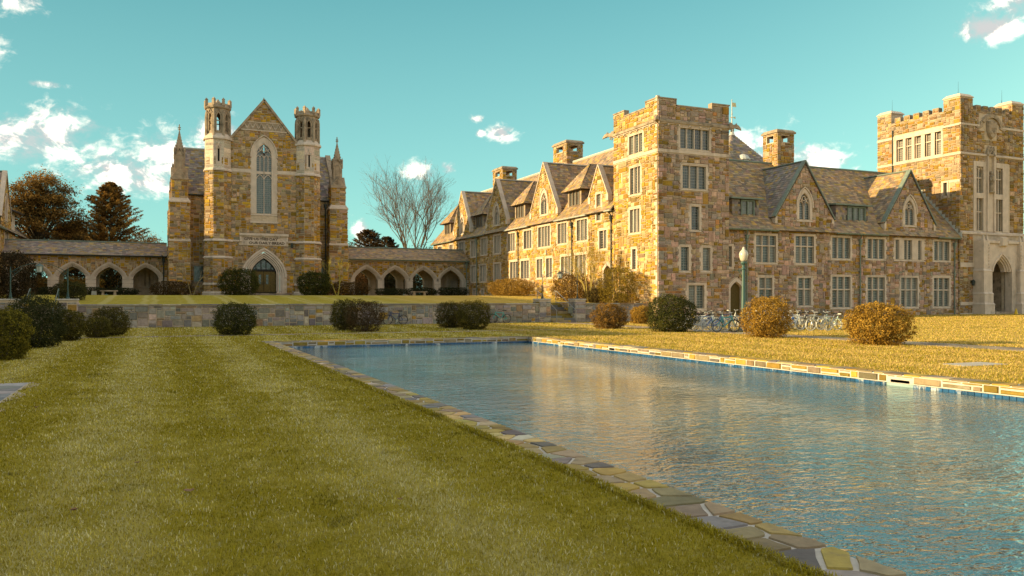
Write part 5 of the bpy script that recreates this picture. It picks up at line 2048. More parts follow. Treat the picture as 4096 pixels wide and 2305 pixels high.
for xc, hw, zf, zp in g2:
    for s in (-1, 1):
        gc.bar(fW, [(xc + s * (hw + .10), zf - .16), (xc, zp + .06)], .10, -.3, .14)
        xa, xb = sorted((xc + s * (hw - .2), xc + s * (hw + .04)))
        trim.fbox(fW, xa, xb, zf - .75, zf - .1, -.3, .07)
        core.poly([(xc + s * hw, WB + .02, E2 - .1), (xc + s * hw, WB + .02, zf), (xc + s * hw, WB + (zf - E2) / SL2 + .3, zf)])
core.poly([(SX0, 65.5, 0), (SX1, 65.5, 0), (SX1, 65.5, E2), (SX0, 65.5, E2)])
wl = core.build('wall', m_mortar, swing)
emit(wl, 'stone', 'more_stones', pcs, m_stone, 300)
gc.build_split('bargeboard', m_copper, swing, .3)
trim.build_split('kneeler', m_lime, swing)
deck, sp_ = MB(), []
roof_plane(deck, sp_, (SX0, E2B, E2), (SX1, E2B, E2), (SX1, R2B, R2Z), (SX0, R2B, R2Z), PAL_SLATE, ex=.25)
roof_plane(deck, sp_, (SX0, 65.7, E2), (SX1, 65.7, E2), (SX1, R2B, R2Z), (SX0, R2B, R2Z), slates=False)
for xc, hw, zf, zp in g2:
    be = E2B + (zf - .15 - E2) / SL2
    bp = E2B + (zp - .05 - E2) / SL2
    f0 = WB - .12
    for s in (-1, 1):
        roof_plane(deck, sp_, (xc + s * (hw + .14), f0, zf - .2), (xc + s * (hw + .14), be + .4, zf - .2), (xc, bp + .4, zp), (xc, f0, zp), PAL_SLATE_B if xc < 60 else PAL_SLATE, ex=.25, sw=(.26, .44), thick=.12)
    ridge_cap(swing, (xc, f0, zp + .05), (xc, bp + .4, zp + .05), m_copper, .10)
rf = deck.build('roof', m_deck, swing)
ridge_cap(swing, (SX0, R2B, R2Z + .04), (SX1, R2B, R2Z + .04), m_copper, .16)


def shed_dormer(x0, x1, wx0, wx1, nl):
    yf = 53.95
    fr = facing_b(yf)
    zr = E2 + (yf - E2B) * SL2
    z1 = 10.08
    mb, pc = MB(), []
    wall_face(mb, pc, fr, x0, x1, zr - .3, z1, ops=[(wx0, wx1, 8.58, 9.98)], stones=False, depth=.1)
    yb = E2B + (z1 - E2) / SL2 + .1
    for x in (x0, x1):
        mb.poly([(x, yf, zr - .2), (x, yf, z1), (x, yb, z1)])
    dob = mb.build('dormer', m_deck, swing)
    for fr2, xa, xb, holes in ((fr, x0, x1, True), (Fr((x0, 0), (0, 1), (-1, 0)), yf, yb, False), (Fr((x1, 0), (0, 1), (1, 0)), yf, yb, False)):
        z = zr - .1
        while z < z1 - .12:
            x = xa
            while x < xb - .04:
                w_ = min(R.uniform(.2, .34), xb - x)
                ok = True
                if holes:
                    ok = not (x + w_ > wx0 - .05 and x < wx1 + .05 and z + .2 > 8.52)
                else:
                    ok = (x < E2B + (z + .1 - E2) / SL2)
                if ok:
                    V = [fr2.P(x, z, 0), fr2.P(x + w_ - .01, z, 0), fr2.P(x + w_ - .01, z + .2, 0), fr2.P(x, z + .2, 0),
                         fr2.P(x, z, .035), fr2.P(x + w_ - .01, z, .035), fr2.P(x + w_ - .01, z + .2, .012), fr2.P(x, z + .2, .012)]
                    pc.append((V, HF, pick(PAL_SLATE_B, .2), (fr2.n[0], fr2.n[1], 0), view_score(fr2.P(x, z), (fr2.n[0], fr2.n[1], 0), .2 * w_)))
                x += w_
            z += .2
    f_ = MB()
    for i in range(nl + 1):
        x = wx0 + (wx1 - wx0) * i / nl
        f_.fbox(fr, x - .05, x + .05, 8.55, 9.98, -.1, .05)
    for z in (8.55, 9.98):
        f_.fbox(fr, wx0 - .06, wx1 + .06, z - .05, z + .05, -.1, .07)
    for i in range(nl):
        xa, xb = wx0 + (wx1 - wx0) * i / nl + .05, wx0 + (wx1 - wx0) * (i + 1) / nl - .05
        p = MB()
        p.fbox(fr, xa, xb, 8.6, 9.93, -.08, -.06)
        p.build('pane', m_glass2, dob)
        leads(f_, fr, xa, xb, 8.6, 9.93, -.05)
    f_.build('window_frame', m_copper, dob)
    r_ = MB()
    yb2 = E2B + (10.35 - E2) / SL2 + .3
    r_.hexa([(x0 - .3, yf - .32, z1), (x1 + .3, yf - .32, z1), (x1 + .3, yb2, z1 + .15), (x0 - .3, yb2, z1 + .15),
             (x0 - .3, yf - .32, z1 + .13), (x1 + .3, yf - .32, z1 + .13), (x1 + .3, yb2, z1 + .28), (x0 - .3, yb2, z1 + .28)])
    r_.build('dormer_roof', m_copper, dob)
    return pc


sp_ += shed_dormer(43.75, 46.55, 44.71, 46.02, 2)
sp_ += shed_dormer(55.2, 59.1, 56.63, 58.7, 3)
emit(rf, 'slate', 'more_slates', sp_, m_slate, 300)
for xa, xb in ((SX0, 47.62), (54.18, 60.25), (66.8, SX1 - .3)):
    gutter(swing, (xa, E2B + .05, E2), (xb, E2B + .05, E2), (0, -1), m_copper)
for x in (44.55, 57.2, 69.3):
    downpipe(swing, fW, x, .1, 7.0)
chimney(swing, 53.6, 59.4, 2.0, 1.9, 12.5, 17.4, PAL_GATE)
# stepped lead flashing where the roof meets the gatehouse
fl = MB()
n_ = 18
for i in range(n_):
    t0 = i / n_
    yb_ = E2B + (R2B - E2B) * t0
    zb_ = E2 + (R2Z - E2) * t0
    fl.box(SX1 - .07, SX1 - .0, yb_, yb_ + .42, zb_ + .05, zb_ + .55)
fl.build('stepped_flashing', m_lead, swing)

# spire with weathervane and a roof ventilator behind the tower
spire = empty('spire', (54.6, 66.0, 13.0), 'slate pyramid spire with a banner weathervane behind the corner tower', 'spire')
dk, sp_ = MB(), []
cxs, cys = 53.5, 66.0
hw_ = 2.7
Cn = [(cxs - hw_, cys - hw_), (cxs + hw_, cys - hw_), (cxs + hw_, cys + hw_), (cxs - hw_, cys + hw_)]
for i in range(4):
    a_, b_ = Cn[i], Cn[(i + 1) % 4]
    roof_plane(dk, sp_, (a_[0], a_[1], 15.2), (b_[0], b_[1], 15.2), (cxs, cys, 18.6), (cxs, cys, 18.6), PAL_SLATE_B, ex=.25, slates=i in (0, 3))
dk.box(cxs - hw_ + .3, cxs + hw_ - .3, cys - hw_ + .3, cys + hw_ - .3, 12.0, 15.2)
rf = dk.build('roof', m_deck, spire)
emit(rf, 'slate', 'more_slates', sp_, m_slate, 120)
b = MB()
b.lathe(cxs, cys, [(.30, 18.35), (.22, 18.6), (.10, 19.0), (.07, 19.3), (.11, 19.45), (.06, 19.6), (.05, 20.5), (.09, 20.56), (.05, 20.65), (.035, 21.9), (.07, 21.96), (.0, 22.05)], 8)
b.build('finial', m_lead, spire)
b = MB()
b.hexa([(cxs + .03, cys - .01, 21.30), (cxs + .55, cys - .01, 21.30), (cxs + .55, cys + .01, 21.30), (cxs + .03, cys + .01, 21.30), (cxs + .03, cys - .01, 21.72), (cxs + .48, cys - .01, 21.72), (cxs + .48, cys + .01, 21.72), (cxs + .03, cys + .01, 21.72)])
b.tube([(cxs - .25, cys, 20.2), (cxs + .35, cys, 20.2)], .025, 5)
b.box(cxs + .3, cxs + .45, cys - .015, cys + .015, 20.1, 20.3)
b.tube([(cxs, cys - .3, 20.2), (cxs, cys + .3, 20.2)], .02, 5)
b.build('weathervane', M('gilded_vane', (.55, .47, .25), rough=.4, metal=.3), spire)
vent = MB()
vent.lathe(53.2, 64.0, [(.65, 14.0), (.65, 15.45), (.75, 15.5), (.75, 15.62), (.5, 15.95), (.15, 16.1), (.0, 16.12)], 14)
v_ = vent.build('roof_ventilator', M('galvanised_metal', (.55, .56, .53), rough=.45, metal=.3, var=.15))
tag(v_, 'round pale metal roof ventilator below the slate spire', 'ventilator')

# ------------------------------------------------------------------ gatehouse tower
gate = empty('gatehouse_tower', (74.5, 57.8, .2), 'tall battlemented gatehouse tower with carved shield and deep arched entrance', 'tower')
core, pcs, trim, carve, wt = MB(), [], MB(), MB(), MB()
GX0, GX1, GY0, GY1 = 69.95, 79.1, 53.0, 62.6
GZ = .15
fG = facing_b(GY0)
fGL = facing_a(GX0)
PX = 74.9
cwid = 1.75
cap_z, mer_z, cren_z = 21.05, 20.35, 19.85


def crenel(x0, x1):
    pts = [(x0, cap_z), (x0 + cwid, cap_z)]
    x = x0 + cwid + .001
    n = 5
    L = (x1 - x0 - 2 * cwid)
    st = L / (2 * n + 1)
    pts.append((x, cren_z))
    for i in range(n):
        xa = x0 + cwid + st * (2 * i + 1)
        pts += [(xa, cren_z), (xa + .001, mer_z), (xa + st * 1.1, mer_z), (xa + st * 1.1 + .001, cren_z)]
    pts += [(x1 - cwid, cren_z), (x1 - cwid + .001, cap_z), (x1, cap_z)]
    return pts


PA = arch(PX, 1.42, 4.35, 1.75, 12)
wallL = [(60.18, 59.37), (59.08, 58.33), (58.01, 57.24), (56.82, 56.1), (55.7, 55.0)]
opsF = [(PX - 1.42, PX + 1.42, GZ, PA)]
exF = [(71.7, 78.4, GZ - 1, 8.2), (71.75, 77.0, 8.0, 15.0), (GX0, GX1, 15.45, 15.85), (GX0, GX1, 7.95, 8.25), (73.3, 75.1, 15, 16.6), (GX0, GX1, 4.75, 5.25), (GX0, GX1, 1.1, 1.45),
       (72.6, 75.9, 18.0, 19.7), (73.4, 75.1, 17.2, 19.3)]
wx = []
for xa in (72.15, 74.95):
    for z0, z1 in ((8.35, 11.45), (11.95, 14.5)):
        wx.append((xa, xa + .98, z0, z1))
opsF += wx
wall_face(core, pcs, fG, GX0, GX1, GZ - .2, crenel(GX0, GX1), opsF, exF, PAL_GATE, depth=.35, big=1.0)
opsL = [(b_, a_, 15.85, 18.1) for a_, b_ in wallL] + [(54.35, 54.75, 11.7, 13.0)]
exL = [(54.75, 60.7, 15.5, 18.6), (GY0, GY1, 15.45, 15.8), (GY0, 54.8, 18.3, 18.55), (60.6, GY1, 18.2, 18.5), (54.1, 55.0, 11.5, 13.2), (GY0, 54.1, 12.9, 13.15)]
wall_face(core, pcs, fGL, GY0, GY1, GZ - .2, crenel(GY0, GY1), opsL, exL, PAL_GATE, depth=.4)
# other sides, parapet back, roof
core.poly([(GX1, GY0, 0), (GX1, GY1, 0), (GX1, GY1, 19.8), (GX1, GY0, 19.8)])
core.poly([(GX0, GY1, 0), (GX1, GY1, 0), (GX1, GY1, 19.8), (GX0, GY1, 19.8)])
core.poly([(GX0, GY0, 19.0), (GX1, GY0, 19.0), (GX1, GY1, 19.0), (GX0, GY1, 19.0)])
for x0_, y0_ in ((GX0, GY0), (GX1 - cwid, GY0), (GX0, GY1 - cwid), (GX1 - cwid, GY1 - cwid)):
    core.box(x0_ + .03, x0_ + cwid - .03, y0_ + .03, y0_ + cwid - .03, 18.5, cap_z)
    c0, c1 = x0_ + cwid / 2, y0_ + cwid / 2
    trim.prism(c0, c1, cwid / 2 + .08, cwid / 2 + .08, cap_z, cap_z + .08, 4)
    trim.prism(c0, c1, cwid / 2 + .08, cwid / 2 - .18, cap_z + .08, cap_z + .34, 4)
    for fr, xa in ((Fr((0, y0_ + cwid), (1, 0), (0, 1)), x0_), (Fr((x0_ + cwid, 0), (0, 1), (1, 0)), y0_)):
        wall_face(MB(), pcs, fr, xa + .05, xa + cwid - .05, 19.2, cap_z, pal=PAL_GATE)
for x0_ in (GX1 - cwid,):
    wall_face(MB(), pcs, Fr((x0_ + .03, 0), (0, 1), (-1, 0)), GY0 + .05, GY0 + cwid, 19.2, cap_z, pal=PAL_GATE)
for fr, x0_, x1_ in ((fG, GX0, GX1), (fGL, GY0, GY1)):
    cp = crenel(x0_, x1_)[2:-2]
    for (xa, za), (xb, zb) in zip(cp, cp[1:]):
        if xb - xa > .05:
            wt.fbox(fr, xa - .03, xb + .03, za, za + .08, -.45, .05)
        elif abs(za - zb) > .1:
            wt.fbox(fr, xa - .05, xa + .05, cren_z + .09, mer_z, -.45, .035)
    core.fbox(fr, x0_ + cwid, x1_ - cwid, 19.0, cren_z, -.45, -.44)
# strings
ledge(trim, fG, GX0 - .12, GX1 + .1, 15.8, .26, .17)
ledge(trim, fGL, GY0 - .15, GY1, 15.75, .22, .14)
ledge(trim, fG, GX0, GX1, 8.25, .32, .18)
trim.fbox(fG, GX0 + .0, 71.9, 4.78, 5.2, -.02, .05)
trim.fbox(fG, 77.95, GX1, 4.78, 5.2, -.02, .05)
for z in (GZ - .1, 1.12):
    trim.fbox(fG, GX0 - .04, 71.9, z, z + .32, -.02, .12)
    trim.fbox(fG, 77.95, GX1, z, z + .32, -.02, .12)
trim.fbox(fGL, GY0, 54.8, 18.32, 18.5, -.02, .09)
trim.fbox(fGL, 60.65, GY1, 18.25, 18.45, -.02, .09)
trim.fbox(fG, GX0 - .05, 72.7, 18.36, 18.55, -.02, .09)
trim.fbox(fG, 75.8, GX1, 18.36, 18.55, -.02, .09)
trim.fbox(fGL, GY0, 54.1, 12.92, 13.12, -.02, .07)
# side windows: a band of five two tier lights
lb = MB()
lb.fbox(fGL, 54.8, 60.6, 18.1, 18.52, -.05, .09)
lb.fbox(fGL, 54.8, 60.6, 15.62, 15.86, -.05, .07)
xs_ = [54.8] + [v for ab in sorted((b_, a_) for a_, b_ in wallL) for v in ab] + [60.6]
for xa, xb in zip(xs_[0::2], xs_[1::2]):
    lb.fbox(fGL, xa, xb, 15.86, 18.1, -.1, .06)
sidew = lb.build('window', m_lime, gate)
ld = MB()
for a_, b_ in wallL:
    ld2 = MB()
    lo_, hi_ = b_, a_
    for z0, z1 in ((15.86, 17.25), (17.36, 18.1)):
        p = MB()
        p.fbox(fGL, lo_ + .06, hi_ - .06, z0 + .05, z1 - .05, -.32, -.29)
        p.build('pane', m_glass2, sidew)
        leads(ld, fGL, lo_ + .06, hi_ - .06, z0 + .05, z1 - .05, -.285)
    ld.fbox(fGL, lo_, hi_, 17.25, 17.36, -.35, -.1)
    for q in ((lo_, lo_ + .08), (hi_ - .08, hi_)):
        ld.fbox(fGL, q[0], q[1], 15.86, 18.1, -.35, -.15)
ld.build('mullions', m_lime, sidew)
sl_ = MB()
for q in ((54.22, 54.35, 11.6, 13.1), (54.75, 54.9, 11.6, 13.1), (54.35, 54.75, 13.0, 13.12), (54.2, 54.9, 11.55, 11.7)):
    sl_.fbox(fGL, *q, -.05, .06)
so_ = sl_.build('window', m_lime, gate)
p = MB()
p.fbox(fGL, 54.35, 54.75, 11.7, 13.0, -.3, -.27)
p.build('pane', m_glass, so_)
# front: tall limestone bay with windows, niche and statue
bay = MB()
rects = [(71.75, 72.15), (73.13, 73.55), (74.7, 74.95), (75.93, 76.75)]
for xa, xb in rects:
    bay.fbox(fG, xa, xb, 8.25, 15.0, -.05, .08)
for xa in (72.15, 74.95):
    bay.fbox(fG, xa, xa + .98, 11.45, 11.95, -.1, .07)
    bay.fbox(fG, xa, xa + .98, 14.5, 15.0, -.1, .1)
    bay.fbox(fG, xa + .44, xa + .54, 8.35, 14.5, -.33, -.05)
    for z in (8.35, 11.95):
        zt = 11.45 if z < 9 else 14.5
        bay.fbox(fG, xa, xa + .98, z + (zt - z) * .58 - .05, z + (zt - z) * .58 + .05, -.33, -.08)
    for k in range(2):
        bay.bar(fG, arch(xa + .22 + .54 * k, .22, 14.2, .26, 5), .08, -.3, -.06)
bay.fbox(fG, 73.55, 73.75, 8.25, 15.6, -.05, .22)
bay.fbox(fG, 74.5, 74.7, 8.25, 15.6, -.05, .22)
bay.fbox(fG, 73.75, 74.5, 8.25, 12.0, -.05, .10)
bay.fbox(fG, 73.75, 74.5, 12.0, 15.0, -.05, -.02)
for q in (73.65, 74.6):
    bay.prism(q, GY0 - .22, .09, .0, 15.6, 16.1, 4)
bo = bay.build('window', m_lime, gate)
ld = MB()
for (xa, xb, z0, z1) in wx:
    for k in range(2):
        x0_ = xa + k * .54
        p = MB()
        p.fbox(fG, x0_, x0_ + .44, z0, z1, -.30, -.27)
        p.build('pane', m_glass, bo)
        leads(ld, fG, x0_, x0_ + .44, z0, z1, -.265)
ld.build('leading', m_came, bo)
st_ = MB()
sx_, sy_ = 74.12, GY0 - .18
st_.lathe(sx_, sy_, [(.30, 12.0), (.32, 12.12), (.2, 12.25), (.24, 12.3), (.22, 12.7), (.2, 13.1), (.24, 13.45), (.25, 13.62), (.10, 13.72), (.08, 13.78), (.125, 13.86), (.14, 13.98), (.11, 14.1), (.03, 14.15)], 10)
st_.tube([(sx_ - .22, sy_ - .02, 13.55), (sx_ - .24, sy_ - .12, 13.2), (sx_ - .02, sy_ - .24, 13.18)], .06, 6)
st_.tube([(sx_ + .22, sy_ - .02, 13.55), (sx_ + .25, sy_ - .1, 13.15), (sx_ + .04, sy_ - .24, 13.05)], .06, 6)
so = st_.build('niche_statue', m_lime2, gate, smooth=True)
# carved canopy boss, shield and ribbon
for k in range(9):
    carve.prism(73.6 + .12 * k, GY0 - .12, .11, .05, 15.75 + .18 * (k % 3), 16.15 + .2 * (k % 3), 5)
carve.fbox(fG, 73.5, 74.7, 15.55, 15.8, 0, .3, chamf=.05)
sh = [(73.62, 18.95), (73.7, 19.05), (74.8, 19.05), (74.9, 18.95), (74.9, 18.2), (74.8, 17.75), (74.55, 17.4), (74.25, 17.22), (73.95, 17.4), (73.7, 17.75), (73.62, 18.2)]
cx_, cz_ = 74.25, 18.2
for (xa, za), (xb, zb) in zip(sh, sh[1:] + sh[:1]):
    carve.poly([fG.P(xa, za, .05), fG.P(xb, zb, .05), fG.P(cx_ + (xb - cx_) * .88, cz_ + (zb - cz_) * .88, .28), fG.P(cx_ + (xa - cx_) * .88, cz_ + (za - cz_) * .88, .28)])
carve.poly([fG.P(cx_ + (x - cx_) * .88, cz_ + (z - cz_) * .88, .28) for x, z in sh])
carve.fbox(fG, 73.8, 74.7, 18.28, 18.34, .28, .31)
carve.fbox(fG, 73.85, 74.15, 17.75, 18.0, .28, .33, chamf=.04)
carve.fbox(fG, 74.35, 74.62, 17.75, 18.0, .28, .33, chamf=.04)
rib = [(74.25 + 1.35 * math.sin(t_), 18.35 + 1.15 * math.cos(t_)) for t_ in np.linspace(-1.15, 1.15, 15)]
carve.bar(fG, rib, .34, .0, .2)
for s in (-1, 1):
    x = 74.25 + s * 1.3
    carve.bar(fG, [(x, 18.85), (x + s * .15, 18.5), (x + s * .05, 18.3)], .3, .0, .12)
    carve.bar(fG, [(x + s * .1, 18.4), (x + s * .5, 18.25), (x + s * .75, 18.35)], .22, .0, .1)
carve.build('carved_shield', m_lime2, gate)
# the portal
po = MB()
PF = GY0 - .75
fP = facing_b(PF)
hwp = 2.35
wall_face(po, [], fP, PX - hwp, PX + hwp, GZ - .2, 7.3, ops=[(PX - 1.42, PX + 1.42, GZ - .2, PA)], stones=False, depth=.8)
po.box(PX - hwp, PX + hwp, PF, GY0, 7.3, 7.42)
for s in (-1, 1):
    x = PX + s * hwp
    po.poly([(x, PF, 0), (x, GY0, 0), (x, GY0, 7.3), (x, PF, 7.3)])
for q, d0, d1 in ((.08, -.7, -.35), (.24, -.5, -.2), (.40, -.3, -.06), (.56, -.1, .05)):
    a_ = arch(PX, 1.42 - .56 + q, 4.35, 1.75 - .6 + q * 1.1, 12)
    po.bar(fP, a_, .17, d0 - .1, d1)
for s in (-1, 1):
    cx_ = PX + s * 2.62
    for hw, out, z0, z1 in ((.68, .62, GZ - .2, 1.25), (.62, .52, 1.25, 2.2), (.56, .40, 2.3, 4.4), (.42, .28, 4.5, 7.3)):
        po.box(cx_ - hw, cx_ + hw, PF - out, GY0, z0, z1)
    for z, e, out in ((1.25, .72, .66), (2.25, .66, .56), (4.45, .6, .44)):
        po.hexa([(cx_ - e, PF - out, z - .07), (cx_ + e, PF - out, z - .07), (cx_ + e, GY0, z - .07), (cx_ - e, GY0, z - .07),
                 (cx_ - e + .08, PF - out + .14, z + .12), (cx_ + e - .08, PF - out + .14, z + .12), (cx_ + e - .08, GY0, z + .12), (cx_ - e + .08, GY0, z + .12)])
    po.prism(cx_ - .25, PF - .1, .14, .0, 7.3, 8.0, 4)
    po.prism(cx_ + .25, PF - .1, .14, .0, 7.3, 8.0, 4)
    for z in np.arange(4.7, 7.0, .3):
        po.prism(cx_ - s * .3, PF - .32, .06, .02, z, z + .16, 4)
for xa, xb in ((PX - hwp, PX - .6), (PX + .6, PX + hwp)):
    po.fbox(fP, xa, xb, 7.08, 7.3, .0, .2)
po.fbox(fP, PX - .55, PX + .45, 6.75, 7.75, .0, .34, chamf=.12)
po.build('portal', m_lime, gate)
ps = MB()
for i in range(3):
    ps.box(PX - 2.0 + i * .1, PX + 2.0 - i * .1, PF - 1.0 + i * .33, GY0 + .5, GZ - .1 + i * .14, GZ + .06 + i * .14)
for i in range(8):
    ps.box(PX - 1.42, PX + 1.42, GY0 + .8 + i * .3, GY0 + 5.5, GZ + .3 + i * .16, GZ + .46 + i * .16)
ps.build('portal_steps', m_lime2, gate)
pi_ = MB()
for x in (PX - 1.5, PX + 1.5):
    pi_.poly([(x, GY0 + .3, 0), (x, GY0 + 6, 0), (x, GY0 + 6, 6.5), (x, GY0 + .3, 6.5)])
pi_.poly([(PX - 1.5, GY0 + 6, 0), (PX + 1.5, GY0 + 6, 0), (PX + 1.5, GY0 + 6, 6.5), (PX - 1.5, GY0 + 6, 6.5)])
pi_.poly([(PX - 1.5, GY0 + .3, 6.4), (PX + 1.5, GY0 + .3, 6.4), (PX + 1.5, GY0 + 6, 6.4), (PX - 1.5, GY0 + 6, 6.4)])
pi_.build('passage_wall', m_lime2, gate)
for x in (71.4, 78.7):
    b = MB()
    b.prism(x, GY0 - .3, .12, .15, 3.0, 3.4, 6)
    b.prism(x, GY0 - .3, .18, .03, 3.4, 3.58, 6)
    b.fbox(fG, x - .04, x + .04, 3.35, 3.45, 0, .3)
    b.build('wall_lantern', m_iron, gate)
wl = core.build('wall', m_mortar, gate)
emit(wl, 'stone', 'more_stones', pcs, m_stone, 300)
trim.build_split('dressed_stone', m_lime, gate)
wt.build_split('parapet_coping', m_lime2, gate)
b = MB()
b.tube([fGL.P(60.62, 8, .1), fGL.P(60.62, 19.2, .1)], .07, 6)
b.build('downpipe', m_iron, gate)
b = MB()
for x, y in ((GX0 + 1.0, GY1 - 1.0), (GX0 + .8, GY0 + .8), (GX1 - 1.5, GY0 + 1.2)):
    b.tube([(x, y, 21.3), (x, y, 22.7)], [.02, .008], 4)
    b.tube([(x - .12, y, 21.3), (x, y, 21.75)], .01, 4)
b.build('lightning_rod', m_iron, gate)


# ------------------------------------------------------------------ the west wing: only its far gable looks into the picture
m_west = M('west_fieldstone', (.36, .27, .12), var=.45, nscale=3.0, bump=.8, bscale=6, fine=((.15, .11, .06), 4.0, .5, .7, .7))
west = empty('residence_wing', (-19.0, 80.0, 2.0), 'slate roofed stone wing with a yellow gable at the left edge of the picture', 'building')
core, pcs, trim = MB(), [], MB()
fWW = Fr((-14.1, 0), (0, 1), (1, 0))
gy, ghw = 95.4, 3.0
top = [(58, 9.0), (gy - ghw, 9.0), (gy - ghw + .001, 10.0), (gy, 14.6), (gy + ghw - .001, 10.0), (gy + ghw, 8.6), (112, 8.6)]
wwin = [(86.0, 88.4, 6.6, 8.7, 3), (99.2, 101.0, 6.4, 8.3, 2), (94.2, 96.6, 6.6, 8.7, 3), (78.0, 80.4, 6.6, 8.7, 3), (90.0, 91.9, 6.6, 8.7, 2)]
gothic = gothic_window(west, fWW, gy, .6, 9.8, 11.0, .95, n=2)
wall_face(core, pcs, fWW, 58, 112, 1.5, top, [win_open(*q[:4]) for q in wwin] + [gothic], [q[:4] for q in wwin] + [arch_excl(gy, .9, 9.5, 10.9, 1.5)], PAL_GOLD)
for q in wwin:
    window(west, fWW, *q, glass=m_glass2)
trim.bar(fWW, [(gy - ghw - .1, 9.85), (gy, 14.7)], .17, -.3, .12)
trim.bar(fWW, [(gy + ghw + .1, 9.85), (gy, 14.7)], .17, -.3, .12)
core.poly([(-26, 58, 1), (-14.1, 58, 1), (-14.1, 58, 9), (-20, 58, 14.2), (-26, 58, 9)])
wl = core.build('wall', m_mortar, west)
emit(wl, 'stone', 'more_stones', pcs, m_stone, 120)
trim.build('gable_coping', m_lime, west)
deck, sp_ = MB(), []
roof_plane(deck, sp_, (-13.7, 112, 8.6), (-13.7, 58, 8.6), (-20, 58, 14.2), (-20, 112, 14.2), PAL_SLATE_B, ex=.3)
roof_plane(deck, sp_, (-26.3, 112, 8.6), (-26.3, 58, 8.6), (-20, 58, 14.2), (-20, 112, 14.2), slates=False)
for s in (-1, 1):
    roof_plane(deck, sp_, (-14.0, gy + s * (ghw + .1), 9.85), (-16.5, gy + s * (ghw + .1), 9.85), (-21, gy, 14.6), (-14.0, gy, 14.6), PAL_SLATE_B, ex=.27)
roof_plane(deck, sp_, (-13.4, 98.9, 10.9), (-13.4, 102.2, 10.9), (-16.2, 102.2, 12.0), (-16.2, 98.9, 12.0), PAL_SLATE_B, ex=.27)
rf = deck.build('roof', m_deck, west)
emit(rf, 'slate', 'more_slates', sp_, m_slate, 200)
ridge_cap(west, (-14.0, gy, 14.66), (-21, gy, 14.66), m_copper, .1)
gutter(west, (-13.75, 58, 8.62), (-13.75, gy - ghw, 8.62), (1, 0))
b = MB()
b.box(-15.8, -14.2, 99.4, 101.7, 9.0, 11.0)
b.build('dormer', m_lime, west)
# unseen low range added left of the lawn, sized to cast its shadow
low = empty('shadow_range', (-17.0, 20.0, 0), 'added low range west of the lawn, unseen, casting shade over it', 'building')
for (y0_, y1_, ze_, zr_) in ((-30.0, 38.0, 3.6, 5.9), (38.0, 57.9, 6.2, 9.9)):
    b = MB()
    b.box(-21.0, -14.0, y0_, y1_, -.1, ze_)
    b.poly([(-21, y0_, ze_), (-14, y0_, ze_), (-17.5, y0_, zr_)])
    b.poly([(-21, y1_, ze_), (-14, y1_, ze_), (-17.5, y1_, zr_)])
    b.build('wall', m_west, low)  # walls of the added unseen range
    dk = MB()
    for s in (-1, 1):
        roof_plane(dk, [], (-17.5 + s * 3.9, y0_, ze_ - .2), (-17.5 + s * 3.9, y1_, ze_ - .2), (-17.5, y1_, zr_), (-17.5, y0_, zr_), slates=False)
    dk.build('roof', M('shadow_range_slate', (.2, .19, .18), var=.3, nscale=3), low)

# ------------------------------------------------------------------ vegetation
m_leaf = M('foliage', attr='Col', var=.25, nscale=4, rough=.85, spec=.06, trans=.22)
m_bark = M('bark', (.11, .085, .06), var=.35, nscale=8, bump=.6, bscale=18)
m_bark2 = M('pale_bark', (.26, .21, .15), var=.3, nscale=6, bump=.3)


def leaves(name, parent, P, Nn, size, C, mat, aspect=.55, seed=0, fold=0.0):
    """one small quad per leaf, facing roughly along Nn"""
    g = np.random.default_rng(seed)
    n = len(P)
    nn = Nn + g.normal(0, .75, (n, 3))
    nn /= np.linalg.norm(nn, axis=1)[:, None] + 1e-9
    tt = g.normal(0, 1, (n, 3))
    tt -= nn * (tt * nn).sum(1)[:, None]
    tt /= np.linalg.norm(tt, axis=1)[:, None] + 1e-9
    bb = np.cross(nn, tt)
    sz = (size * g.uniform(.65, 1.35, n))[:, None]
    a = tt * sz * .5
    b_ = bb * sz * .5 * aspect
    V = np.stack([P - a, P + b_ - a * .15, P + a, P - b_ - a * .15], 1).reshape(-1, 3)
    F = np.arange(4 * n).reshape(n, 4)
    return mesh_np(name, V, F, mat, parent, C)


def vnoise(P, s, seed):
    return np.array([mnoise.noise(Vector((p[0] * s + seed * 7.3, p[1] * s - seed * 3.1, p[2] * s + seed))) for p in P])


def colour_mix(g, n, base, tips, f):
    c = np.array(base)[None] * (1 - f[:, None]) + np.array(tips)[None] * f[:, None]
    return np.clip(c * g.uniform(.65, 1.35, (n, 1)), .003, 1)


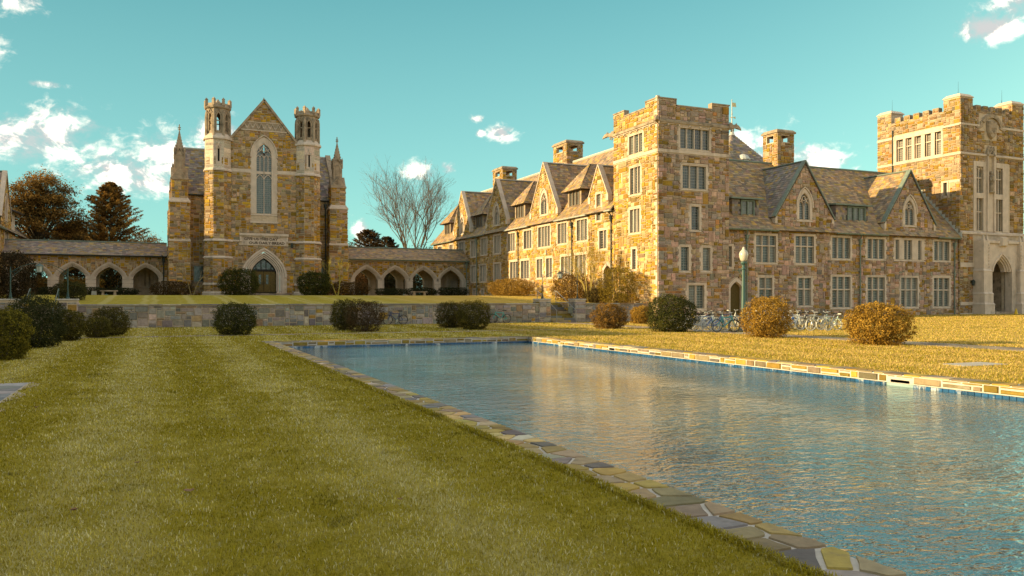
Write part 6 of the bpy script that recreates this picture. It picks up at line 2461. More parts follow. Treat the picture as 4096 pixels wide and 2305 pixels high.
def bush(name, x, y, w_, h, base, tips, label, n=6000, leaf=.07, z=0.0, depth=None, square=3.0, group=None, seed=1, lump=.16, cat='bush', tip_amt=.5, lean=0.0):
    g = np.random.default_rng(seed)
    t_ = empty(name, (x, y, z), label, cat, group)
    dp = depth or w_
    d = g.normal(0, 1, (n, 3))
    d /= np.linalg.norm(d, axis=1)[:, None]
    sq = (np.abs(d) ** square).sum(1) ** (-1 / square)       # rounded-box radius
    lumps = vnoise(d, 2.6, seed) + .55 * vnoise(d, 6.0, seed + 3)
    r = np.where(g.random(n) < .74, g.uniform(.86, 1.03, n), g.uniform(.45, .9, n))
    rad = r * (1 + lump * lumps)
    Q = d * (sq * rad)[:, None]
    zz = Q[:, 2]
    P = np.stack([x + Q[:, 0] * w_ / 2 * (1 - .10 * np.clip(-zz, 0, 1)) + lean * zz, y + Q[:, 1] * dp / 2 * (1 - .10 * np.clip(-zz, 0, 1)), z + h * (.45 + np.where(zz > 0, .55, .47) * zz)], 1)
    keep = P[:, 2] > z + .02
    P, d, lumps, r = P[keep], d[keep], lumps[keep], r[keep]
    n2 = len(P)
    f = np.clip((r - .75) * 2.2 * tip_amt + lumps * .35 + g.normal(0, .18, n2) + .15, 0, 1)
    C = colour_mix(g, n2, base, tips, f)
    nd = d * np.array([1, 1, 1.0])
    leaves('foliage', t_, P, nd, leaf, C, m_leaf, .6, seed)
    b = MB()
    for k in range(7):
        a = g.uniform(0, 2 * PI)
        rr = g.uniform(.15, .38) * w_
        b.tube([(x + .08 * math.cos(a), y + .08 * math.sin(a), z - .02), (x + rr * .5 * math.cos(a), y + rr * .5 * math.sin(a), z + h * .35), (x + rr * math.cos(a + .3), y + rr * math.sin(a + .3), z + h * .75)], [.035, .025, .012], 5)
    b.build('stems', m_bark, t_)
    return t_


DG, DGT = (.030, .036, .012), (.085, .082, .018)          # dark box
OL, OLT = (.045, .045, .013), (.16, .125, .022)
BR, BRT = (.055, .036, .016), (.115, .07, .028)          # winter-brown
GO, GOT = (.20, .112, .018), (.47, .285, .055)              # bronze, with the gold of sunlight put into the leaf colour
DN = 1.0
SH = [
    ('shrub', 24.95, 22.27, 2.3, 1.58, GO, GOT, 'bronze rounded shrub nearest the right edge beside the pool lawn', 9000, .075, 12),
    ('shrub', 24.93, 28.36, 2.15, 1.80, GO, GOT, 'golden rounded shrub right of the green lamp post', 9000, .07, 13),
    ('shrub', 24.52, 35.05, 2.5, 1.90, DG, DGT, 'large dark green rounded shrub in front of the corner tower', 9000, .08, 14),
    ('shrub', 23.82, 40.16, 2.05, 1.45, (.07, .045, .015), (.36, .19, .04), 'brown shrub with golden top right of the terrace steps', 7000, .07, 15),  # gold of the sunlit top put into the tip colour
    ('shrub', 30.62, 47.54, 1.4, 1.25, GO, GOT, 'small golden shrub between the brown shrub and the dark green one', 5000, .075, 16),
    ('shrub', 16.23, 42.21, 1.9, 1.68, OL, OLT, 'olive green rounded shrub left of the black bicycle, right one of its pair', 7000, .07, 17),
    ('shrub', 15.9, 45.1, 1.75, 1.60, (.045, .04, .014), (.125, .095, .022), 'olive brown shrub, left one of the pair by the bicycles', 6000, .07, 18),
    ('shrub', 10.0, 41.99, 2.1, 1.70, (.05, .032, .016), (.10, .062, .026), 'dark reddish brown rounded shrub in front of the retaining wall', 7000, .06, 19),
    ('shrub', 9.45, 44.6, 1.5, 1.68, OL, OLT, 'green shrub partly hidden behind the reddish brown one', 5500, .07, 20),
    ('shrub', 3.42, 40.83, 2.05, 1.52, DG, (.11, .10, .022), 'dark rounded shrub alone in front of the middle of the retaining wall', 7000, .07, 21),
    ('shrub', -2.47, 40.41, 1.2, .92, OL, OLT, 'small olive shrub in front of a bigger one at left', 4000, .06, 22),
    ('shrub', -2.05, 42.35, 1.72, 1.34, (.05, .045, .014), (.14, .11, .022), 'olive brown shrub behind a smaller one by the left pier', 5500, .07, 23),
    ('shrub', -3.35, 37.8, 1.2, 1.28, (.05, .047, .013), (.15, .12, .02), 'yellow green shrub tucked behind the biggest dark shrub at left', 4500, .07, 24),
    ('shrub', -4.0, 33.1, 1.95, 1.78, DG, (.065, .062, .022), 'biggest dark green rounded shrub at left, second from the picture edge', 9000, .065, 25),
    ('shrub', -4.05, 26.9, 1.45, 1.46, (.045, .045, .010), (.24, .19, .02), 'dark shrub with yellow tips cut by the left edge of the picture', 8000, .06, 26),
]
for (nm, x, y, w_, h, ba, ti, lb_, n_, lf, sd_) in SH:
    bush(nm, x, y, w_ * .92, h * .97, ba, ti, lb_, int(n_ * 1.8), lf * .88, seed=sd_, lump=.27 if h > 1.4 else .30, group='rounded shrubs along the lawn')
# shrubs up on the terrace
TS = [
    (7.1, 81.0, 3.5, 2.55, 3.0, DG, (.10, .10, .018), 'big round green shrub left of the dining hall door', 9000, .11, 31),
    (14.2, 81.0, 3.0, 2.35, 2.8, DG, (.10, .10, .018), 'big round green shrub right of the dining hall door', 9000, .11, 32),
    (1.25, 83.0, 3.6, 1.35, 2.0, BR, BRT, 'low brown hedge left of the dining hall turret', 6000, .09, 33),
    (18.3, 84.0, 4.2, 1.45, 2.0, BR, (.13, .08, .026), 'low brown hedge right of the dining hall turret', 6500, .09, 34),
    (24.4, 90.3, 3.2, .90, 1.6, (.022, .027, .012), (.055, .055, .02), 'low dark hedge before the second right arch', 4500, .09, 35),
    (28.2, 90.3, 3.9, 1.0, 1.6, (.022, .027, .012), (.055, .055, .02), 'low dark hedge before the third right arch', 5000, .09, 36),
    (32.1, 90.4, 3.7, 1.05, 1.6, (.022, .027, .012), (.055, .055, .02), 'low dark hedge before the arch next to the sunlit wing', 5000, .09, 37),
    (-9.0, 88.0, 3.2, .85, 1.6, (.022, .027, .012), (.05, .05, .02), 'low dark hedge below the leftmost visible arch', 4000, .09, 38),
    (-6.0, 88.0, 3.2, .80, 1.6, (.022, .027, .012), (.05, .05, .02), 'low dark hedge behind the stone bench', 4000, .09, 39),
    (-3.2, 88.0, 2.8, .75, 1.6, (.022, .027, .012), (.05, .05, .02), 'low dark hedge left of the arcade steps', 4000, .09, 40),
    (-8.6, 60.5, 2.6, 3.2, 2.6, (.035, .026, .014), (.075, .05, .024), 'tall dark brown shrub on the terrace at the left edge', 11000, .10, 41),
    (-5.6, 64.0, 2.0, 1.3, 2.0, (.035, .036, .013), (.09, .08, .02), 'dark shrub beside the green handrail at left', 4500, .08, 42),
    (33.2, 76.2, 2.6, 1.75, 8.0, (.16, .095, .02), (.40, .24, .05), 'golden clipped shrub at the foot of the sunlit wing', 12000, .09, 43),
    (32.6, 61.4, 2.6, 2.35, 4.6, (.085, .05, .016), (.26, .15, .035), 'bronze brown shrub above the terrace steps', 11000, .085, 44),
    (32.9, 57.6, 2.0, 1.2, 2.2, (.04, .03, .012), (.10, .07, .02), 'dark low shrub between the bronze shrub and the corner tower', 5000, .08, 45),
    (33.3, 55.0, 2.4, 2.9, 3.6, (.09, .065, .012), (.33, .23, .035), 'loose yellow green shrub against the sunlit side of the corner tower', 9000, .08, 46),
]
for (x, y, w_, h, dp, ba, ti, lb_, n_, lf, sd_) in TS:
    bush('shrub', x, y, w_, h, ba, ti, lb_, int(n_ * 1.35), lf, z=terrace_z(x, y) - .03, depth=dp, seed=sd_, lump=.24, group='shrubs on the terrace')


def grow(mb, tips, p, d, L, r, lev, g, maxlev, spread, up, shrink=.74, segs=3, kids=(2, 3), tw=None):
    """recursive branch; collects tip points"""
    pts, rs = [tuple(p)], [r]
    dd = d.copy()
    for i in range(segs):
        dd = (dd + Vector(g.normal(0, .09, 3)) + Vector((0, 0, up * .12))).normalized()
        p = p + dd * (L / segs)
        pts.append(tuple(p))
        rs.append(r * (1 - .38 * (i + 1) / segs))
    (mb if lev < 3 or tw is None else tw).tube(pts, rs, 6 if lev < 2 else (4 if lev < 4 else 3), caps=False)
    if lev >= maxlev:
        tips.append((p, dd))
        return
    k = int(g.integers(kids[0], kids[1] + 1))
    for i in range(k):
        ax = Vector(g.normal(0, 1, 3))
        ax = (ax - dd * ax.dot(dd)).normalized()
        nd = (dd + ax * spread * g.uniform(.6, 1.25) + Vector((0, 0, up * .25))).normalized()
        grow(mb, tips, p.copy(), nd, L * shrink * g.uniform(.8, 1.15), r * .62 * (1.1 if i == 0 else .85), lev + 1, g, maxlev, spread, up, shrink, segs, kids, tw)
    if lev >= 1:                                             # side twigs along the branch
        for i in range(1, len(pts) - 1):
            if g.random() < .95:
                ax = Vector(g.normal(0, 1, 3)).normalized()
                nd = (dd + ax * .9 + Vector((0, 0, .25))).normalized()
                grow(mb, tips, Vector(pts[i]), nd, L * .55 * g.uniform(.6, 1.1), rs[i] * .42, max(lev + 2, maxlev - 2), g, maxlev, spread, up, shrink, 2, kids, tw)


# the tall bare tree behind the right arcade
g = np.random.default_rng(71)
twg = MB()
bt = empty('bare_tree', (33.8, 112.0, 1.5), 'tall leafless tree behind the right cloister arcade', 'tree')
mb, tips = MB(), []
base_ = Vector((33.8, 112.0, 1.3))
mb.tube([tuple(base_), (33.75, 112, 4.0), (33.7, 112, 6.2)], [.42, .34, .30], 8)
for k in range(9):
    a = k * 2 * PI / 9 + .4
    rk = (.08, .34, .55)[k % 3]
    d = Vector((math.cos(a) * rk * 1.15, math.sin(a) * rk * .7, 1)).normalized()
    grow(mb, tips, Vector((33.7, 112, 4.6 + .2 * k)), d, 4.4 * g.uniform(.9, 1.12), .115, 0, g, 5, .48, .30, .72, 3, (3, 3), twg)
mb.build('trunk', m_bark, bt)
twg.build('twigs', M('twig_bark', (.17, .125, .095), var=.3), bt)
# a few of last year's leaves and buds at the twig ends
P = np.array([tuple(t_[0]) for t_ in tips])
P = P[g.random(len(P)) < .28]
leaves('buds', bt, P, np.tile([0, 0, 1.0], (len(P), 1)), .10, colour_mix(g, len(P), (.20, .13, .07), (.30, .18, .09), g.random(len(P))), m_leaf, .6, 9)


def small_bare(x, y, z, h, label, seed, stems=3, colr=(.34, .27, .07), spread=.30, leafc=None):
    g = np.random.default_rng(seed)
    t_ = empty('ornamental_tree', (x, y, z), label, 'tree', 'bare ornamental trees on the terrace')
    mb, tips = MB(), []
    for k in range(stems):
        a = k * 2 * PI / stems + g.uniform(0, 1)
        d = Vector((math.cos(a) * spread, math.sin(a) * spread, 1)).normalized()
        grow(mb, tips, Vector((x + .08 * math.cos(a), y + .08 * math.sin(a), z - .05)), d, h * .34, .055, 0, g, 4, .38, .5, .70, 3, (2, 3))
    mb.build('trunk', M('branch_bark', colr, var=.25, nscale=5), t_)
    if leafc:
        P = np.array([tuple(q[0]) for q in tips])
        P = np.repeat(P, 3, 0) + g.normal(0, .12, (len(P) * 3, 3))
        leaves('twig_leaves', t_, P, np.tile([0, 0, 1.0], (len(P), 1)), .07, colour_mix(g, len(P), leafc[0], leafc[1], g.random(len(P))), m_leaf, .6, seed)
    return t_


small_bare(2.95, 81.0, terrace_z(3, 81), 4.0, 'bare multi-stemmed tree left of the dining hall door', 81, 2, (.22, .17, .08))
small_bare(16.5, 81.0, terrace_z(16, 81), 4.2, 'yellowish bare tree right of the dining hall door', 82, 2, (.36, .29, .05), .3, ((.22, .18, .03), (.34, .27, .04)))
small_bare(32.4, 57.9, terrace_z(32, 58), 5.2, 'tall yellow-twigged tree against the sunlit wing beside the corner tower', 83, 6, (.34, .26, .07), .34, ((.30, .21, .04), (.44, .32, .06)))


def crown_tree(name, x, y, z, label, trunk_h, crown, clumps, per, leaf, base, tips_c, seed, conifer=False):
    """crown: (centre z, half width, half depth, half height)"""
    g = np.random.default_rng(seed)
    t_ = empty(name, (x, y, z), label, 'tree')
    cz, hw, hd, hh = crown
    P, Nn, F = [], [], []
    mb = MB()
    mb.tube([(x, y, z - .2), (x + .1, y, z + trunk_h * .6), (x, y, cz + hh * (.85 if conifer else .3))], [.45, .32, .06], 8)
    for k in range(clumps):
        if conifer:                                          # one upswept bough with sprays along it
            tz = (k + g.uniform(0, 1)) / clumps
            zc = cz - hh + 2 * hh * tz
            bl = hw * ((1 - tz) ** .62 * g.uniform(.42, 1.12) + .04)
            a = k * 2.4 + g.uniform(-.4, .4)
            u = g.uniform(.12, 1.0, per) ** .7
            rise_ = bl * .34 * u ** 1.7 - .10 * bl * u
            c = np.array([x, y, zc])
            wob_ = g.normal(0, .09 + .05 * bl, (per, 3)) * np.array([1, 1, .55]) * (1.25 - u)[:, None]
            q = np.stack([math.cos(a) * bl * u, math.sin(a) * bl * u * hd / hw, rise_], 1) + wob_
            out = np.array([math.cos(a) * .5, math.sin(a) * .5, .8])
        else:
            d = g.normal(0, 1, 3)
            d /= np.linalg.norm(d)
            if d[2] < -.5:
                d[2] = -d[2]
            rr = g.uniform(.35, 1.0) ** .6 * (1 + .22 * mnoise.noise(Vector(tuple(d * 1.7 + seed))))
            c = np.array([x, y, cz]) + d * np.array([hw, hd, hh]) * rr
            q = g.normal(0, 1, (per, 3)) * np.array([.52, .52, .27]) * g.uniform(.75, 1.3)
            out = d
            a = None
        if k % 3 == 0 and not conifer:
            mb.tube([(x, y, min(c[2] - .3, z + trunk_h + (c[2] - z - trunk_h) * .45)), tuple((np.array([x, y, c[2] - .6]) + c) / 2), tuple(c)], [.10, .06, .02], 4, caps=False)
        P.append(c + q)
        Nn.append(np.tile(np.array(out) * .6 + np.array([0, 0, .7]), (per, 1)))
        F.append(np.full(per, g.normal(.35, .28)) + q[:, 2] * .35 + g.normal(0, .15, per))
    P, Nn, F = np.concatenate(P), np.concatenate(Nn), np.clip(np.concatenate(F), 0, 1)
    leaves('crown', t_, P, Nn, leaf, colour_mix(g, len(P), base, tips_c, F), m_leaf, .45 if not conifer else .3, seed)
    mb.build('trunk', m_bark, t_)
    return t_


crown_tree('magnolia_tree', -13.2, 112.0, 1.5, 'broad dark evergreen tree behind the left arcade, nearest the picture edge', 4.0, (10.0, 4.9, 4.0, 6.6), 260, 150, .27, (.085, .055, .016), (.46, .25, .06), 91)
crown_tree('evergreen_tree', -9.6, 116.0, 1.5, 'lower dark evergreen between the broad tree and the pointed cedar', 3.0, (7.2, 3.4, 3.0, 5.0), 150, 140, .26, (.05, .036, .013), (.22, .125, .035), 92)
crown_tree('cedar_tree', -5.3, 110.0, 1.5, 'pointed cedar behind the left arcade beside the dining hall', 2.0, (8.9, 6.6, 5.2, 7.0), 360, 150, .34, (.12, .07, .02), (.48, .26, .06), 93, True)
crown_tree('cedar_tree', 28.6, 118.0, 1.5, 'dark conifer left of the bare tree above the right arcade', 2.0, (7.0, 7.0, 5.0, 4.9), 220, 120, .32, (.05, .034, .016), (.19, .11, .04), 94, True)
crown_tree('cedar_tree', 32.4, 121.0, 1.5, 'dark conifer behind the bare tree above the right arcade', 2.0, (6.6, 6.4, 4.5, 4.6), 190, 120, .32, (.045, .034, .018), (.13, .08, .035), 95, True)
crown_tree('bronze_tree', -1.6, 140.0, 1.5, 'pale brown tree top showing left of the dining hall', 3.0, (8.6, 2.6, 2.4, 3.6), 26, 70, .26, (.16, .10, .06), (.34, .22, .13), 96)
# undergrowth seen through the arches
UG = [(-16.0, 103, 5.0, 3.6, GO), (-11.4, 102.5, 4.2, 2.2, (.12, .075, .02)), (-7.8, 103, 4.5, 2.2, (.16, .10, .022)), (-4.2, 104, 4.6, 5.4, (.035, .03, .012)), (-8.2, 107, 6.5, 6.4, (.03, .026, .012)), (-12.5, 107, 6.5, 6.4, (.035, .028, .012)),
      (22.6, 103, 4.4, 3.2, (.16, .085, .03)), (26.0, 104, 4.8, 5.6, (.035, .032, .014)), (30.0, 103, 4.8, 5.2, (.03, .03, .014)), (28.0, 108, 7.0, 6.2, (.03, .027, .014)), (22.0, 108, 7.5, 6.2, (.06, .04, .02)), (33.0, 104.5, 6.0, 6.5, (.03, .028, .014)), (-17.5, 108, 7.0, 6.5, (.032, .027, .012))]
lbs = ['golden shrub seen through the leftmost arch', 'bronze shrub behind the first left arch', 'golden brown shrub behind the second left arch', 'dark shrub behind the third left arch', 'tall dark thicket behind the second left arch', 'tall dark thicket behind the leftmost arch',
       'orange brown shrub behind the first right arch', 'dark shrub behind the second right arch', 'dark green shrub behind the third right arch', 'tall dark thicket behind the third right arch', 'brown thicket behind the first right arch', 'tall dark thicket behind the arch next to the sunlit wing', 'tall dark thicket at the left end of the left arcade']
for k, ((x, y, w_, h, c_), lb_) in enumerate(zip(UG, lbs)):
    bush('shrub', x, y, w_, h, c_, tuple(min(.5, v * 2.6) for v in c_), lb_, 6500, .19, z=1.9, depth=3.0, seed=110 + k, lump=.35, group='shrubs behind the arcades')

# ------------------------------------------------------------------ grass blades where single blades can be told apart
m_blade = M('grass_blade', attr='Col', var=.15, nscale=2, rough=.7, spec=.15, trans=.3)


def blades(name, P, hgt, wid, C, seed):
    g = np.random.default_rng(seed)
    n = len(P)
    a = g.uniform(0, 2 * PI, n)
    lean = g.uniform(.25, 1.15, n)
    dx, dy = np.cos(a), np.sin(a)
    h = hgt * g.uniform(.6, 1.35, n)
    sx, sy = -dy * wid / 2, dx * wid / 2
    z0 = P[:, 2] - .004
    A = np.stack([P[:, 0] - sx, P[:, 1] - sy, z0], 1)
    B = np.stack([P[:, 0] + sx, P[:, 1] + sy, z0], 1)
    mx, my = P[:, 0] + dx * h * lean * .35, P[:, 1] + dy * h * lean * .35
    C1 = np.stack([mx + sx * .8, my + sy * .8, z0 + h * .6], 1)
    D1 = np.stack([mx - sx * .8, my - sy * .8, z0 + h * .6], 1)
    T = np.stack([P[:, 0] + dx * h * lean, P[:, 1] + dy * h * lean, z0 + h * (1.05 - .35 * lean)], 1)
    V = np.stack([A, B, C1, D1, T], 1).reshape(-1, 3)
    i = np.arange(n)[:, None] * 5
    F = np.concatenate([i + np.array([[0, 1, 2]]), i + np.array([[0, 2, 3]]), i + np.array([[3, 2, 4]])], 0)
    o = mesh_np(name, V, F, m_blade, None, np.concatenate([C, C, C], 0))
    return o


def lawn_cols(X, Y, g, sun_tint):
    n = len(X)
    p1 = np.array([mnoise.noise(Vector((x * .8, y * .8, 3.0))) for x, y in zip(X, Y)])
    p2 = np.array([mnoise.noise(Vector((x * 2.7, y * 2.7, 9.0))) for x, y in zip(X, Y)])
    xw = X + .22 * p1
    stripe = np.clip(.5 + .36 * np.sin(xw * 2.33 - 3.44) + .26 * np.sin(xw * 8.1) * (.4 + p2), 0, 1)
    f = np.clip(.32 + .5 * p1 + .5 * p2 + .75 * (stripe - .5), 0, 1)[:, None]
    c = np.array([(.31, .248, .013)]) * (1 - f) + np.array([(.565, .465, .10)]) * f
    straw_sun = (g.random(n) < np.clip(.05 + .40 * stripe * f[:, 0] + sun_tint, 0, 1))[:, None]
    c = np.where(straw_sun, np.array([(.62, .56, .30)]) if sun_tint < .2 else np.array([(.58, .41, .14)]), c)  # pale straw blades; on the east lawn warm sunlight put into their colour
    p3 = np.array([mnoise.noise(Vector((x * 1.9 + 40, y * 1.9, 21.0))) for x, y in zip(X, Y)])
    c = c * np.where(p3 < -.50, .68, 1.0)[:, None]          # coarse dark clumps
    return np.clip(c * g.uniform(.68, 1.32, (n, 1)), 0, 1)


def sample_lawn(n, x0, x1, y0, y1, near, far, g, power=1.6):
    """points over a lawn, denser near the viewer"""
    out = []
    tot = 0
    while tot < n:
        x = g.uniform(x0, x1, n)
        y = g.uniform(y0, y1, n)
        dep = x * math.sin(HEAD) + y * math.cos(HEAD)
        lat = x * math.cos(HEAD) - y * math.sin(HEAD)
        ok = (dep > near) & (dep < far) & (np.abs(lat) < dep * .70 + .6) & (g.random(n) < (near / np.maximum(dep, .1)) ** power)
        q = np.stack([x[ok], y[ok]], 1)
        out.append(q)
        tot += len(q)
    return np.concatenate(out)[:n]


g = np.random.default_rng(300)
Q = np.concatenate([sample_lawn(195000, -9.0, PX0, 2.5, 34.0, 4.2, 32.0, g, 1.5), sample_lawn(9000, PX0 - .10, PX0 + .03, 2.5, 24.0, 4.2, 26, g, 1.0)])
ok = ~((Q[:, 0] < -2.4) & (Q[:, 1] < 19.35))
Q = Q[ok]
dep = Q[:, 0] * math.sin(HEAD) + Q[:, 1] * math.cos(HEAD)
P3 = np.stack([Q[:, 0], Q[:, 1], np.zeros(len(Q))], 1)
o = blades('lawn_grass', P3, .028 + .0007 * dep + .014 * (Q[:, 0] > PX0 - .11), .0010 * dep + .001, lawn_cols(Q[:, 0], Q[:, 1], g, 0.0), 301)
tag(o, 'short mown green grass on the lawn left of the pool', 'grass', kind='stuff')
QF = sample_lawn(70000, -12.0, 26.0, 33.5, 52.8, 28.0, 62.0, g, .6)
Q = np.concatenate([sample_lawn(120000, PX1 + .02, 30.0, 6.0, 52.0, 14.0, 55.0, g, 1.2), sample_lawn(50000, 28.0, 85.0, 18.0, 52.6, 28.0, 95.0, g, .8)])
ok = ~((Q[:, 0] > 26.05) & (Q[:, 0] < 28.05)) & ~((Q[:, 0] > 18.95) & (Q[:, 0] < 20.65) & (Q[:, 1] > 14.15) & (Q[:, 1] < 15.05)) & ~((Q[:, 1] > 39.8) & (Q[:, 1] < 40.85) & (Q[:, 0] < 26.1))
Q = Q[ok]
dep = Q[:, 0] * math.sin(HEAD) + Q[:, 1] * math.cos(HEAD)
P3 = np.stack([Q[:, 0], Q[:, 1], np.array([ground_z(q[0], q[1]) for q in Q])], 1)
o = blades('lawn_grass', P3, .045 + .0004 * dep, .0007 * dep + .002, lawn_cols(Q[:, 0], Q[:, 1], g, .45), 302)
tag(o, 'sun-tinted golden grass on the sunny lawn right of the pool', 'grass', kind='stuff')

QF = QF[~((QF[:, 1] > 39.8) & (QF[:, 1] < 40.85)) & ~((QF[:, 0] > PX0) & (QF[:, 0] < PX1) & (QF[:, 1] < PY1))]
dep = QF[:, 0] * math.sin(HEAD) + QF[:, 1] * math.cos(HEAD)
o = blades('lawn_grass', np.stack([QF[:, 0], QF[:, 1], np.zeros(len(QF))], 1), .05 + .0003 * dep, .0007 * dep + .002, lawn_cols(QF[:, 0], QF[:, 1], g, .06), 303)
tag(o, 'mown grass between the pool and the retaining wall', 'grass', kind='stuff')

# fallen leaves on the near lawn
m_dead = M('dead_leaf', (.22, .115, .055), var=.3, nscale=30, rough=.7)
for k, (x, y, s_, rz, lb_) in enumerate([(.25, 7.75, .10, .4, 'largest curled brown leaf lying on the middle of the near lawn'), (-.62, 7.4, .06, 2.1, 'small dark leaf left of the largest fallen leaf'), (-.2, 9.3, .055, 1.0, 'small dark leaf beyond the largest fallen leaf'), (-1.75, 14.6, .075, .2, 'dark leaf on the lawn near the left paving'), (1.9, 6.7, .05, 2.8, 'pale leaf on the near lawn closest to the pool')]):
    b = MB()
    pts = [(0, -.5), (.22, -.35), (.5, -.42), (.36, -.1), (.55, .1), (.28, .18), (.18, .5), (0, .62), (-.2, .42), (-.3, .16), (-.55, .12), (-.34, -.12), (-.48, -.4), (-.2, -.34)]
    ca, sa = math.cos(rz), math.sin(rz)
    up_ = [(x + (px * ca - py * sa) * s_, y + (px * sa + py * ca) * s_, .035 + .35 * s_ * (px * px * 1.6 + py * py * .5) + .01 * (k % 2)) for px, py in pts]
    c_ = (x, y, .035)
    for a_, b_ in zip(up_, up_[1:] + up_[:1]):
        b.poly([c_, a_, b_])
        b.poly([(c_[0], c_[1], c_[2] - .003), (b_[0], b_[1], b_[2] - .003), (a_[0], a_[1], a_[2] - .003)])
    tag(b.build('fallen_leaf', m_dead), lb_, 'leaf', 'fallen leaves on the near lawn')

# ------------------------------------------------------------------ lamp post
lx, ly = 29.33, 35.2
lamp = empty('street_lamp', (lx, ly, 0), 'green lamp post with white acorn globe standing by the parked bicycles', 'lamp')
b = MB()
b.lathe(lx, ly, [(.27, 0.0), (.27, .26), (.24, .30), (.22, .38), (.18, .52), (.155, .75), (.145, 1.0)], 12)
b.build('base', m_green, lamp)
b = MB()
b.lathe(lx, ly, [(.145, 1.0), (.115, 1.9), (.095, 2.9), (.09, 3.32), (.12, 3.36), (.12, 3.42), (.09, 3.46), (.09, 3.58), (.13, 3.64), (.16, 3.70), (.16, 3.76), (.12, 3.78)], 12)
b.build('shaft', m_green, lamp)
b = MB()
dl = (-math.cos(HEAD), math.sin(HEAD))
b.tube([(lx, ly, 3.30), (lx + dl[0] * .62, ly + dl[1] * .62, 3.31)], .02, 6)
b.tube([(lx, ly, 2.78), (lx + dl[0] * .28, ly + dl[1] * .28, 3.30)], .016, 6)
b.build('banner_arm', m_green, lamp)
b = MB()
b.lathe(lx, ly, [(.12, 3.78), (.19, 3.88), (.235, 4.05), (.245, 4.18), (.21, 4.30), (.12, 4.40), (.085, 4.44), (.075, 4.50), (.05, 4.56), (.0, 4.60)], 16)
b.build('globe', M('opal_glass', (.52, .48, .42), var=.06, rough=.25, spec=.5), lamp, smooth=True)

# ------------------------------------------------------------------ bicycles
m_frame = M('bike_paint', objcol=True, var=.08, rough=.3, spec=.5)
m_tyre = M('tyre_rubber', (.022, .022, .022), var=.1, rough=.8)
m_tyrew = M('white_tyre', (.62, .62, .60), var=.1, rough=.7)
m_chrome = M('bike_alloy', (.50, .50, .50), var=.1, rough=.3, metal=.7)
m_saddle = M('saddle_vinyl', objcol=True, var=.1, rough=.55)


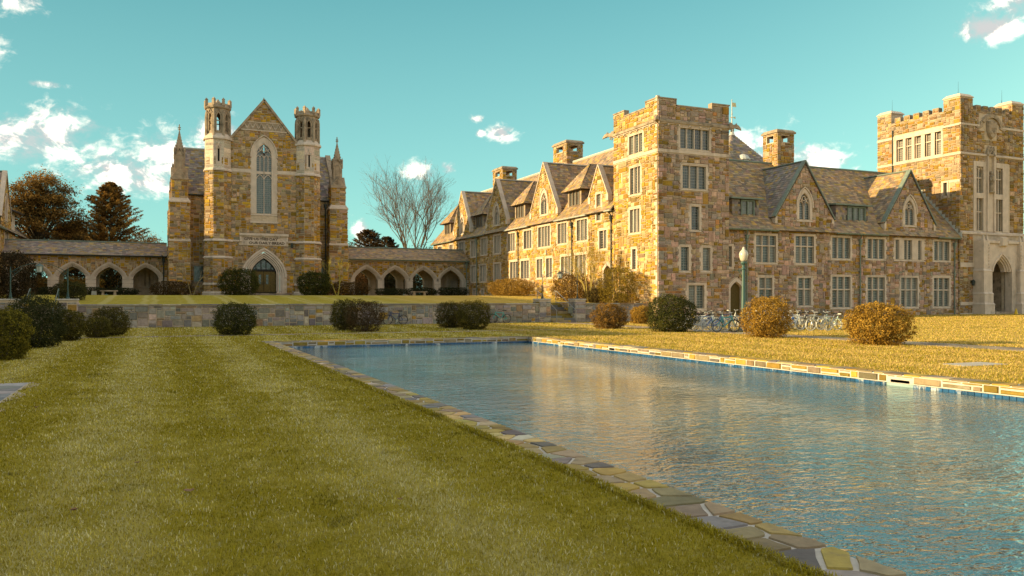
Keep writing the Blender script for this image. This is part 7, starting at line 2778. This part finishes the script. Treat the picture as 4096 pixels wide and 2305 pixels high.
def make_bike(step=False):
    """a bicycle along +X, wheels on the ground at the origin"""
    root = empty('bicycle', (0, 0, 0))
    rw = .335
    ax, fx = -.50, .55
    b = MB()
    bbk = (-.08, 0, .29)
    seat_t = (-.24, 0, .80 if not step else .76)
    head_t, head_b = (.36, 0, .86), (.40, 0, .70)
    if step:
        b.tube([head_b, (.15, 0, .42), bbk], .030, 6)
        b.tube([(.37, 0, .80), (.1, 0, .52), (-.13, 0, .42)], .026, 6)
    else:
        b.tube([head_b, bbk], .032, 6)
        b.tube([(.37, 0, .80), (-.22, 0, .74)], .028, 6)
    b.tube([bbk, seat_t], .026, 6)
    b.tube([head_t, head_b], .026, 6)
    for s in (-.05, .05):
        b.tube([(ax, s, rw), (-.08, s * .5, .29)], .016, 5)
        b.tube([(ax, s, rw), (-.21, s * .4, .68)], .015, 5)
    b.build('frame', m_frame, root, origin=(0, 0, 0))
    b = MB()
    for s in (-.055, .055):
        b.tube([(.40, s * .8, .70), (.43, s, .62), (fx, s, rw)], .018, 5)
    b.tube([(.40, -.05, .70), (.40, .05, .70)], .02, 5)
    b.build('fork', m_frame, root, origin=(0, 0, 0))
    b = MB()
    b.tube([(.36, 0, .86), (.34, 0, 1.0)], .016, 5)
    b.tube([(.22, -.30, 1.05), (.34, -.20, 1.04), (.38, 0, 1.0), (.34, .20, 1.04), (.22, .30, 1.05)], .018, 5)
    b.build('handlebar', m_chrome, root, origin=(0, 0, 0))
    b = MB()
    for s in (-1, 1):
        b.tube([(.20, s * .31, 1.05), (.31, s * .235, 1.045)], .019, 6)
    b.build('grips', m_tyre, root, origin=(0, 0, 0))
    b = MB()
    z = seat_t[2] + .10
    b.tube([(-.24, 0, .74), (-.265, 0, z)], .014, 5)
    b.build('seat_post', m_chrome, root, origin=(0, 0, 0))
    b = MB()
    b.hexa([(-.40, -.08, z), (-.40, .08, z), (-.12, .022, z + .01), (-.12, -.022, z + .01), (-.41, -.095, z + .06), (-.41, .095, z + .06), (-.10, .026, z + .045), (-.10, -.026, z + .045)])
    b.build('saddle', m_saddle, root, origin=(0, 0, 0))
    b = MB()
    b.lathe(0, 0, [(.085, -.006), (.09, 0), (.085, .006)], 14)
    b.v = [(x + -.08, .05 + zz_, y + .29) for x, y, zz_ in b.v]
    b.tube([(-.08, .06, .29), (.02, .09, .15)], .011, 4)
    b.tube([(-.08, -.06, .29), (-.18, -.09, .43)], .011, 4)
    b.box(-.03, .07, .08, .16, .135, .16)
    b.box(-.23, -.13, -.16, -.08, .42, .445)
    b.tube([(-.08, .05, .375), (ax, .05, rw + .03)], .005, 3)
    b.tube([(-.08, .05, .205), (ax, .05, rw - .03)], .005, 3)
    b.build('crankset', m_chrome, root, origin=(0, 0, 0))
    for wx_ in (ax, fx):
        b = MB()
        nseg = 26
        for k in range(nseg):
            a0, a1 = 2 * PI * k / nseg, 2 * PI * (k + 1) / nseg
            for q in range(6):
                p0, p1 = 2 * PI * q / 6, 2 * PI * (q + 1) / 6
                r_ = .023
                b.poly([(wx_ + (rw - r_ + r_ * math.cos(p)) * math.cos(a), r_ * math.sin(p), rw + (rw - r_ + r_ * math.cos(p)) * math.sin(a)) for a, p in ((a0, p0), (a1, p0), (a1, p1), (a0, p1))])
        wh = b.build('wheel', m_tyre, root, origin=(wx_, 0, rw))
        b = MB()
        for k in range(nseg):
            a0, a1 = 2 * PI * k / nseg, 2 * PI * (k + 1) / nseg
            for (r0, y0), (r1, y1) in (((.295, -.012), (.312, -.012)), ((.295, .012), (.312, .012)), ((.295, -.012), (.295, .012))):
                b.poly([(wx_ + r0 * math.cos(a0), y0, rw + r0 * math.sin(a0)), (wx_ + r0 * math.cos(a1), y0, rw + r0 * math.sin(a1)), (wx_ + r1 * math.cos(a1), y1, rw + r1 * math.sin(a1)), (wx_ + r1 * math.cos(a0), y1, rw + r1 * math.sin(a0))])
        for k in range(14):
            a = 2 * PI * k / 14
            b.tube([(wx_, .02 * (-1) ** k, rw), (wx_ + .30 * math.cos(a), 0, rw + .30 * math.sin(a))], .0035, 3)
        b.tube([(wx_, -.06, rw), (wx_, .06, rw)], .022, 6)
        b.build('rim', m_chrome, wh, origin=(wx_, 0, rw))
        b = MB()
        a_ = np.linspace(.35, 2.5, 9) if wx_ < 0 else np.linspace(.7, 2.3, 8)
        for k in range(len(a_) - 1):
            b.poly([(wx_ + .362 * math.cos(q), yy_, rw + .362 * math.sin(q)) for q, yy_ in ((a_[k], -.025), (a_[k + 1], -.025), (a_[k + 1], .025), (a_[k], .025))])
            b.poly([(wx_ + .366 * math.cos(q), yy_, rw + .366 * math.sin(q)) for q, yy_ in ((a_[k], -.025), (a_[k + 1], -.025), (a_[k + 1], .025), (a_[k], .025))])
        b.build('mudguard', m_frame, root, origin=(0, 0, 0))
    return root


protos = [make_bike(False), make_bike(True)]
used = [False, False]


def place_bike(kind, x, y, rz, lean, label, group, fc, sad=(.03, .03, .03), white=False, steer=0.0):
    src = protos[kind]
    if not used[kind]:
        o = src
        used[kind] = True
    else:
        o = copy_tree(src)
    o.location = (x, y, ground_z(x, y))
    o.rotation_euler = (lean, 0, rz)
    tag(o, label, 'bicycle', group)
    todo.append((o, fc, sad, white))
    return o


todo = []
WHT, SIL, BLU, TEA, BLK, YEL, RED, NAV, GRY, MNT = (.66, .67, .64), (.45, .47, .48), (.05, .12, .38), (.06, .34, .32), (.02, .02, .022), (.55, .42, .08), (.35, .03, .03), (.03, .05, .14), (.22, .25, .26), (.42, .60, .55)
crz = -HEAD
LB = 'bicycles parked by the lamp post'
gA = [(27.35, 33.2, BLK, 0, 'black bicycle nearest the lamp post base at the front of the left cluster', False), (27.0, 34.2, TEA, 0, 'teal bicycle just behind the black front one of the left cluster', False),
      (26.9, 34.9, BLU, 1, 'blue step-through bicycle third from the front in the left cluster', True), (27.0, 35.7, WHT, 1, 'white step-through bicycle in the middle of the left cluster', True),
      (27.2, 36.4, NAV, 0, 'navy bicycle behind the white one in the left cluster', False), (27.45, 37.1, WHT, 0, 'white diamond-frame bicycle towards the back of the left cluster', True),
      (27.7, 37.9, SIL, 1, 'silver step-through bicycle near the back of the left cluster', True), (27.9, 38.8, YEL, 1, 'yellow bicycle at the back of the left cluster', True), (28.3, 39.5, GRY, 0, 'grey bicycle last in the left cluster', False)]
gA += [(26.6, 35.4, WHT, 0, 'white bicycle squeezed between the blue and the white step-through ones', True), (28.6, 36.9, MNT, 1, 'mint bicycle behind the lamp post base', True), (26.9, 38.4, WHT, 1, 'white bicycle leaning left behind the silver step-through one', True), (28.9, 38.2, BLK, 0, 'black bicycle behind the lamp post in the left cluster', False)]
for (x, y, fc, kd, lb_, wt) in gA:
    place_bike(kd, x + .3, y, crz + .18 + R.uniform(-.12, .12), R.uniform(-.16, .05), lb_, LB, fc, white=wt, sad=(.5, .42, .1) if fc == YEL else (.03, .03, .03))
gB = [(33.0, 33.4, GRY, 0, 'grey bicycle with white tyres at the front of the right cluster', True), (34.9, 34.3, MNT, 1, 'pale mint step-through bicycle at the right end of the right cluster', False),
      (33.9, 34.9, BLK, 0, 'black bicycle just behind the grey front one', False), (32.3, 35.2, BLU, 0, 'blue and white bicycle at the left end of the right cluster', False), (33.5, 35.9, WHT, 1, 'white step-through bicycle in the middle of the right cluster', True),
      (34.9, 36.2, SIL, 0, 'silver bicycle behind the mint one', False), (32.5, 36.6, BLK, 1, 'black step-through bicycle behind the blue and white one', False), (33.9, 37.1, RED, 0, 'dark red bicycle half hidden in the right cluster', False),
      (35.2, 37.6, WHT, 0, 'white bicycle towards the right rear of the right cluster', False), (32.9, 38.0, YEL, 1, 'cream yellow bicycle towards the left rear of the right cluster', True), (34.3, 38.4, GRY, 0, 'grey bicycle at the rear of the right cluster', False),
      (35.8, 39.0, NAV, 0, 'navy bicycle at the right rear of the right cluster', False), (33.2, 39.4, SIL, 1, 'silver step-through bicycle at the left rear of the right cluster', True), (34.8, 40.0, WHT, 0, 'white bicycle in the rearmost row of the right cluster', True), (36.2, 40.4, TEA, 1, 'teal bicycle in the rearmost row of the right cluster', False)]
gB += [(31.9, 34.3, WHT, 0, 'white bicycle half hidden behind the golden shrub', True), (34.2, 33.9, SIL, 0, 'silver bicycle leaning beside the grey front one', True), (31.6, 37.2, WHT, 1, 'white step-through bicycle behind the golden shrub', True), (36.3, 38.2, WHT, 1, 'white step-through bicycle at the far right of the right cluster', True), (32.0, 40.2, NAV, 0, 'navy bicycle in the rear left corner of the right cluster', False), (33.9, 41.0, WHT, 1, 'white bicycle last of all in the right cluster', True)]
for i, (x, y, fc, kd, lb_, wt) in enumerate(gB):
    place_bike(kd, x, y, crz + (.12 if i % 2 else PI + .1) + R.uniform(-.2, .2) + (2.5 if i == 1 else 0), R.uniform(-.14, .1), lb_, 'bicycles parked right of the golden shrub', fc, white=wt, sad=(.6, .62, .6) if fc == MNT else (.03, .03, .03))
place_bike(0, 14.6, 52.55, PI + .0, -.12, 'dark blue bicycle against the wall half hidden by the olive shrubs', 'bicycles leaning on the retaining wall', NAV)
place_bike(0, 22.2, 52.55, PI, -.14, 'black and teal mountain bicycle leaning on the wall left of the steps', 'bicycles leaning on the retaining wall', TEA)
place_bike(0, 30.9, 52.5, PI, -.12, 'bicycle on the wall right of the steps, almost hidden by the brown shrub', 'bicycles leaning on the retaining wall', GRY)
place_bike(1, 46.5, 51.6, .1, -.1, 'bicycle leaning on the shaded wing beside the door', 'bicycles parked right of the golden shrub', WHT, white=True)
bpy.context.view_layer.update()
for (o, fc, sad, white) in todo:
    for ch in o.children:
        n = ch.name.split('.')[0]
        if n in ('frame', 'fork', 'mudguard'):
            ch.color = (*fc, 1)
        elif n == 'saddle':
            ch.color = (*sad, 1)
        elif n == 'wheel' and white:
            ch.data = ch.data  # shared tyre mesh; the white tyres use their own material slot
            ch.material_slots[0].link = 'OBJECT'
            ch.material_slots[0].material = m_tyrew
# racks under the two clusters
for (x0_, y0_, y1_, lb_) in ((28.1, 33.4, 39.6, 'low steel bicycle rack under the left cluster of bicycles'), (34.2, 33.8, 40.6, 'low steel bicycle rack under the right cluster of bicycles')):
    b = MB()
    for z in (.08, .72):
        b.tube([(x0_, y0_, z), (x0_, y1_, z)], .022, 6)
    y = y0_
    while y <= y1_:
        b.tube([(x0_, y, .0), (x0_, y, .72)], .014, 5)
        y += .3
    tag(b.build('bicycle_rack', m_steel), lb_, 'rack')

# ------------------------------------------------------------------ benches, cone, bins
def bench(x, y, label, wd=1.45):
    z = terrace_z(x, y)
    t_ = empty('stone_bench', (x, y, z), label, 'bench', 'stone benches on the terrace')
    b = MB()
    b.hexa([(x - wd / 2, y - .22, z + .34), (x + wd / 2, y - .22, z + .34), (x + wd / 2, y + .22, z + .34), (x - wd / 2, y + .22, z + .34),
            (x - wd / 2 + .02, y - .21, z + .44), (x + wd / 2 - .02, y - .21, z + .44), (x + wd / 2 - .02, y + .21, z + .44), (x - wd / 2 + .02, y + .21, z + .44)])
    b.build('seat', m_lime2, t_)
    for s in (-1, 1):
        b = MB()
        xx = x + s * wd * .33
        b.hexa([(xx - .12, y - .16, z - .02), (xx + .12, y - .16, z - .02), (xx + .12, y + .16, z - .02), (xx - .12, y + .16, z - .02),
                (xx - .09, y - .13, z + .34), (xx + .09, y - .13, z + .34), (xx + .09, y + .13, z + .34), (xx - .09, y + .13, z + .34)])
        b.build('leg', m_lime2, t_)


bench(-4.0, 80.5, 'pale stone bench in front of the left arcade')
bench(24.9, 80.5, 'pale stone bench in front of the right arcade', 1.65)
b = MB()
zt_ = terrace_z(-5.2, 80.5)
b.hexa([(-5.4, 80.3, zt_ - .02), (-4.98, 80.3, zt_ - .02), (-4.98, 80.7, zt_ - .02), (-5.4, 80.7, zt_ - .02), (-5.38, 80.32, zt_ + .36), (-5.02, 80.32, zt_ + .34), (-5.0, 80.68, zt_ + .35), (-5.36, 80.68, zt_ + .37)], (.3, .3, .27))
tag(b.build('stone_block', m_grey), 'rough stone block beside the left stone bench', 'block')
b = MB()
b.box(33.55, 34.15, 83.3, 83.75, 1.95, 2.2)
tag(b.build('splash_block', m_lime), 'small pale stone block at the foot of the wing left of the golden clipped shrub', 'block')
cx_, cy_, cz0 = 75.35, 51.2, ground_z(75, 51)
cone = empty('traffic_cone', (cx_, cy_, cz0), 'small yellow cone on the grass before the gatehouse steps', 'cone')
m_cone = M('yellow_plastic', (.70, .45, .02), var=.08, rough=.45)
b = MB()
b.lathe(cx_, cy_, [(.17, cz0 + .03), (.165, cz0 + .06), (.06, cz0 + .52), (.045, cz0 + .55), (.0, cz0 + .55)], 12)
b.build('body', m_cone, cone)
b = MB()
b.prism(cx_, cy_, .22, .21, cz0, cz0 + .03, 4)
b.build('foot', m_cone, cone)
